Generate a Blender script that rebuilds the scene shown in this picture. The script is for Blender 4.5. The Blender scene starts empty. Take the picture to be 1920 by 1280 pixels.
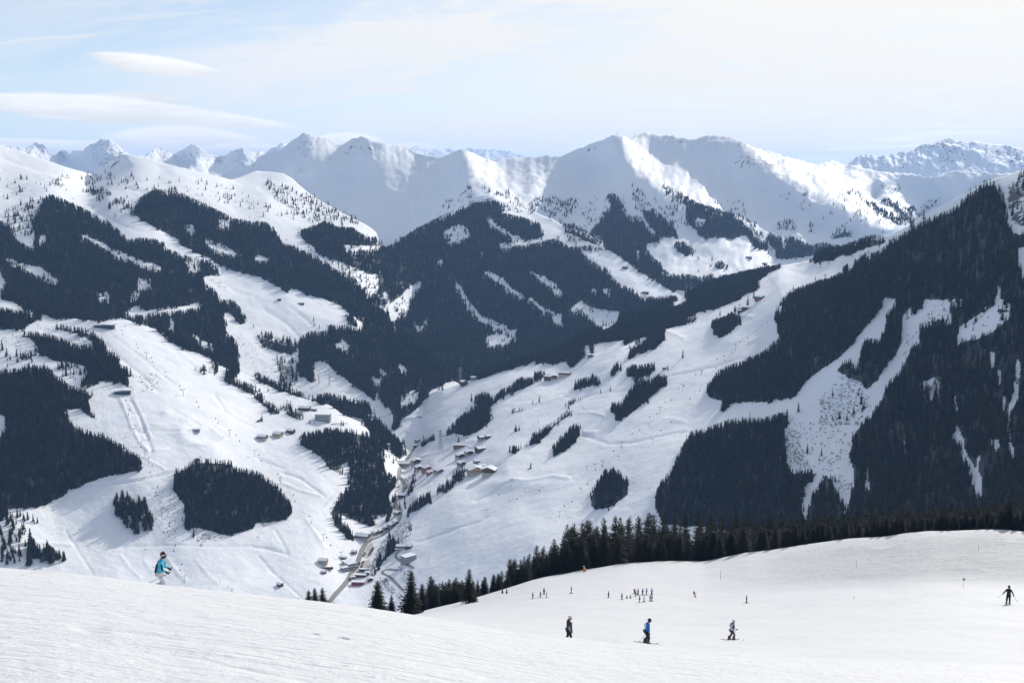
import bpy, bmesh, math, random
import numpy as np
from mathutils import Vector, Matrix
from mathutils.bvhtree import BVHTree

random.seed(7)
RNG = np.random.default_rng(7)
R = math.radians
scene = bpy.context.scene
COL = scene.collection

# ------------------------------------------------------------------ camera, sky, sun, exposure
F = 2059.0                       # focal length in photo pixels (photo 1920 x 1280)
PITCH = math.atan((640 - 330) / F)
cd = bpy.data.cameras.new("camera")
cam = bpy.data.objects.new("camera", cd)
COL.objects.link(cam)
cd.sensor_width = 36.0
cd.lens = F / 1920 * 36.0
cd.clip_start = 0.3
cd.clip_end = 120000
cam.location = (0, 0, 0)
cam.rotation_euler = (R(90) - PITCH, 0, 0)
scene.camera = cam

SUN_AZ, SUN_EL = R(33), R(27.5)    # azimuth to the right of the view direction
scene.view_settings.view_transform = 'Standard'
scene.view_settings.look = 'None'
scene.view_settings.gamma = 1
scene.view_settings.use_curve_mapping = False
scene.view_settings.exposure = 0.14
cy = scene.cycles
cy.use_denoising = True
cy.max_bounces = 8
cy.diffuse_bounces = 3
cy.glossy_bounces = 2
cy.volume_bounces = 1
cy.transparent_max_bounces = 8
cy.use_adaptive_sampling = True

sd = bpy.data.lights.new("sun", 'SUN')
sun = bpy.data.objects.new("sun", sd)
COL.objects.link(sun)
sd.energy = 3.25
sd.angle = R(0.53)
sd.color = (1.0, 0.955, 0.89)
SUNV = Vector((math.sin(SUN_AZ) * math.cos(SUN_EL), math.cos(SUN_AZ) * math.cos(SUN_EL), math.sin(SUN_EL)))
sun.rotation_euler = (-SUNV).to_track_quat('-Z', 'Y').to_euler()


class NT:
    """tiny helper to wire shader nodes"""
    def __init__(s, tree):
        s.t = tree; s.n = tree.nodes; s.l = tree.links
    def node(s, typ, **kw):
        nd = s.n.new(typ)
        for k, v in kw.items():
            setattr(nd, k, v)
        return nd
    def put(s, sock, v):
        if hasattr(v, 'is_output') or isinstance(v, bpy.types.NodeSocket):
            s.l.new(v, sock)
        else:
            sock.default_value = v
    def m(s, op, a, b=0.0, c=0.0, clamp=False):
        nd = s.n.new('ShaderNodeMath'); nd.operation = op; nd.use_clamp = clamp
        s.put(nd.inputs[0], a); s.put(nd.inputs[1], b)
        if op in ('MULTIPLY_ADD', 'SMOOTH_MIN', 'COMPARE'):
            s.put(nd.inputs[2], c)
        return nd.outputs[0]
    def ss(s, x, lo, hi, a=0.0, b=1.0):
        nd = s.n.new('ShaderNodeMapRange'); nd.interpolation_type = 'SMOOTHSTEP'; nd.clamp = True
        s.put(nd.inputs[0], x); nd.inputs[1].default_value = lo; nd.inputs[2].default_value = hi
        nd.inputs[3].default_value = a; nd.inputs[4].default_value = b
        return nd.outputs[0]
    def mix(s, fac, a, b):
        nd = s.n.new('ShaderNodeMix'); nd.data_type = 'RGBA'; nd.clamp_factor = True
        s.put(nd.inputs[0], fac); s.put(nd.inputs[6], a); s.put(nd.inputs[7], b)
        return nd.outputs[2]
    def noise(s, vec, scale, detail=4.0, rough=0.55, dim='3D', dist=0.0):
        nd = s.n.new('ShaderNodeTexNoise'); nd.noise_dimensions = dim
        if vec is not None:
            s.l.new(vec, nd.inputs['Vector'])
        nd.inputs['Scale'].default_value = scale
        nd.inputs['Detail'].default_value = detail
        nd.inputs['Roughness'].default_value = rough
        nd.inputs['Distortion'].default_value = dist
        return nd.outputs[0]
    def comb(s, x, y, z=0.0):
        nd = s.n.new('ShaderNodeCombineXYZ')
        s.put(nd.inputs[0], x); s.put(nd.inputs[1], y); s.put(nd.inputs[2], z)
        return nd.outputs[0]


def pxang(px, py):
    """photo pixel -> (azimuth, elevation) of the ray, radians"""
    d = ray(px, py)
    return math.atan2(d[0], d[1]), math.atan2(d[2], math.hypot(d[0], d[1]))


def ray(px, py):
    """unnormalised ray with unit forward (y) component; works on arrays"""
    dx = (np.asarray(px, float) - 960) / F
    dy = -(np.asarray(py, float) - 640) / F
    c, sn = math.cos(PITCH), math.sin(PITCH)
    y = c + dy * sn
    z = -sn + dy * c
    return np.stack([dx / y, np.ones_like(dx / y), z / y], -1)


def build_world():
    w = bpy.data.worlds.new("World")
    scene.world = w
    w.use_nodes = True
    nt = NT(w.node_tree)
    nt.n.clear()
    out = nt.node('ShaderNodeOutputWorld')
    bg = nt.node('ShaderNodeBackground')
    nt.l.new(bg.outputs[0], out.inputs[0])
    sky = nt.node('ShaderNodeTexSky')
    sky.sky_type = 'NISHITA'
    sky.sun_disc = False
    sky.sun_elevation = SUN_EL
    sky.sun_rotation = SUN_AZ
    sky.altitude = 1900
    sky.air_density = 1.0
    sky.dust_density = 0.4
    sky.ozone_density = 1.7
    tc = nt.node('ShaderNodeTexCoord')
    sep = nt.node('ShaderNodeSeparateXYZ')
    nt.l.new(tc.outputs['Generated'], sep.inputs[0])
    x, y, z = sep.outputs
    az = nt.m('ARCTAN2', x, y)
    el = nt.m('ARCSINE', z)
    # angle to the sun: thin cloud scatters forward
    dot = nt.node('ShaderNodeVectorMath', operation='DOT_PRODUCT')
    nt.l.new(tc.outputs['Generated'], dot.inputs[0])
    dot.inputs[1].default_value = SUNV
    cs = dot.outputs['Value']
    glow = nt.m('POWER', nt.m('MAXIMUM', cs, 0.0), 3.2)
    # high thin veil, streaks drawn out across the view and slightly tilted
    ce = nt.m('COSINE', el)
    elw = nt.m('DIVIDE', 1.0, nt.m('MAXIMUM', nt.m('ADD', z, 0.16), 0.05))     # flatten onto a cloud deck
    ux = nt.m('MULTIPLY', nt.m('MULTIPLY', ce, nt.m('SINE', az)), elw)
    uy = nt.m('MULTIPLY', nt.m('MULTIPLY', ce, nt.m('COSINE', az)), elw)
    st = nt.comb(nt.m('ADD', nt.m('MULTIPLY', ux, 0.8), nt.m('MULTIPLY', uy, 0.30)), nt.m('MULTIPLY', uy, 1.1))
    n1 = nt.noise(st, 1.35, 6, 0.56, '2D', 0.35)
    n2 = nt.noise(st, 5.0, 5, 0.6, '2D', 0.5)
    veil = nt.ss(nt.m('ADD', nt.m('MULTIPLY', n1, 0.78), nt.m('MULTIPLY', n2, 0.22)), 0.40, 0.66)
    veil = nt.m('MULTIPLY', veil, nt.ss(cs, 0.45, 0.85, 0.30, 0.97))
    veil = nt.m('ADD', veil, nt.ss(cs, 0.52, 0.90, 0.10, 0.80), clamp=True)
    # pale air low over the horizon
    low = nt.ss(el, 0.0, 0.20, 0.62, 0.0)
    veilcol = nt.mix(glow, (7.1, 7.35, 7.85, 1), (8.45, 8.15, 7.45, 1))
    base = nt.mix(low, sky.outputs[0], nt.mix(nt.ss(cs, 0.60, 0.90), (6.2, 7.0, 8.1, 1), (7.9, 7.75, 7.4, 1)))
    col = nt.mix(veil, base, veilcol)

    wob = nt.noise(nt.comb(nt.m('MULTIPLY', az, 9.0), nt.m('MULTIPLY', el, 30.0)), 1.0, 3, 0.5, '2D')
    wob = nt.m('SUBTRACT', wob, 0.5)
    fine = nt.noise(nt.comb(nt.m('MULTIPLY', az, 22.0), nt.m('MULTIPLY', el, 150.0)), 1.0, 4, 0.6, '2D')
    fine = nt.m('SUBTRACT', fine, 0.5)

    def lens(col, px, py, wpx, up, dn, tilt=0.0, soft=0.5, op=0.9, bright=11.0, shade=0.18, skew=0.0, rag=0.5):
        """smooth lens-shaped wave cloud centred on a direction; sizes in photo pixels"""
        a0, e0 = pxang(px, py)
        k = 1 / F
        u = nt.m('DIVIDE', nt.m('SUBTRACT', az, a0), wpx * k)
        v = nt.m('SUBTRACT', nt.m('SUBTRACT', el, e0), nt.m('MULTIPLY', u, tilt * k))
        v = nt.m('ADD', v, nt.m('MULTIPLY', wob, 14 * k * rag))
        v = nt.m('ADD', v, nt.m('MULTIPLY', fine, 10 * k * rag))
        uu = nt.m('SUBTRACT', u, skew)
        # profile: 1 - u^2 top and bottom
        prof = nt.m('MAXIMUM', nt.m('SUBTRACT', 1.0, nt.m('POWER', nt.m('ABSOLUTE', uu), 1.7)), 0.02)
        vu = nt.m('DIVIDE', v, nt.m('MULTIPLY', prof, up * k))
        vd = nt.m('DIVIDE', nt.m('MULTIPLY', v, -1.0), nt.m('MULTIPLY', prof, dn * k))
        d = nt.m('SUBTRACT', 1.0, nt.m('MAXIMUM', vu, vd))
        msk = nt.ss(d, 0.0, soft)
        edge = nt.ss(nt.m('ABSOLUTE', uu), 0.55, 1.0, 1.0, 0.0)
        msk = nt.m('MULTIPLY', nt.m('MULTIPLY', msk, edge), op)
        s = nt.m('ADD', nt.ss(vu, -0.9, 0.8, 1.0 - shade, 1.0), nt.m('MULTIPLY', nt.m('ADD', fine, wob), 0.16))
        c = nt.node('ShaderNodeVectorMath', operation='SCALE')
        c.inputs[0].default_value = (bright * 0.88, bright * 0.875, bright * 0.87)
        nt.l.new(s, c.inputs['Scale'])
        return nt.mix(msk, col, c.outputs[0])

    col = lens(col, 292, 120, 128, 19, 24, tilt=-13, soft=0.45, op=0.97, rag=0.5, bright=10.0)
    col = lens(col, 60, 272, 260, 16, 24, tilt=-4, soft=0.35, op=0.9, bright=9.5, rag=0.7)
    col = lens(col, 350, 266, 165, 34, 40, tilt=-5, soft=0.35, op=0.95, bright=9.8, rag=0.6)
    col = lens(col, 480, 284, 120, 16, 26, tilt=0, soft=0.4, op=0.9, bright=9.9, rag=1.0)
    col = lens(col, 255, 188, 105, 20, 12, tilt=-4, soft=0.6, op=0.75, bright=8.7)
    col = lens(col, 180, 206, 250, 32, 28, tilt=-14, soft=0.38, op=0.97, bright=10.0, rag=0.9, shade=0.16)
    col = lens(col, 390, 226, 180, 22, 12, tilt=-13, soft=0.4, op=0.95, bright=9.7, rag=0.5)
    col = lens(col, 655, 263, 75, 16, 18, tilt=-2, soft=0.3, op=0.97, bright=10.4, rag=0.4)
    col = lens(col, 770, 275, 55, 9, 10, op=0.7, bright=10.2, rag=1.0)
    col = lens(col, 1640, 277, 120, 6, 8, tilt=6, op=0.7, bright=11.5, rag=1.2, soft=0.9)
    col = lens(col, 1760, 258, 130, 12, 12, tilt=3, op=0.55, bright=11.3, rag=2.0, soft=1.0)
    col = lens(col, 1530, 300, 160, 9, 12, tilt=0, op=0.6, bright=11.3, rag=1.5, soft=1.0)
    col = lens(col, 1000, 283, 130, 6, 8, tilt=4, op=0.5, bright=10.6, rag=1.5, soft=1.0)
    # the long faint contrail, upper left
    col = lens(col, 95, 74, 110, 7, 6, tilt=14, soft=1.0, op=0.45, bright=9.4, rag=0.7)
    col = lens(col, 290, 32, 130, 7, 7, tilt=18, soft=1.0, op=0.35, bright=9.4, rag=0.7)
    nt.l.new(col, bg.inputs[0])
    bg.inputs[1].default_value = 0.112


build_world()

# ------------------------------------------------------------------ helpers
def perlin(x, y, seed=0):
    x = np.asarray(x, float); y = np.asarray(y, float)
    xi = np.floor(x).astype(np.int64); yi = np.floor(y).astype(np.int64)
    xf = x - xi; yf = y - yi
    def g(ix, iy):
        h = (ix * 374761393 + iy * 668265263 + seed * 974634777) & 0xffffffff
        h = ((h ^ (h >> 13)) * 1274126177) & 0xffffffff
        a = ((h ^ (h >> 16)) & 0xffff) * (2 * math.pi / 65536)
        return np.cos(a), np.sin(a)
    def dotg(ix, iy, fx, fy):
        gx, gy = g(ix, iy)
        return gx * fx + gy * fy
    u = xf ** 3 * (xf * (xf * 6 - 15) + 10); v = yf ** 3 * (yf * (yf * 6 - 15) + 10)
    a = dotg(xi, yi, xf, yf); b = dotg(xi + 1, yi, xf - 1, yf)
    c = dotg(xi, yi + 1, xf, yf - 1); d = dotg(xi + 1, yi + 1, xf - 1, yf - 1)
    return (a + (b - a) * u) * (1 - v) + (c + (d - c) * u) * v


def fbm(x, y, wl, octaves=5, gain=0.5, seed=0, ridged=False):
    s = 0; a = 1.0; f = 1.0 / wl
    for o in range(octaves):
        n = perlin(x * f + 17.3 * o, y * f - 9.1 * o, seed + o)
        if ridged:
            n = 0.5 - np.abs(n) * 1.6
        s = s + a * n
        a *= gain; f *= 2.03
    return s


def tag(o, label=None, cat=None, group=None, kind=None):
    if label: o['label'] = label
    if cat: o['category'] = cat
    if group: o['group'] = group
    if kind: o['kind'] = kind
    return o


def link_mesh(name, me, mat=None, parent=None):
    o = bpy.data.objects.new(name, me)
    if mat is not None and not me.materials:
        me.materials.append(mat)
    COL.objects.link(o)
    if parent is not None:
        o.parent = parent
    return o


def empty(name, loc, rz=0.0):
    o = bpy.data.objects.new(name, None)
    COL.objects.link(o)
    o.location = loc
    o.rotation_euler = (0, 0, rz)
    o.empty_display_size = 0.2
    return o


def np_mesh(name, verts, faces, smooth=False):
    """faces: (n,4) or (n,3) int array"""
    me = bpy.data.meshes.new(name)
    faces = np.asarray(faces, np.int32); verts = np.asarray(verts, np.float32)
    me.vertices.add(len(verts)); me.vertices.foreach_set('co', verts.ravel())
    k = faces.shape[1]
    me.loops.add(faces.size); me.loops.foreach_set('vertex_index', faces.ravel())
    me.polygons.add(len(faces))
    me.polygons.foreach_set('loop_start', np.arange(len(faces), dtype=np.int32) * k)
    me.polygons.foreach_set('use_smooth', np.full(len(faces), smooth))
    me.update(calc_edges=True)
    return me


TILE = {'a': (0, 240), 'b': (480, 240), 'c': (960, 240), 'd': (1440, 240), 'e': (0, 560), 'f': (480, 560),
        'g': (960, 560), 'h': (1440, 560), 'i': (0, 880), 'j': (480, 880), 'k': (960, 880), 'l': (1440, 880)}


def T(s):
    """'a 10,20 30,40 b 5,6' : points read off 4x enlargements of the photo -> photo pixels"""
    out = []; ox = oy = 0
    for w in s.split():
        if w in TILE:
            ox, oy = TILE[w]
        else:
            x, y = w.split(',')
            out.append((ox + float(x) / 4, oy + float(y) / 4))
    return out


# ------------------------------------------------------------------ land-cover maps (where trees, scrub and rock grow)
MW, MH = 1920, 1280
M_TREE = np.zeros((MH, MW), np.float32)      # 1 = closed forest, fractions = open growth
M_SHRUB = np.zeros((MH, MW), np.float32)
M_ROCK = np.zeros((MH, MW), np.float32)
M_PICK = np.zeros((MH, MW), np.int16)        # stands whose trees are separate objects


def fill(m, pts, val, mx=False):
    p = np.array(pts)
    x0, y0 = np.floor(p.min(0)).astype(int); x1, y1 = np.ceil(p.max(0)).astype(int)
    x0 = max(x0, 0); y0 = max(y0, 0); x1 = min(x1 + 1, MW); y1 = min(y1 + 1, MH)
    if x1 <= x0 or y1 <= y0: return
    xs = np.arange(x0, x1) + 0.5; ys = np.arange(y0, y1) + 0.5
    X, Y = np.meshgrid(xs, ys)
    ins = np.zeros(X.shape, bool)
    n = len(p)
    for i in range(n):
        xa, ya = p[i]; xb, yb = p[(i + 1) % n]
        if ya == yb: continue
        c = ((ya > Y) != (yb > Y)) & (X < (xb - xa) * (Y - ya) / (yb - ya) + xa)
        ins ^= c
    sub = m[y0:y1, x0:x1]
    if mx:
        sub[ins] = np.maximum(sub[ins], val)
    else:
        sub[ins] = val


def FOR(s, d=1.0): fill(M_TREE, T(s), d)
def CLR(s, d=0.0): fill(M_TREE, T(s), d)
def SHR(s, d=0.5): fill(M_SHRUB, T(s), d)
def ROC(s, d=1.0): fill(M_ROCK, T(s), d, True)


# far slopes, open growth first
FOR("a 0,400 660,330 1100,380 1500,400 1900,480 1920,650 1540,540 1340,470 700,460 300,480 0,560", .035)
FOR("b 0,560 200,600 420,660 640,740 400,740 100,660", .05)
FOR("b 100,400 400,500 640,640 800,720 700,740 400,700 200,560 60,450", .13)
FOR("c 160,540 500,560 480,680 380,710 250,660 130,600", .30)
FOR("c 500,600 740,520 740,600 600,760 500,760", .06)
FOR("c 880,460 930,460 1000,530 1020,600 1000,640 960,660 920,580 890,500", .5)
FOR("c 1060,560 1180,570 1300,600 1340,750 1240,760 1130,640", .22)
FOR("c 1100,450 1230,480 1300,530 1320,600 1200,560", .35)
FOR("b 1300,640 1640,440 1620,560 1500,610 1350,670", .12)
FOR("b 1640,420 1760,490 1920,520 1920,540 1760,510", .3)
FOR("b 1880,520 1920,530 1920,620 1860,600 c 0,530 100,590 200,640 120,640 0,620", .10)
FOR("d 0,480 450,540 600,560 900,720 800,760 300,700 0,620", .03)
FOR("c 1500,560 1700,540 1800,700 1600,640", .07)
FOR("d 820,450 1000,430 1000,480 840,490", .12)
# upper left
FOR("a 30,640 240,540 330,540 260,800 250,900 150,840 60,760", .22)
FOR("a 600,480 720,460 900,540 1050,520 1050,680 940,650 800,590 700,510", .34)
FOR("a 1140,450 1340,470 1350,560 1180,510", .5)
FOR("a 170,410 320,420 320,440 200,480 140,490", .25)
FOR("a 0,690 40,700 110,780 150,840 200,880 250,900 260,800 245,680 290,600 330,530 380,500 450,520 520,550 620,590 700,640 800,690 860,740 900,770 950,840 1060,825 1160,835 1220,860 1250,900 1340,930 1400,950 1470,970 1550,980 1620,1020 1675,1090 1600,1100 1520,1110 1530,1160 1600,1200 1640,1250 1640,1280 "
    "e 1740,0 1800,60 1840,120 1855,180 1800,200 1730,110 1680,100 1700,250 1780,330 1800,480 1790,560 1690,520 1560,440 1400,380 1260,320 1170,230 1050,190 920,140 750,165 600,150 400,150 310,110 180,75 100,20 0,0")
CLR("a 600,790 660,790 760,860 900,930 1050,990 1210,1040 1210,1060 1040,1018 880,960 760,890 650,815 610,830", .1)
CLR("a 10,970 100,990 160,1020 230,1030 300,1040 350,1070 400,1110 455,1155 400,1145 330,1120 250,1090 170,1040 60,995", .12)
CLR("a 0,1080 45,1170 0,1250")
CLR("a 1390,985 1500,1000 1510,1040 1460,1080 1420,1050", .3)
CLR("a 1030,1130 1140,1130 1130,1180 1060,1210 1040,1280 960,1270 1010,1230", .25)
CLR("a 730,1240 820,1230 830,1280 740,1280", .3)
CLR("e 920,100 1060,40 1080,90 1250,70 1520,20 1530,45 1300,95 1110,105 1110,210 1085,210 1070,115 1000,120", .15)
CLR("e 1262,210 1290,120 1305,230 1275,240")
CLR("e 1430,260 1600,350 1600,390 1500,340", .3)
CLR("a 300,810 350,810 330,860 300,850", .2)
CLR("a 245,800 262,800 265,910 250,900", .05)
# second band of the left mountain
FOR("a 1050,520 1150,460 1340,480 1440,520 1540,560 1640,620 1760,680 1920,700 b 0,690 60,700 130,740 170,800 200,850 270,870 370,920 450,960 520,1000 600,1050 700,1100 780,1150 810,1220 860,1270 "
    "f 900,20 980,100 1020,180 1060,250 1150,330 1300,430 1400,510 1470,600 1410,650 1300,700 1200,780 1100,860 1040,900 1000,820 880,760 800,690 700,620 600,540 520,470 430,455 435,630 400,620 310,540 320,360 340,270 400,240 540,240 530,200 600,195 700,210 800,240 805,185 740,150 680,100 640,50 500,0 "
    "b 420,1260 270,1200 240,1240 140,1180 0,1110 a 1800,1080 1650,1030 1550,960 1480,940 1400,900 1345,880 1350,850 1270,800 1180,760 1060,690 1000,630 1030,560")
FOR("f 650,120 720,140 770,190 770,225 650,150")
CLR("a 1380,720 1450,720 1480,770 1400,770", .3)
CLR("a 1520,830 1680,870 1760,930 1830,960 1700,940 1580,890", .22)
CLR("a 1640,690 1720,690 1730,740 1660,740", .3)
CLR("b 0,960 110,970 100,1000 0,990", .3)
CLR("f 590,340 650,300 700,350 680,380", .1)
CLR("f 860,580 950,600 940,625 870,605", .15)
CLR("f 1060,480 1140,520 1130,545 1070,515", .15)
CLR("f 930,530 990,550 980,575 930,550", .15)
CLR("f 1180,680 1230,690 1190,760 1110,800 1070,780 1090,720", .35)
CLR("f 900,700 930,720 940,770 900,750", .1)
FOR("b 320,770 430,740 530,700 620,740 720,745 780,790 850,820 900,810 940,870 960,900 920,1000 920,1090 850,1100 760,1060 640,1000 520,990 440,900 340,820")
CLR("b 650,880 850,890 930,880 940,920 830,915 700,915", .2)
CLR("b 370,900 520,960 620,990 780,1060 860,1100 850,1180 760,1130 640,1070 540,1010 440,950", .33)
# the dark cone in the middle
FOR("b 960,900 1040,870 1100,820 1200,760 1350,680 1500,620 1600,570 1700,550 1780,540 1860,570 1850,640 1920,650 c 100,670 190,710 230,780 240,840 340,830 440,890 560,880 640,900 740,930 510,930 600,1000 720,1070 790,1160 900,1200 960,1260 1210,1250 "
    "g 1250,0 1000,200 600,330 0,520 f 1700,600 1400,640 1100,300 1000,120 900,20 b 860,1270 800,1220 830,1180 900,1090 920,1000")
FOR("c 380,720 480,750 560,790 640,830 700,850 760,900 740,930 640,880 560,850 440,800 400,790", .85)
CLR("c 330,840 440,800 560,850 560,880 440,885 430,860", .15)
CLR("c 640,850 690,880 690,910 640,890", .1)
FOR("c 600,770 700,630 740,590 720,510 760,500 810,550 860,640 900,680 960,660 1000,640 1060,600 1110,650 1180,700 1240,780 1245,840 1120,830 1100,870 1000,890 1000,920 1060,980 1120,1010 1110,1060 1170,1080 1230,1110 1300,1100 1400,1120 1500,1100 1520,1130 1350,1160 1300,1230 1220,1230 1060,1140 900,1030 740,930 700,850 560,780")
CLR("c 930,620 1000,700 1080,790 1070,800 980,710 920,640", .1)
CLR("c 930,930 960,920 960,990 940,990", .1)
CLR("b 1400,780 1520,720 1580,740 1610,800 1560,830 1440,860 1460,800", .12)
CLR("b 1700,1080 1760,1080 1860,1130 1920,1200 c 0,1200 60,1240 100,1280 60,1285 0,1235 b 1860,1185 1760,1115", .12)
CLR("b 1480,1120 1540,1180 1590,1280 1560,1280 1500,1190", .15)
CLR("b 1090,1260 1150,1190 1250,1140 1220,1190 1170,1250 1160,1280 f 1140,90 1050,130 1040,210 980,100 900,40 880,0 920,50 1000,40", .1)
CLR("b 850,1100 900,1090 960,1120 930,1180 870,1270 820,1220 840,1160", .15)
CLR("b 900,1250 980,1230 1010,1280 920,1280", .2)
CLR("f 1730,270 1920,230 1920,300 1880,340 1780,350 1730,365", .08)
CLR("f 1590,10 1700,120 1880,200 1920,235 1900,255 1680,150 1580,40", .12)
CLR("g 140,0 250,80 330,100 300,110 220,90 110,0", .1)
CLR("c 130,1060 220,1110 330,1170 390,1250 350,1260 280,1190 150,1095", .15)
CLR("g 430,80 520,20 600,70 800,100 800,160 740,200 690,230 640,190 560,110 510,70 440,100", .04)
CLR("g 300,130 370,110 380,180 320,185"); CLR("g 0,240 40,230 30,290 0,290")
CLR("c 0,860 100,850 240,820 240,850 60,880 0,890", .2)
CLR("b 1730,660 1800,720 1920,790 c 0,790 100,840 60,850 0,820 b 1850,775 1740,705", .2)
CLR("b 1820,860 1920,860 1920,905 1850,895", .35)
CLR("b 1360,1000 1400,990 1410,1015 1370,1020", .1); CLR("b 1690,930 1710,920 1710,950 1690,950", .1)
CLR("c 680,1200 740,1210 735,1245 690,1240", .1); CLR("c 600,1200 640,1200 640,1230 600,1230", .3)
CLR("f 1190,170 1230,230 1300,130 1300,150 1230,250 1180,190", .2)
# foot of the skyline mountain
FOR("c 1240,480 1300,520 1400,570 1500,600 1580,650 1640,640 1700,700 1760,740 1800,790 1850,840 1900,870 d 0,790 60,820 110,840 180,820 260,860 320,890 430,870 490,880 540,890 640,850 640,900 300,960 200,980 120,990 50,960 0,860 c 1920,930 1830,920 1790,870 1760,820 1620,830 1580,830 1430,830 1370,780 1310,700 1310,600")
CLR("c 1370,700 1480,690 1440,720 1380,720"); CLR("c 1660,660 1780,700 1900,840 1860,850 1740,720", .3)
CLR("d 100,830 140,850 140,900 110,880", .2); CLR("d 0,880 50,920 60,990 0,980", .1)
FOR("c 1220,870 1290,860 1370,900 1380,930 1310,970 1230,910"); FOR("c 1500,1040 1570,1000 1620,1040 1610,1060 1510,1060")
FOR("c 1380,950 1420,970 1410,990 1380,985"); FOR("c 1050,880 1110,860 1120,890 1070,920", .5)
FOR("d 60,740 140,705 200,740 200,790 70,770", .55); FOR("d 220,550 290,500 290,580 240,600", .5)
FOR("d 480,790 580,740 640,800 630,830 480,830", .8); FOR("d 310,730 350,740 345,800 310,790", .5)
FOR("d 560,500 650,510 740,580 820,660 900,690 940,740 1020,740 1100,720 1090,600 1040,640 960,580 900,550 840,560 900,600 1000,680 930,680 800,600 720,540 620,490", .55)
FOR("d 1110,680 1120,640 1200,560 1350,500 1340,530 1200,620 1160,680", .5)
# right-hand mountain
FOR("c 1300,1230 1360,1160 1520,1130 1700,1080 1920,1040 d 110,1020 90,1060 0,1090 c 1920,1100 1840,1150 1830,1220 1760,1240 g 1700,0 1550,80 1410,95 1320,140 1320,190 1150,230 1000,280 840,310 700,330 560,350 510,380 420,470 300,490 160,470 0,510 0,400 700,230 1000,160 1180,60 1300,20")
CLR("g 1180,60 1220,25 1300,20 1250,50")
FOR("d 260,1010 400,940 640,850 760,810 880,810 895,830 860,870 740,910 600,950 400,1010")
FOR("d 360,1070 470,1020 475,1035 370,1090"); FOR("d 570,1030 600,1020 600,1070 570,1080")
for s_ in ("g 280,430 330,430 420,450 330,490 285,490", "g 420,490 480,400 540,380 540,440 500,480 440,525", "g 575,375 605,350 605,410 580,415",
           "g 880,370 960,330 1040,270 1130,230 1145,310 1080,375 1040,385 960,400 890,460 878,450", "g 840,310 900,290 960,270 960,300 845,345",
           "g 745,510 800,475 815,520 760,580 745,575", "g 865,520 900,495 960,495 1000,500 1070,480 1080,530 1040,575 930,605 905,590 870,580",
           "g 735,780 820,770 930,620 1050,590 1100,555 1155,565 1160,640 1060,720 900,850 800,920 775,920 775,870 740,850",
           "g 470,630 500,600 600,590 610,555 650,600 660,650 560,670 470,695", "g 172,550 240,535 248,590 170,630",
           "g 0,630 80,585 150,590 160,640 0,710", "f 1420,1010 1500,900 1650,780 1660,720 1700,690 1755,700 1770,740 1830,680 1920,640 1920,700 1830,750 1750,820 1780,900 1690,980 1600,1030 1500,1010 1420,1030",
           "g 0,830 60,800 90,820 60,850 0,870", "g 0,1100 50,1090 130,1060 150,990 240,950 330,900 440,815 445,870 330,940 300,980 200,1060 100,1110 0,1165",
           "g 305,1100 350,1050 380,1010 430,950 470,935 515,935 520,990 480,1060 400,1130 310,1185",
           "g 400,790 460,750 540,735 540,748 470,775 400,815",
           "g 8,980 25,930 50,940 45,985 15,995", "g 110,1240 150,1225 160,1270 120,1282",
           "g 1480,220 1500,160 1600,130 1640,100 1710,120 1710,190 1640,250 1560,300 1510,270 1510,230",
           "g 1665,50 1700,70 1780,60 1700,100", "g 1350,140 1390,130 1390,175 1350,180",
           "k 600,160 630,90 690,0 760,-25 800,10 860,40 870,110 890,150 850,200 720,295 630,305 600,280",
           "j 1090,370 1160,260 1240,190 1310,150 1310,240 1220,300 1110,360",
           "f 1250,1060 1330,1010 1330,1060 1250,1110", "f 1030,970 1030,850 1120,800 1250,700 1290,690 1290,730 1180,850 1100,900 1050,980"):
    FOR(s_)
FOR("d 100,1280 240,1190 480,1110 640,1050 650,990 720,940 720,980 880,880 900,840 1040,770 1200,680 1400,590 1500,490 1640,400 1700,400 1750,480 1790,560 1790,680 1850,750 1930,760 h 1930,0 1930,1280 l 1930,500 l 0,500 k 1130,400 1080,290 1065,170 1180,10 "
    "g 1240,1180 1280,1100 1340,1000 1480,960 1650,900 1580,850 1580,760 1470,740 1465,650 1510,570 1640,490 1860,410 h 0,370 80,290 60,180 50,120 90,20")
CLR("g 1580,850 1640,785 1920,770 h 0,790 30,780 50,730 80,760 200,740 290,620 390,540 560,420 700,250 860,60 870,0 980,0 900,90 890,170 830,300 740,290 690,360 680,480 650,510 620,440 530,490 530,550 600,590 690,620 740,680 830,600 880,500 960,420 1010,310 1010,180 1160,60 1180,0 1290,10 1460,10 1460,25 1350,40 1280,120 1200,180 1130,180 1140,290 1060,370 1000,510 900,620 840,760 780,850 700,920 640,1000 630,1100 590,1160 640,1280 "
    "l 650,0 640,100 610,220 580,300 560,210 500,120 450,20 430,10 380,110 320,200 300,340 265,340 250,150 340,80 390,0 h 380,1280 190,1270 120,1150 120,980 165,930 150,830 0,880 g 1650,900")
CLR("h 70,100 90,60 130,60 110,100", .1)
CLR("h 1280,120 1290,60 1350,40 1380,150 1340,170", .35)
FOR("h 1140,60 1000,120 1010,180 1060,60", .3)
CLR("h 1420,310 1440,210 1560,130 1690,60 1700,0 1800,20 1840,80 1740,170 1640,240 1500,290", .05)
FOR("h 1700,50 1800,40 1810,90 1740,120")
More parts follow.
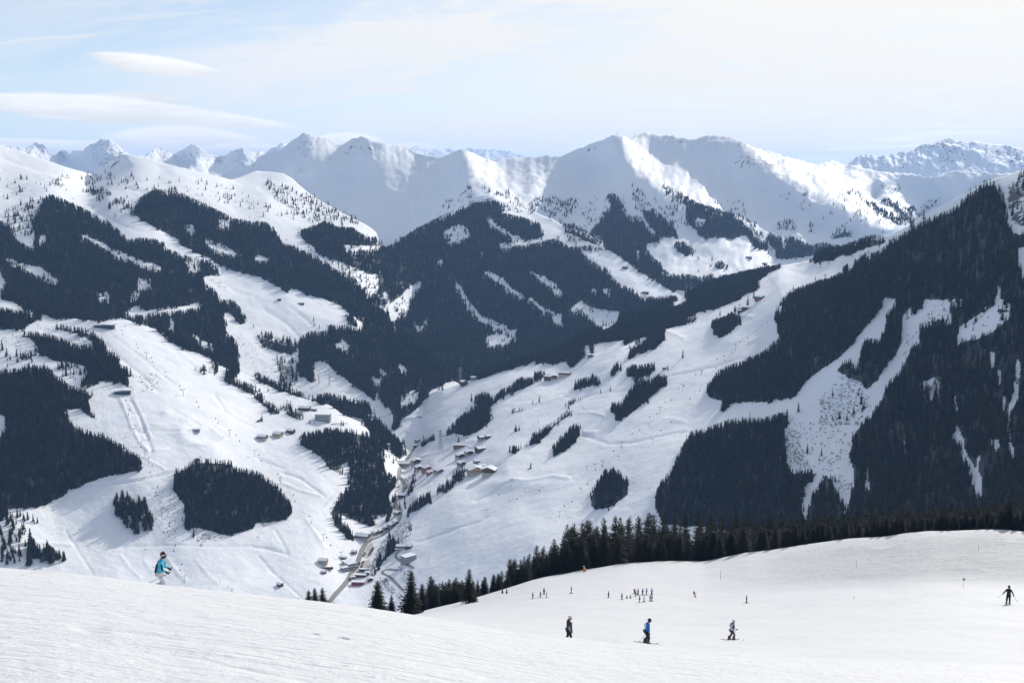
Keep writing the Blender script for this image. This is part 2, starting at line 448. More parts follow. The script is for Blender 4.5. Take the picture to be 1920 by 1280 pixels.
for s_ in ("h 1620,20 1640,20 1630,70", "d 1730,1180 1750,1180 1740,1280 1715,1280", "h 1670,390 1700,400 1700,480 1660,500", "h 1720,520 1750,550 1745,610 1720,620",
           "h 1840,590 1870,460 1900,500 1880,600 1840,600", "h 1840,630 1880,640 1880,720 1830,800 1810,900 1820,1080 1850,1150 1830,1170 1800,1050 1790,850 1840,720",
           "h 1380,1000 1420,950 1470,1060 1480,1150 1550,1275 1510,1280 1460,1170 1430,1070", "l 1510,-5 1570,-5 1610,80 1590,230 1550,120", "l 1650,30 1670,60 1660,100",
           "h 1670,1040 1740,1070 1720,1120 1690,1080", "l 730,30 750,0 760,130 730,130", "h 1570,1170 1590,1180 1570,1260", "d 1880,900 1920,880 1920,1150 1890,1050",
           "h 1020,1060 1040,1150 1035,1190 1020,1120", "h 1400,700 1430,820 1410,800 1395,740", "h 1770,640 1785,760 1770,860 1762,760"):
    CLR(s_, .03)
CLR("h 1100,640 1260,590 1320,690 1200,750", .5)
CLR("d 1790,480 1920,330 1930,330 1930,740 1830,740 1800,650", .3)
SHR("h 120,980 260,960 240,1100 330,1280 190,1270 120,1150", 1.2); SHR("h 380,760 600,560 700,640 780,820 640,950 400,960", .8)
SHR("l 450,20 600,60 640,150 560,200 500,120", .5); SHR("h 160,900 640,1000 600,1160 640,1280 330,1280 240,1100", .25)
SHR("h 1500,150 1680,100 1700,170 1540,270", .2); SHR("h 1280,40 1460,10 1350,160 1140,280 1000,500 1000,300", .35)
SHR("e 1180,560 1000,570 1020,640 1170,690", .3); SHR("e 1180,700 1000,600 960,700", .1)
SHR("i 1150,130 1280,100 1380,260 1380,480 1180,480", .18); SHR("i 1420,440 1600,480 1700,500 1500,560", .6); SHR("j 0,400 100,390 60,440", .5)
SHR("f 0,420 160,440 170,620 100,640 0,540", .25); SHR("f 300,440 450,640 460,700 260,680", .25); SHR("e 1780,230 1920,330 1920,500 1800,480", .4)
SHR("e 300,200 420,230 420,260 240,240", .3); SHR("e 500,250 690,330 600,330", .4); SHR("e 0,280 160,260 300,380 100,420 0,400", .12)
SHR("a 1520,1110 1720,1140 1700,1200 1600,1200", .5); SHR("j 1050,60 1190,40 1190,140 1130,190 1060,180", .35)
SHR("j 1040,480 1060,400 1170,390 1180,470 1100,560", .5); SHR("j 1370,200 1380,120 1600,0 1560,60 1480,130", 1.0); SHR("j 930,560 1000,470 1010,620 900,690 860,800 840,770 900,640", .9)
SHR("f 900,850 1020,800 1050,960 1100,1180 1050,1000 950,900", .3); SHR("j 940,790 1110,960 1110,1010 950,860", .9); SHR("j 1060,750 1160,740 1160,900 1080,800", .5)
SHR("f 1380,990 1600,1010 1560,1060 1380,1080", .3)
SHR("b 120,420 400,510 640,650 560,640 300,560 120,460", .25); SHR("a 700,460 1340,470 1700,560 1700,600 1200,520 700,520", .05); SHR("a 0,330 1000,330 1900,470 1900,640 700,450 0,560", .02)
ROC("b 290,170 360,65 470,80 440,200 380,230 330,200", .5); ROC("b 660,200 720,100 800,85 960,130 900,150 820,200 700,210", .5); ROC("b 1030,140 1130,150 1140,240 1080,200", .5)
ROC("c 500,200 640,140 670,170 560,220", .6); ROC("c 740,170 830,200 870,250 780,210", .55); ROC("c 960,60 1020,45 1280,80 1290,150 1220,110 1060,70", .6)
ROC("c 1640,280 1760,200 1920,230 1920,330 1700,330", .6); ROC("a 700,300 780,250 900,200 940,230 900,300 800,330", .6); ROC("d 0,280 60,280 70,330 0,330", .9)
ROC("d 1790,480 1920,330 1930,330 1930,740 1830,740 1800,650", .9); ROC("c 1560,160 1640,150 1600,240", .4); ROC("h 120,980 330,1280 190,1270 120,1150", .3)
ROC("h 1250,590 1320,690 1200,750 1100,700", .6); ROC("d 640,240 800,235 760,290 650,280", .5); ROC("d 1300,130 1460,125 1500,250 1280,260", .6); ROC("d 1560,140 1900,160 1920,330 1600,200", .6)
ROC("d 1000,260 1200,200 1100,340", .4); ROC("d 1060,100 1400,80 1400,130 1080,220", .7); ROC("a 0,560 2,560", 0)
FOR("j 1080,540 1010,470 990,560 960,640 900,720 862,790 885,805 960,690 1065,590", .85); FOR("j 1198,0 1198,120 1145,195 1118,185 1180,95", .8); FOR("f 1130,1180 1110,1100 1060,1040 1090,1180", .7)
FOR("j 1375,185 1385,125 1520,30 1590,0 1560,50 1480,125", .6); FOR("j 1040,200 1060,190 1050,320 1020,330", .4); FOR("j 1030,230 1120,260 1100,300 1040,280", .35)
FOR("h 160,900 640,1000 600,1160 640,1280 330,1280 240,1100", .02); FOR("h 400,700 700,640 760,840 620,960 400,900", .05)
FOR("i 840,240 880,170 950,150 1000,220 1050,200 1100,215 1130,330 1140,470 1010,490 950,440 850,310")
# left flank below the top station
FOR("e 0,70 80,70 180,95 310,110 310,160 240,180 160,230 0,230")
FOR("e 410,180 480,190 600,210 710,240 790,320 800,370 890,410 895,480 960,510 1000,570 960,590 1000,640 960,660 900,630 750,620 600,560 660,520 560,480 420,470 320,420 240,300 170,290 165,235 300,250 420,270 500,310 600,340 700,330 620,280 500,240 420,230")
FOR("e 0,520 160,510 230,480 300,500 330,480 420,570 520,640 620,670 730,700 650,770 720,860 740,910 690,900 600,820 480,830 520,900 600,960 690,990 760,1000 900,1080 980,1130 1050,1170 1080,1250 i 1060,0 820,50 660,110 520,150 480,200 330,280 200,290 60,300 60,370 0,400")
FOR("e 590,600 660,560 740,600 750,650 620,660")
CLR("e 0,850 50,900 40,950 0,1000"); CLR("e 420,480 560,500 670,540 590,620 480,610", .35)
FOR("e 50,430 230,420 240,450 60,470", .8); FOR("e 240,390 320,380 340,430 250,430", .9); FOR("e 0,330 20,350 20,400 0,400", .4)
FOR("i 1300,90 1310,0 e 1370,1260 1460,1200 1500,1190 1740,1210 1780,1260 1920,1280 j 0,0 60,40 160,110 230,190 280,310 230,370 100,390 0,400 i 1900,440 1800,470 1700,490 1580,460 1440,430 1420,480 1385,440 1390,280 1310,170")
FOR("i 0,400 100,360 200,320 280,400 230,490 170,500 170,620 150,730 0,730", .6)
FOR("i 180,720 180,540 240,500 300,580 350,535 400,590 480,610 505,680 400,700 330,715")
FOR("f 330,1100 340,1010 530,960 700,970 860,1000 790,900 900,870 950,920 1020,990 1100,1100 1110,1190 1080,1200 1000,1130 960,1120 960,1280 j 1050,50 1050,130 990,200 1030,290 1000,380 860,430 700,360 620,330 740,470 750,540 690,520 600,420 550,300 620,190 700,110 700,0 f 640,1270 560,1280 500,1200 400,1130")
CLR("f 650,1230 700,1230 700,1280 650,1290", .1); CLR("j 850,340 1000,330 960,370 880,380", .4)
FOR("f 0,540 60,570 200,640 400,720 540,700 700,740 850,770 900,860 790,900 700,880 640,860 560,800 400,760 200,700 100,660 0,610")
FOR("f 0,280 60,270 180,310 310,330 310,400 250,420 180,410 50,370", .85); FOR("f 160,440 290,470 330,600 250,660 180,620 170,520", .6)
CLR("f 950,1130 1000,1130 1060,1240 1020,1280 960,1220", .2)
FOR("f 0,690 30,670 60,740 130,780 180,820 170,870 100,870 90,820 0,760"); FOR("f 180,810 260,820 360,880 360,915 280,900 215,860", .8); FOR("f 0,880 45,850 45,910 0,930")
FOR("e 1500,500 1555,490 1560,550 1500,540"); FOR("e 1600,490 1640,480 1640,550 1600,580"); FOR("e 1680,590 1700,540 1790,540 1760,590 1900,640 1905,720 1830,690 1680,620")
FOR("e 1860,200 1900,190 1920,230 1870,225"); FOR("j 570,0 660,-20 655,40", .6); FOR("i 1440,460 1460,440 1470,510 1445,510")
FOR("j 1130,430 1170,400 1180,460 1150,460"); FOR("j 1000,560 1010,470 1060,520 1075,560 960,680 900,690 940,650")
ROC("b 540,120 640,140 620,230 560,200", .45); ROC("b 1440,200 1560,180 1560,280 1480,250", .45); ROC("c 340,220 560,150 700,110 820,90 850,130 700,190 420,240", .32)
ROC("c 1280,110 1600,80 1700,100 1900,220 1900,300 1600,240 1300,160", .38); ROC("b 200,180 340,100 620,130 700,240 500,330 250,300", .30); ROC("b 640,140 1000,150 1140,240 900,300 700,260", .30)
ROC("d 40,200 300,270 300,300 120,250", .6); ROC("c 840,200 900,260 1000,330 940,330", .4); ROC("d 400,270 520,270 480,380 420,340", .35); ROC("d 640,245 1080,200 1370,105 1920,190 1920,330 1300,350 820,340", .42)
ROC("a 160,160 420,240 600,300 160,200", .45); ROC("a 560,220 820,110 1000,220 700,320", .40); ROC("a 1080,210 1440,155 1640,250 2040,240 1900,340 1500,330", .45)
PICKS = {1: "i 820,200 880,150 950,130 1000,200 1050,180 1120,200 1160,330 1160,500 1010,510 950,460 840,330",
         2: "i 170,730 170,520 240,480 300,560 350,515 400,570 480,590 520,680 400,720 330,735",
         3: "i 0,380 100,340 200,300 300,400 240,500 172,505 172,620 150,750 0,750"}
for k_, s_ in PICKS.items():
    fill(M_PICK, T(s_), k_)


# banks, piste edges and road cuts: a height map of small relief (metres)
M_BERM = np.zeros((MH, MW), np.float32)


def berm(s, h, sig=2.2, side=0.0):
    """raised (h > 0) or cut (h < 0) line; side adds a step on one flank"""
    pts = T(s)
    for (xa, ya), (xb, yb) in zip(pts[:-1], pts[1:]):
        m = 5 * sig
        x0, x1 = int(max(min(xa, xb) - m, 0)), int(min(max(xa, xb) + m, MW)); y0, y1 = int(max(min(ya, yb) - m, 0)), int(min(max(ya, yb) + m, MH))
        if x1 <= x0 or y1 <= y0: continue
        X, Y = np.meshgrid(np.arange(x0, x1), np.arange(y0, y1))
        L2 = (xb - xa) ** 2 + (yb - ya) ** 2 + 1e-6
        t = np.clip(((X - xa) * (xb - xa) + (Y - ya) * (yb - ya)) / L2, 0, 1)
        d = np.hypot(X - xa - t * (xb - xa), Y - ya - t * (yb - ya))
        g = h * np.exp(-(d / sig) ** 2)
        sub = M_BERM[y0:y1, x0:x1]
        np.copyto(sub, np.where(np.abs(g) > np.abs(sub), g, sub))


def mound(x, y, rx, ry, h):
    X, Y = np.meshgrid(np.arange(MW), np.arange(max(0, int(y - 3 * ry)), min(MH, int(y + 3 * ry))))
    M_BERM[Y[:, 0].min():Y[:, 0].max() + 1] += h * np.exp(-((X - x) / rx) ** 2 - ((Y - y) / ry) ** 2)


berm("e 800,240 900,320 1000,400 1100,470 1200,560 1300,640", -1.6, 1.6); berm("e 790,330 900,440 1050,560 1190,700", -2.0, 2.0)
berm("e 900,740 950,860 990,970 1050,1080 1110,1140", 2.4, 2.2); berm("e 970,740 1040,860 1090,1000 1140,1140", -2.2, 3); berm("e 1000,760 1060,880 1130,1040", 1.6, 2)
berm("e 920,765 970,762", -3, 2); berm("e 980,860 1040,862", -3, 2); berm("e 1030,992 1090,992", -3, 2); berm("e 1060,1062 1110,1062", -3, 2)
berm("e 1040,985 1250,992 1420,990", -1.6, 1.8); berm("e 1140,1140 1280,1140 1400,1090 1560,1100 1680,1050", 2.0, 2.4); berm("e 1430,985 1560,960 1690,1045", 1.8, 2.2)
berm("e 1300,840 1400,890 1500,950", -1.5, 1.8); berm("e 1610,720 1690,850 1800,920 1900,950", -2.0, 2.2); berm("e 1350,400 1450,480 1560,560", 1.8, 3)
berm("e 1080,1190 1220,1270 i 1240,10", 2.0, 2.0); berm("i 540,135 800,110 1080,70 1310,20", -2.6, 2.2); berm("i 560,122 800,98 1080,58 1300,8", 1.8, 2.0)
berm("i 490,455 560,560 640,690 700,790", -1.3, 2.0); berm("i 270,545 420,552 540,560", 2.2, 2.2); berm("i 900,640 980,740 1050,810", 1.0, 2.6); berm("i 1080,680 1150,780", 0.8, 3)
berm("i 1240,660 1330,770 1390,830", 1.6, 3.5); berm("i 1470,680 1560,790 1640,870", 0.9, 2.6); berm("i 1880,570 1920,580 j 100,600 240,640", -2.6, 2.2); berm("i 740,590 1000,570 1400,575 1870,570", -1.4, 2.0)
berm("j 200,30 330,70 430,140 510,200", -2.2, 2.2); berm("j 190,105 330,160 500,200", 2.2, 2.0); berm("j 640,150 520,280 370,350 200,420 20,510", 2.4, 2.6); berm("j 370,370 450,480 520,600", 1.8, 2); berm("j 150,460 240,640", -1.6, 2)
berm("j 20,650 130,770 240,870 340,960", -1.5, 2); berm("f 0,1185 100,1230 200,1275", -1.4, 2)
berm("f 1090,900 1160,890 1300,905", 3, 3); berm("f 1140,985 1220,1015", 3, 2.4); berm("f 1640,1060 1500,1100 1300,1170 1200,1190", 2.5, 2.6)
berm("j 1920,100 1750,190 1640,240", -2.4, 2.2); berm("j 1900,240 1700,380 1400,480 1200,550", -2.0, 2.2); berm("g 0,1280 k 40,40 300,-20", 0, 2); berm("k 0,95 100,100 300,60 420,70", 2.6, 3)
berm("g 520,1010 600,1040 720,1090 900,1080 1060,1040 1300,990", -2.4, 2.4); berm("g 540,1000 620,1000", 2.6, 3); berm("g 500,860 600,870 690,885", 2.0, 2)
berm("g 380,740 500,760 640,720 900,680", -2.0, 2.2); berm("g 0,800 250,770 420,735", 1.8, 2.2); berm("g 200,480 300,470 520,430 700,390", -1.6, 2); berm("g 510,640 660,560 860,460", -1.8, 2.2)
berm("g 1150,580 1280,560 1500,520 1700,450 1900,420", -2.2, 2.6); berm("g 1140,240 1230,270 1290,300", 2.6, 2.6); berm("g 1720,120 1800,140", 2.6, 2.4); berm("g 1780,330 1860,290", 2.6, 2.6)
berm("g 900,1180 1050,1050 1300,990", 1.4, 4); berm("g 1040,960 1160,900 1300,920", 1.8, 3); berm("g 0,480 200,460 280,440", 2, 3); berm("d 0,1090 60,1160 120,1280", 1.5, 2); berm("d 130,1060 300,1110 600,1010", -1.6, 2.4)
berm("f 250,60 330,120 420,200", -2.0, 3); berm("f 60,80 200,160 330,290", -2.0, 3); berm("a 1700,1180 1800,1240 1920,1270", -2, 3); berm("a 660,580 800,670 1000,760 1200,830", -1.8, 2.4); berm("a 1350,900 1480,960 1600,1050", 2, 3)
berm("a 0,215 200,290 420,350 640,370", -2.5, 3); berm("a 950,450 1100,500 1300,560", -2.4, 3); berm("b 30,450 130,510 230,590 300,600", -3.5, 2.4); berm("b 120,620 260,680 420,730", -3, 2.6)
mound(378, 818, 34, 8, -4.5); mound(400, 806, 40, 4, 2.5); mound(310, 775, 10, 5, 3); mound(295, 797, 14, 4, 2.5); mound(350, 785, 12, 4, 2)
mound(1350, 640, 60, 12, 3.5); mound(1180, 690, 70, 14, 3.5); mound(1000, 820, 60, 20, -4); mound(960, 910, 80, 12, 4); mound(1090, 760, 50, 18, 4)

# ------------------------------------------------------------------ materials
def new_mat(name, col=(0.5, 0.5, 0.5), rough=0.7, metal=0.0, spec=0.3):
    m = bpy.data.materials.new(name)
    m.use_nodes = True
    b = m.node_tree.nodes['Principled BSDF']
    b.inputs['Base Color'].default_value = (*col, 1)
    b.inputs['Roughness'].default_value = rough
    b.inputs['Metallic'].default_value = metal
    b.inputs['Specular IOR Level'].default_value = spec
    return m


def grain(m, col, col2, scale, detail=3, lo=0.35, hi=0.65, coord='Object'):
    """breaks a flat colour with soft procedural wear"""
    nt = NT(m.node_tree)
    tc = nt.node('ShaderNodeTexCoord')
    n = nt.noise(tc.outputs[coord], scale, detail, 0.6)
    c = nt.mix(nt.ss(n, lo, hi), (*col, 1), (*col2, 1))
    nt.l.new(c, m.node_tree.nodes['Principled BSDF'].inputs['Base Color'])
    return m


def pmat(name, col, col2=None, scale=3.0, rough=0.7, metal=0.0, spec=0.3):
    m = new_mat(name, col, rough, metal, spec)
    return grain(m, col, col2 or tuple(c * 0.72 for c in col), scale)


SNOW = (0.865, 0.875, 0.89)


def terrain_mat(name, near=False, bump_d=1.0, wl=(300, 40), rockcol=(0.115, 0.105, 0.10), grooves=False):
    m = new_mat(name, SNOW, 0.65, 0, 0.25)
    nt = NT(m.node_tree)
    b = m.node_tree.nodes['Principled BSDF']
    geo = nt.node('ShaderNodeNewGeometry')
    pos = geo.outputs['Position']
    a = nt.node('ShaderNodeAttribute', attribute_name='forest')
    r = nt.node('ShaderNodeAttribute', attribute_name='rock')
    big = nt.noise(pos, 1 / wl[0], 5, 0.55)
    sm = nt.noise(pos, 1 / wl[1], 5, 0.6)
    snow = nt.mix(nt.ss(big, 0.35, 0.68), (0.845, 0.86, 0.885, 1), (0.885, 0.89, 0.895, 1))
    # forest floor: snow between trees, their shade painted in as dark ground colour
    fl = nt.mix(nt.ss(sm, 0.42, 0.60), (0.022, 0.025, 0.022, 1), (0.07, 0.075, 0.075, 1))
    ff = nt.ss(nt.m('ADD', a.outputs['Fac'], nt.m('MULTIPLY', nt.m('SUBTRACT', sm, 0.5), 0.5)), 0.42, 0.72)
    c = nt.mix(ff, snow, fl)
    # rock breaking through
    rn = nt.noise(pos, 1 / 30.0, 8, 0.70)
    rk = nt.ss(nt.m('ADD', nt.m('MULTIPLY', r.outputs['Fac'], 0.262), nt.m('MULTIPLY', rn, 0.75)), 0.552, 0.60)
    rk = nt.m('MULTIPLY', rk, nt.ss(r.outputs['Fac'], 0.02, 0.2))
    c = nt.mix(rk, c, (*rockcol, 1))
    nt.l.new(c, b.inputs['Base Color'])
    bp = nt.node('ShaderNodeBump')
    bp.inputs['Strength'].default_value = 0.55
    bp.inputs['Distance'].default_value = bump_d
    h = nt.m('ADD', nt.m('MULTIPLY', sm, 2.0), nt.m('MULTIPLY', rk, 2.5))
    if grooves:
        # wind-blown ridges and old ski tracks that follow the fall line
        wv = nt.noise(pos, 1 / 9.0, 5, 0.65, dist=0.6)
        h = nt.m('ADD', h, nt.m('MULTIPLY', wv, 1.1))
    nt.l.new(h, bp.inputs['Height'])
    nt.l.new(bp.outputs[0], b.inputs['Normal'])
    return m


# ------------------------------------------------------------------ terrain
def interp(poly, x):
    p = np.array(poly, float)
    return np.interp(x, p[:, 0], p[:, 1])


class Layer:
    """one mountain or slope: a real surface running from its foot up to its crest and down behind it"""
    def __init__(s, name, pts, crest, bottom, xr, step, rows, amp, wl, mat, seed=0, beta=1.35, back=0.5, scale=1.0,
                 octv=5, ridged=0.0, backd=(6, 25, 70, 160, 320, 600), label=None, wob=0.0, smooth=0, berms=1.0, gully=0.0, gwl=70):
        s.name = name
        P = np.array(list({(round(a), round(b)): (a, b, c) for a, b, c in pts}.values()), float)
        xy = P[:, :2] / 400.0
        q = 1000.0 / P[:, 2]
        n = len(P)
        d = np.linalg.norm(xy[:, None] - xy[None], axis=-1)
        A = np.zeros((n + 3, n + 3))
        A[:n, :n] = -(d ** beta) - 1e-5 * np.eye(n)
        A[:n, n] = 1; A[:n, n + 1:] = xy
        A[n, :n] = 1; A[n + 1:, :n] = xy.T
        rhs = np.zeros(n + 3); rhs[:n] = q
        s.w = np.linalg.solve(A, rhs); s.c = xy; s.beta = beta
        xs = np.arange(xr[0], xr[1] + step, step)
        yc = interp(crest, xs)
        if wob:
            yc = yc + wob * fbm(xs, xs * 0, 60, 5, 0.6, seed + 50)
        yb = np.maximum(interp(bottom, xs), yc + 12)
        t = np.linspace(0, 1, rows)
        px = np.repeat(xs[:, None], rows, 1)
        py = yb[:, None] + (yc - yb)[:, None] * t[None]
        D = s.depth(px, py)
        if smooth:                     # iron out the dimples between surveyed points, keeping the foot in place
            Q = 1 / D
            for _ in range(smooth):
                Q2 = Q.copy()
                Q2[3:-3] = (Q[:-6] + Q[1:-5] + Q[2:-4] + Q[3:-3] + Q[4:-2] + Q[5:-1] + Q[6:]) / 7
                Q3 = Q2.copy()
                Q3[:, 2:-2] = (Q2[:, :-4] + Q2[:, 1:-3] + Q2[:, 2:-2] + Q2[:, 3:-1] + Q2[:, 4:]) / 5
                Q = Q3
            D = 1 / Q
        W = ray(px, py) * D[..., None]
        amp_ = amp * (fbm(W[..., 0], W[..., 1], wl, octv, 0.52, seed) + ridged * fbm(W[..., 0], W[..., 1], wl * 0.7, octv, 0.55, seed + 9, True))
        W[..., 2] += amp_
        if gully:                      # ribs and runnels down the fall line
            az = W[..., 0] / W[..., 1] * D.mean()
            rib = fbm(az, W[..., 1] * 0.22 + 40 * fbm(az, W[..., 1], 500, 2, 0.5, seed + 31), gwl, 5, 0.55, seed + 30, True)
            W[..., 2] += gully * rib * np.clip(t[None] * 1.6, 0.15, 1)
            rib2 = fbm(az + 60 * rib, W[..., 1] * 0.35, gwl * 0.38, 4, 0.6, seed + 37, True)
            W[..., 2] += 0.42 * gully * rib2 * np.clip(t[None] * 2.2 - 0.5, 0.1, 1)
        ix = np.clip(px, 0, MW - 2); iy = np.clip(py, 0, MH - 2); i0 = ix.astype(int); j0 = iy.astype(int); fx = ix - i0; fy = iy - j0
        W[..., 2] += (M_BERM[j0, i0] * (1 - fx) * (1 - fy) + M_BERM[j0, i0 + 1] * fx * (1 - fy) + M_BERM[j0 + 1, i0] * (1 - fx) * fy + M_BERM[j0 + 1, i0 + 1] * fx * fy) * berms
        # the back of the mountain, falling away behind the crest
        top = W[:, -1]
        hv = top.copy(); hv[:, 2] = 0
        rr = np.linalg.norm(hv, axis=1, keepdims=True)
        hv /= rr
        extra = []
        for bd in backd:
            bd *= scale
            e = top + hv * bd
            e[:, 2] = top[:, 2] + (top[:, 2] / rr[:, 0]) * bd - back * bd * min(1, 0.35 + bd / (120 * scale))
            e[:, 2] += 0.4 * amp * (fbm(e[:, 0], e[:, 1], wl, 3, 0.5, seed))
            extra.append(e)
        E = np.stack(extra, 1)
        V = np.concatenate([W, E], 1)
        nb = len(backd)
        s.px = np.concatenate([px, np.repeat(px[:, -1:], nb, 1)], 1)
        s.py = np.concatenate([py, np.repeat(py[:, -1:], nb, 1)], 1)
        nx, ny = V.shape[:2]
        s.V = V; s.nx = nx; s.ny = ny; s.rows = rows; s.xs = xs
        idx = np.arange(nx * ny).reshape(nx, ny)
        quads = np.stack([idx[:-1, :-1], idx[1:, :-1], idx[1:, 1:], idx[:-1, 1:]], -1).reshape(-1, 4)
        s.quads = quads
        me = np_mesh(name, V.reshape(-1, 3), quads, True)
        def samp(m, dy=0):
            ix = np.clip(s.px, 0, MW - 1).astype(int); iy = np.clip(s.py - dy, 0, MH - 1).astype(int)
            return m[iy, ix]
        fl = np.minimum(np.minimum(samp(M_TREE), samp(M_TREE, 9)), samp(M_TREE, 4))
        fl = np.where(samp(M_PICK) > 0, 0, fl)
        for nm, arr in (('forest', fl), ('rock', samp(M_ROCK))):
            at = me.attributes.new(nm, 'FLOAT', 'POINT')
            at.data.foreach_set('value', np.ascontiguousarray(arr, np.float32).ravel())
        s.obj = link_mesh(name, me, mat)
        tag(s.obj, label=label, kind='structure')
        s._bvh = None

    def depth(s, px, py):
        xy = np.stack([px, py], -1) / 400.0
        sh = xy.shape[:-1]
        xy = xy.reshape(-1, 2)
        out = np.empty(len(xy))
        n = len(s.c)
        for i in range(0, len(xy), 60000):
            c = xy[i:i + 60000]
            d = np.sqrt(((c[:, None] - s.c[None]) ** 2).sum(-1))
            out[i:i + 60000] = -(d ** s.beta) @ s.w[:n] + s.w[n] + c @ s.w[n + 1:]
        return (1000.0 / np.maximum(out, 0.02)).reshape(sh)

    @property
    def bvh(s):
        if s._bvh is None:
            s._bvh = BVHTree.FromPolygons(s.V.reshape(-1, 3).tolist(), s.quads.tolist())
        return s._bvh

    def hit(s, px, py):
        d = Vector(ray(px, py)[()] if False else ray(px, py)).normalized()
        r = s.bvh.ray_cast(Vector((0, 0, 0)), d, 60000)
        return r[0], r[1]

    def ground(s, x, y):
        r = s.bvh.ray_cast(Vector((x, y, 3000)), Vector((0, 0, -1)), 9000)
        return r[0], r[1]


def line(pts, n=6):
    """densify a control polyline so that a crest or spur stays sharp"""
    out = []
    for a, b in zip(pts[:-1], pts[1:]):
        for k in range(n):
            t = k / n
            q = (1 - t) / a[2] + t / b[2]
            out.append((a[0] + (b[0] - a[0]) * t, a[1] + (b[1] - a[1]) * t, 1 / q))
    out.append(pts[-1])
    return out


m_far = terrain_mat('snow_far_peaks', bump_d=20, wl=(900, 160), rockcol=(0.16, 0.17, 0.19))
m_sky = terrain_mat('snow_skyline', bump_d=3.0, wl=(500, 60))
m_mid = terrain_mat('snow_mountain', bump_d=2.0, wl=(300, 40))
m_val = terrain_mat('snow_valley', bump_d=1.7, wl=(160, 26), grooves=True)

for _ in range(5):
    M_ROCK[2:-2] = (M_ROCK[:-4] + M_ROCK[1:-3] + M_ROCK[2:-2] + M_ROCK[3:-1] + M_ROCK[4:]) / 5
    M_ROCK[:, 2:-2] = (M_ROCK[:, :-4] + M_ROCK[:, 1:-3] + M_ROCK[:, 2:-2] + M_ROCK[:, 3:-1] + M_ROCK[:, 4:]) / 5
# ---- far peaks
Tc = T("a 0,160 80,150 165,165 270,130 330,160 400,240 430,225 480,195 560,215 600,205 680,160 760,118 830,115 880,140 930,180 1040,230 1080,210 1130,180 1200,160 1250,200 1310,210 1370,180 1440,155 1490,180 1560,215 1640,245 1780,190 1870,205 1960,200 2040,240 2200,260")
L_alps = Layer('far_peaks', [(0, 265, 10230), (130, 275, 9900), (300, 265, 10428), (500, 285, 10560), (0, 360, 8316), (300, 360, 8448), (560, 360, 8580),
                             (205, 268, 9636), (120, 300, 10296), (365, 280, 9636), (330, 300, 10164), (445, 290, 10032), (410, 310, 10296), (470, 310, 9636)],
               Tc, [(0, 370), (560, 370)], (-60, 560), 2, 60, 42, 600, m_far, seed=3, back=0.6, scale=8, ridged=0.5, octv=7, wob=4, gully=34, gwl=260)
Tc = T("b 0,290 50,215 110,170 190,110 250,125 330,200 400,300")
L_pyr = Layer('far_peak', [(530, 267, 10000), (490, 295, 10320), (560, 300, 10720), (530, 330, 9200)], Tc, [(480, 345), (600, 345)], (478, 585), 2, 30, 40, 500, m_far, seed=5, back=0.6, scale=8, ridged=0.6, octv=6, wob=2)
Tc = T("b 1000,300 1130,230 1160,170 1200,140 1240,165 1290,190 1330,180 1400,165 1500,190 1560,200 1620,175 1700,190 1780,170 1820,185 1850,180 1920,205 c 0,212 30,205 70,230 120,260")
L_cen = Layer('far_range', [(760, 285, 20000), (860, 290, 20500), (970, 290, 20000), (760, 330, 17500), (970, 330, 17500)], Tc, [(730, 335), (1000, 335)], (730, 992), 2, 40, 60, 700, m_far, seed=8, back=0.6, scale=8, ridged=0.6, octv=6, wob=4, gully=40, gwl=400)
Tc = T("d 500,330 560,300 640,245 700,222 780,235 850,240 940,215 990,195 1060,210 1120,175 1200,150 1290,125 1340,115 1370,105 1400,118 1460,125 1560,130 1640,140 1700,150 1760,145 1830,155 1880,180 1920,205 2100,215 2600,260")
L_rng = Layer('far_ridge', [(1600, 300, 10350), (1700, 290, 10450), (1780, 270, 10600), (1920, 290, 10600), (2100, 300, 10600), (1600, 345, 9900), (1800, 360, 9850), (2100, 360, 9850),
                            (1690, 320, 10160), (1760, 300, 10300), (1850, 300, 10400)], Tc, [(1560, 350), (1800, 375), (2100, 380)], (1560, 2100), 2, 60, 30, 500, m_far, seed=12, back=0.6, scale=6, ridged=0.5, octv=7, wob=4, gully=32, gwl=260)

# ---- skyline mountain
crest_sky = T("b -600,500 -100,310 0,270 60,235 130,205 200,165 250,130 310,95 360,65 400,75 440,85 510,90 580,100 640,135 670,120 700,105 740,92 780,85 860,95 910,115 960,135 1030,150 1110,150 1140,165 1200,190 1280,225 1360,222 1440,230 1480,200 1540,175 1600,195 1700,225 1790,260 1920,240 "
              "c 0,235 100,225 240,210 290,220 340,235 400,205 540,165 660,105 740,80 800,80 880,95 950,65 1020,45 1100,58 1240,75 1350,100 1480,80 1600,72 1680,90 1740,128 1830,160 1920,190 "
              "d 50,195 120,220 250,265 320,280 400,268 480,265 550,280 600,283 700,310 830,350 1000,365 1200,380 1260,370 1340,345 1430,335 1500,335 1580,360 1700,360 1800,350 1920,310 2600,250")
P = [(380, 360, 6900), (480, 310, 6750), (540, 275, 6600), (640, 272, 6700), (735, 275, 6700), (780, 296, 6750), (830, 297, 6650),
     (400, 420, 6300), (560, 400, 6150), (640, 420, 6000), (720, 440, 5800), (680, 380, 6180), (780, 400, 5950), (640, 330, 6420), (800, 340, 6330), (740, 340, 6400), (560, 330, 6420),
     (760, 480, 5650), (600, 480, 5800)]
P += line([(570, 257, 6550), (575, 290, 6380), (560, 320, 6300)], 3) + line([(690, 262, 6600), (700, 300, 6430)], 3)
P += line([(865, 284, 6300), (868, 305, 6050), (890, 330, 5800), (888, 345, 5680), (912, 365, 5400), (930, 378, 5180)], 4)
P += [(900, 292, 6480), (928, 304, 6560), (930, 340, 6150), (950, 350, 6100), (970, 370, 5850), (1005, 345, 6250), (1008, 378, 5880), (1000, 395, 5700), (945, 380, 5350)]
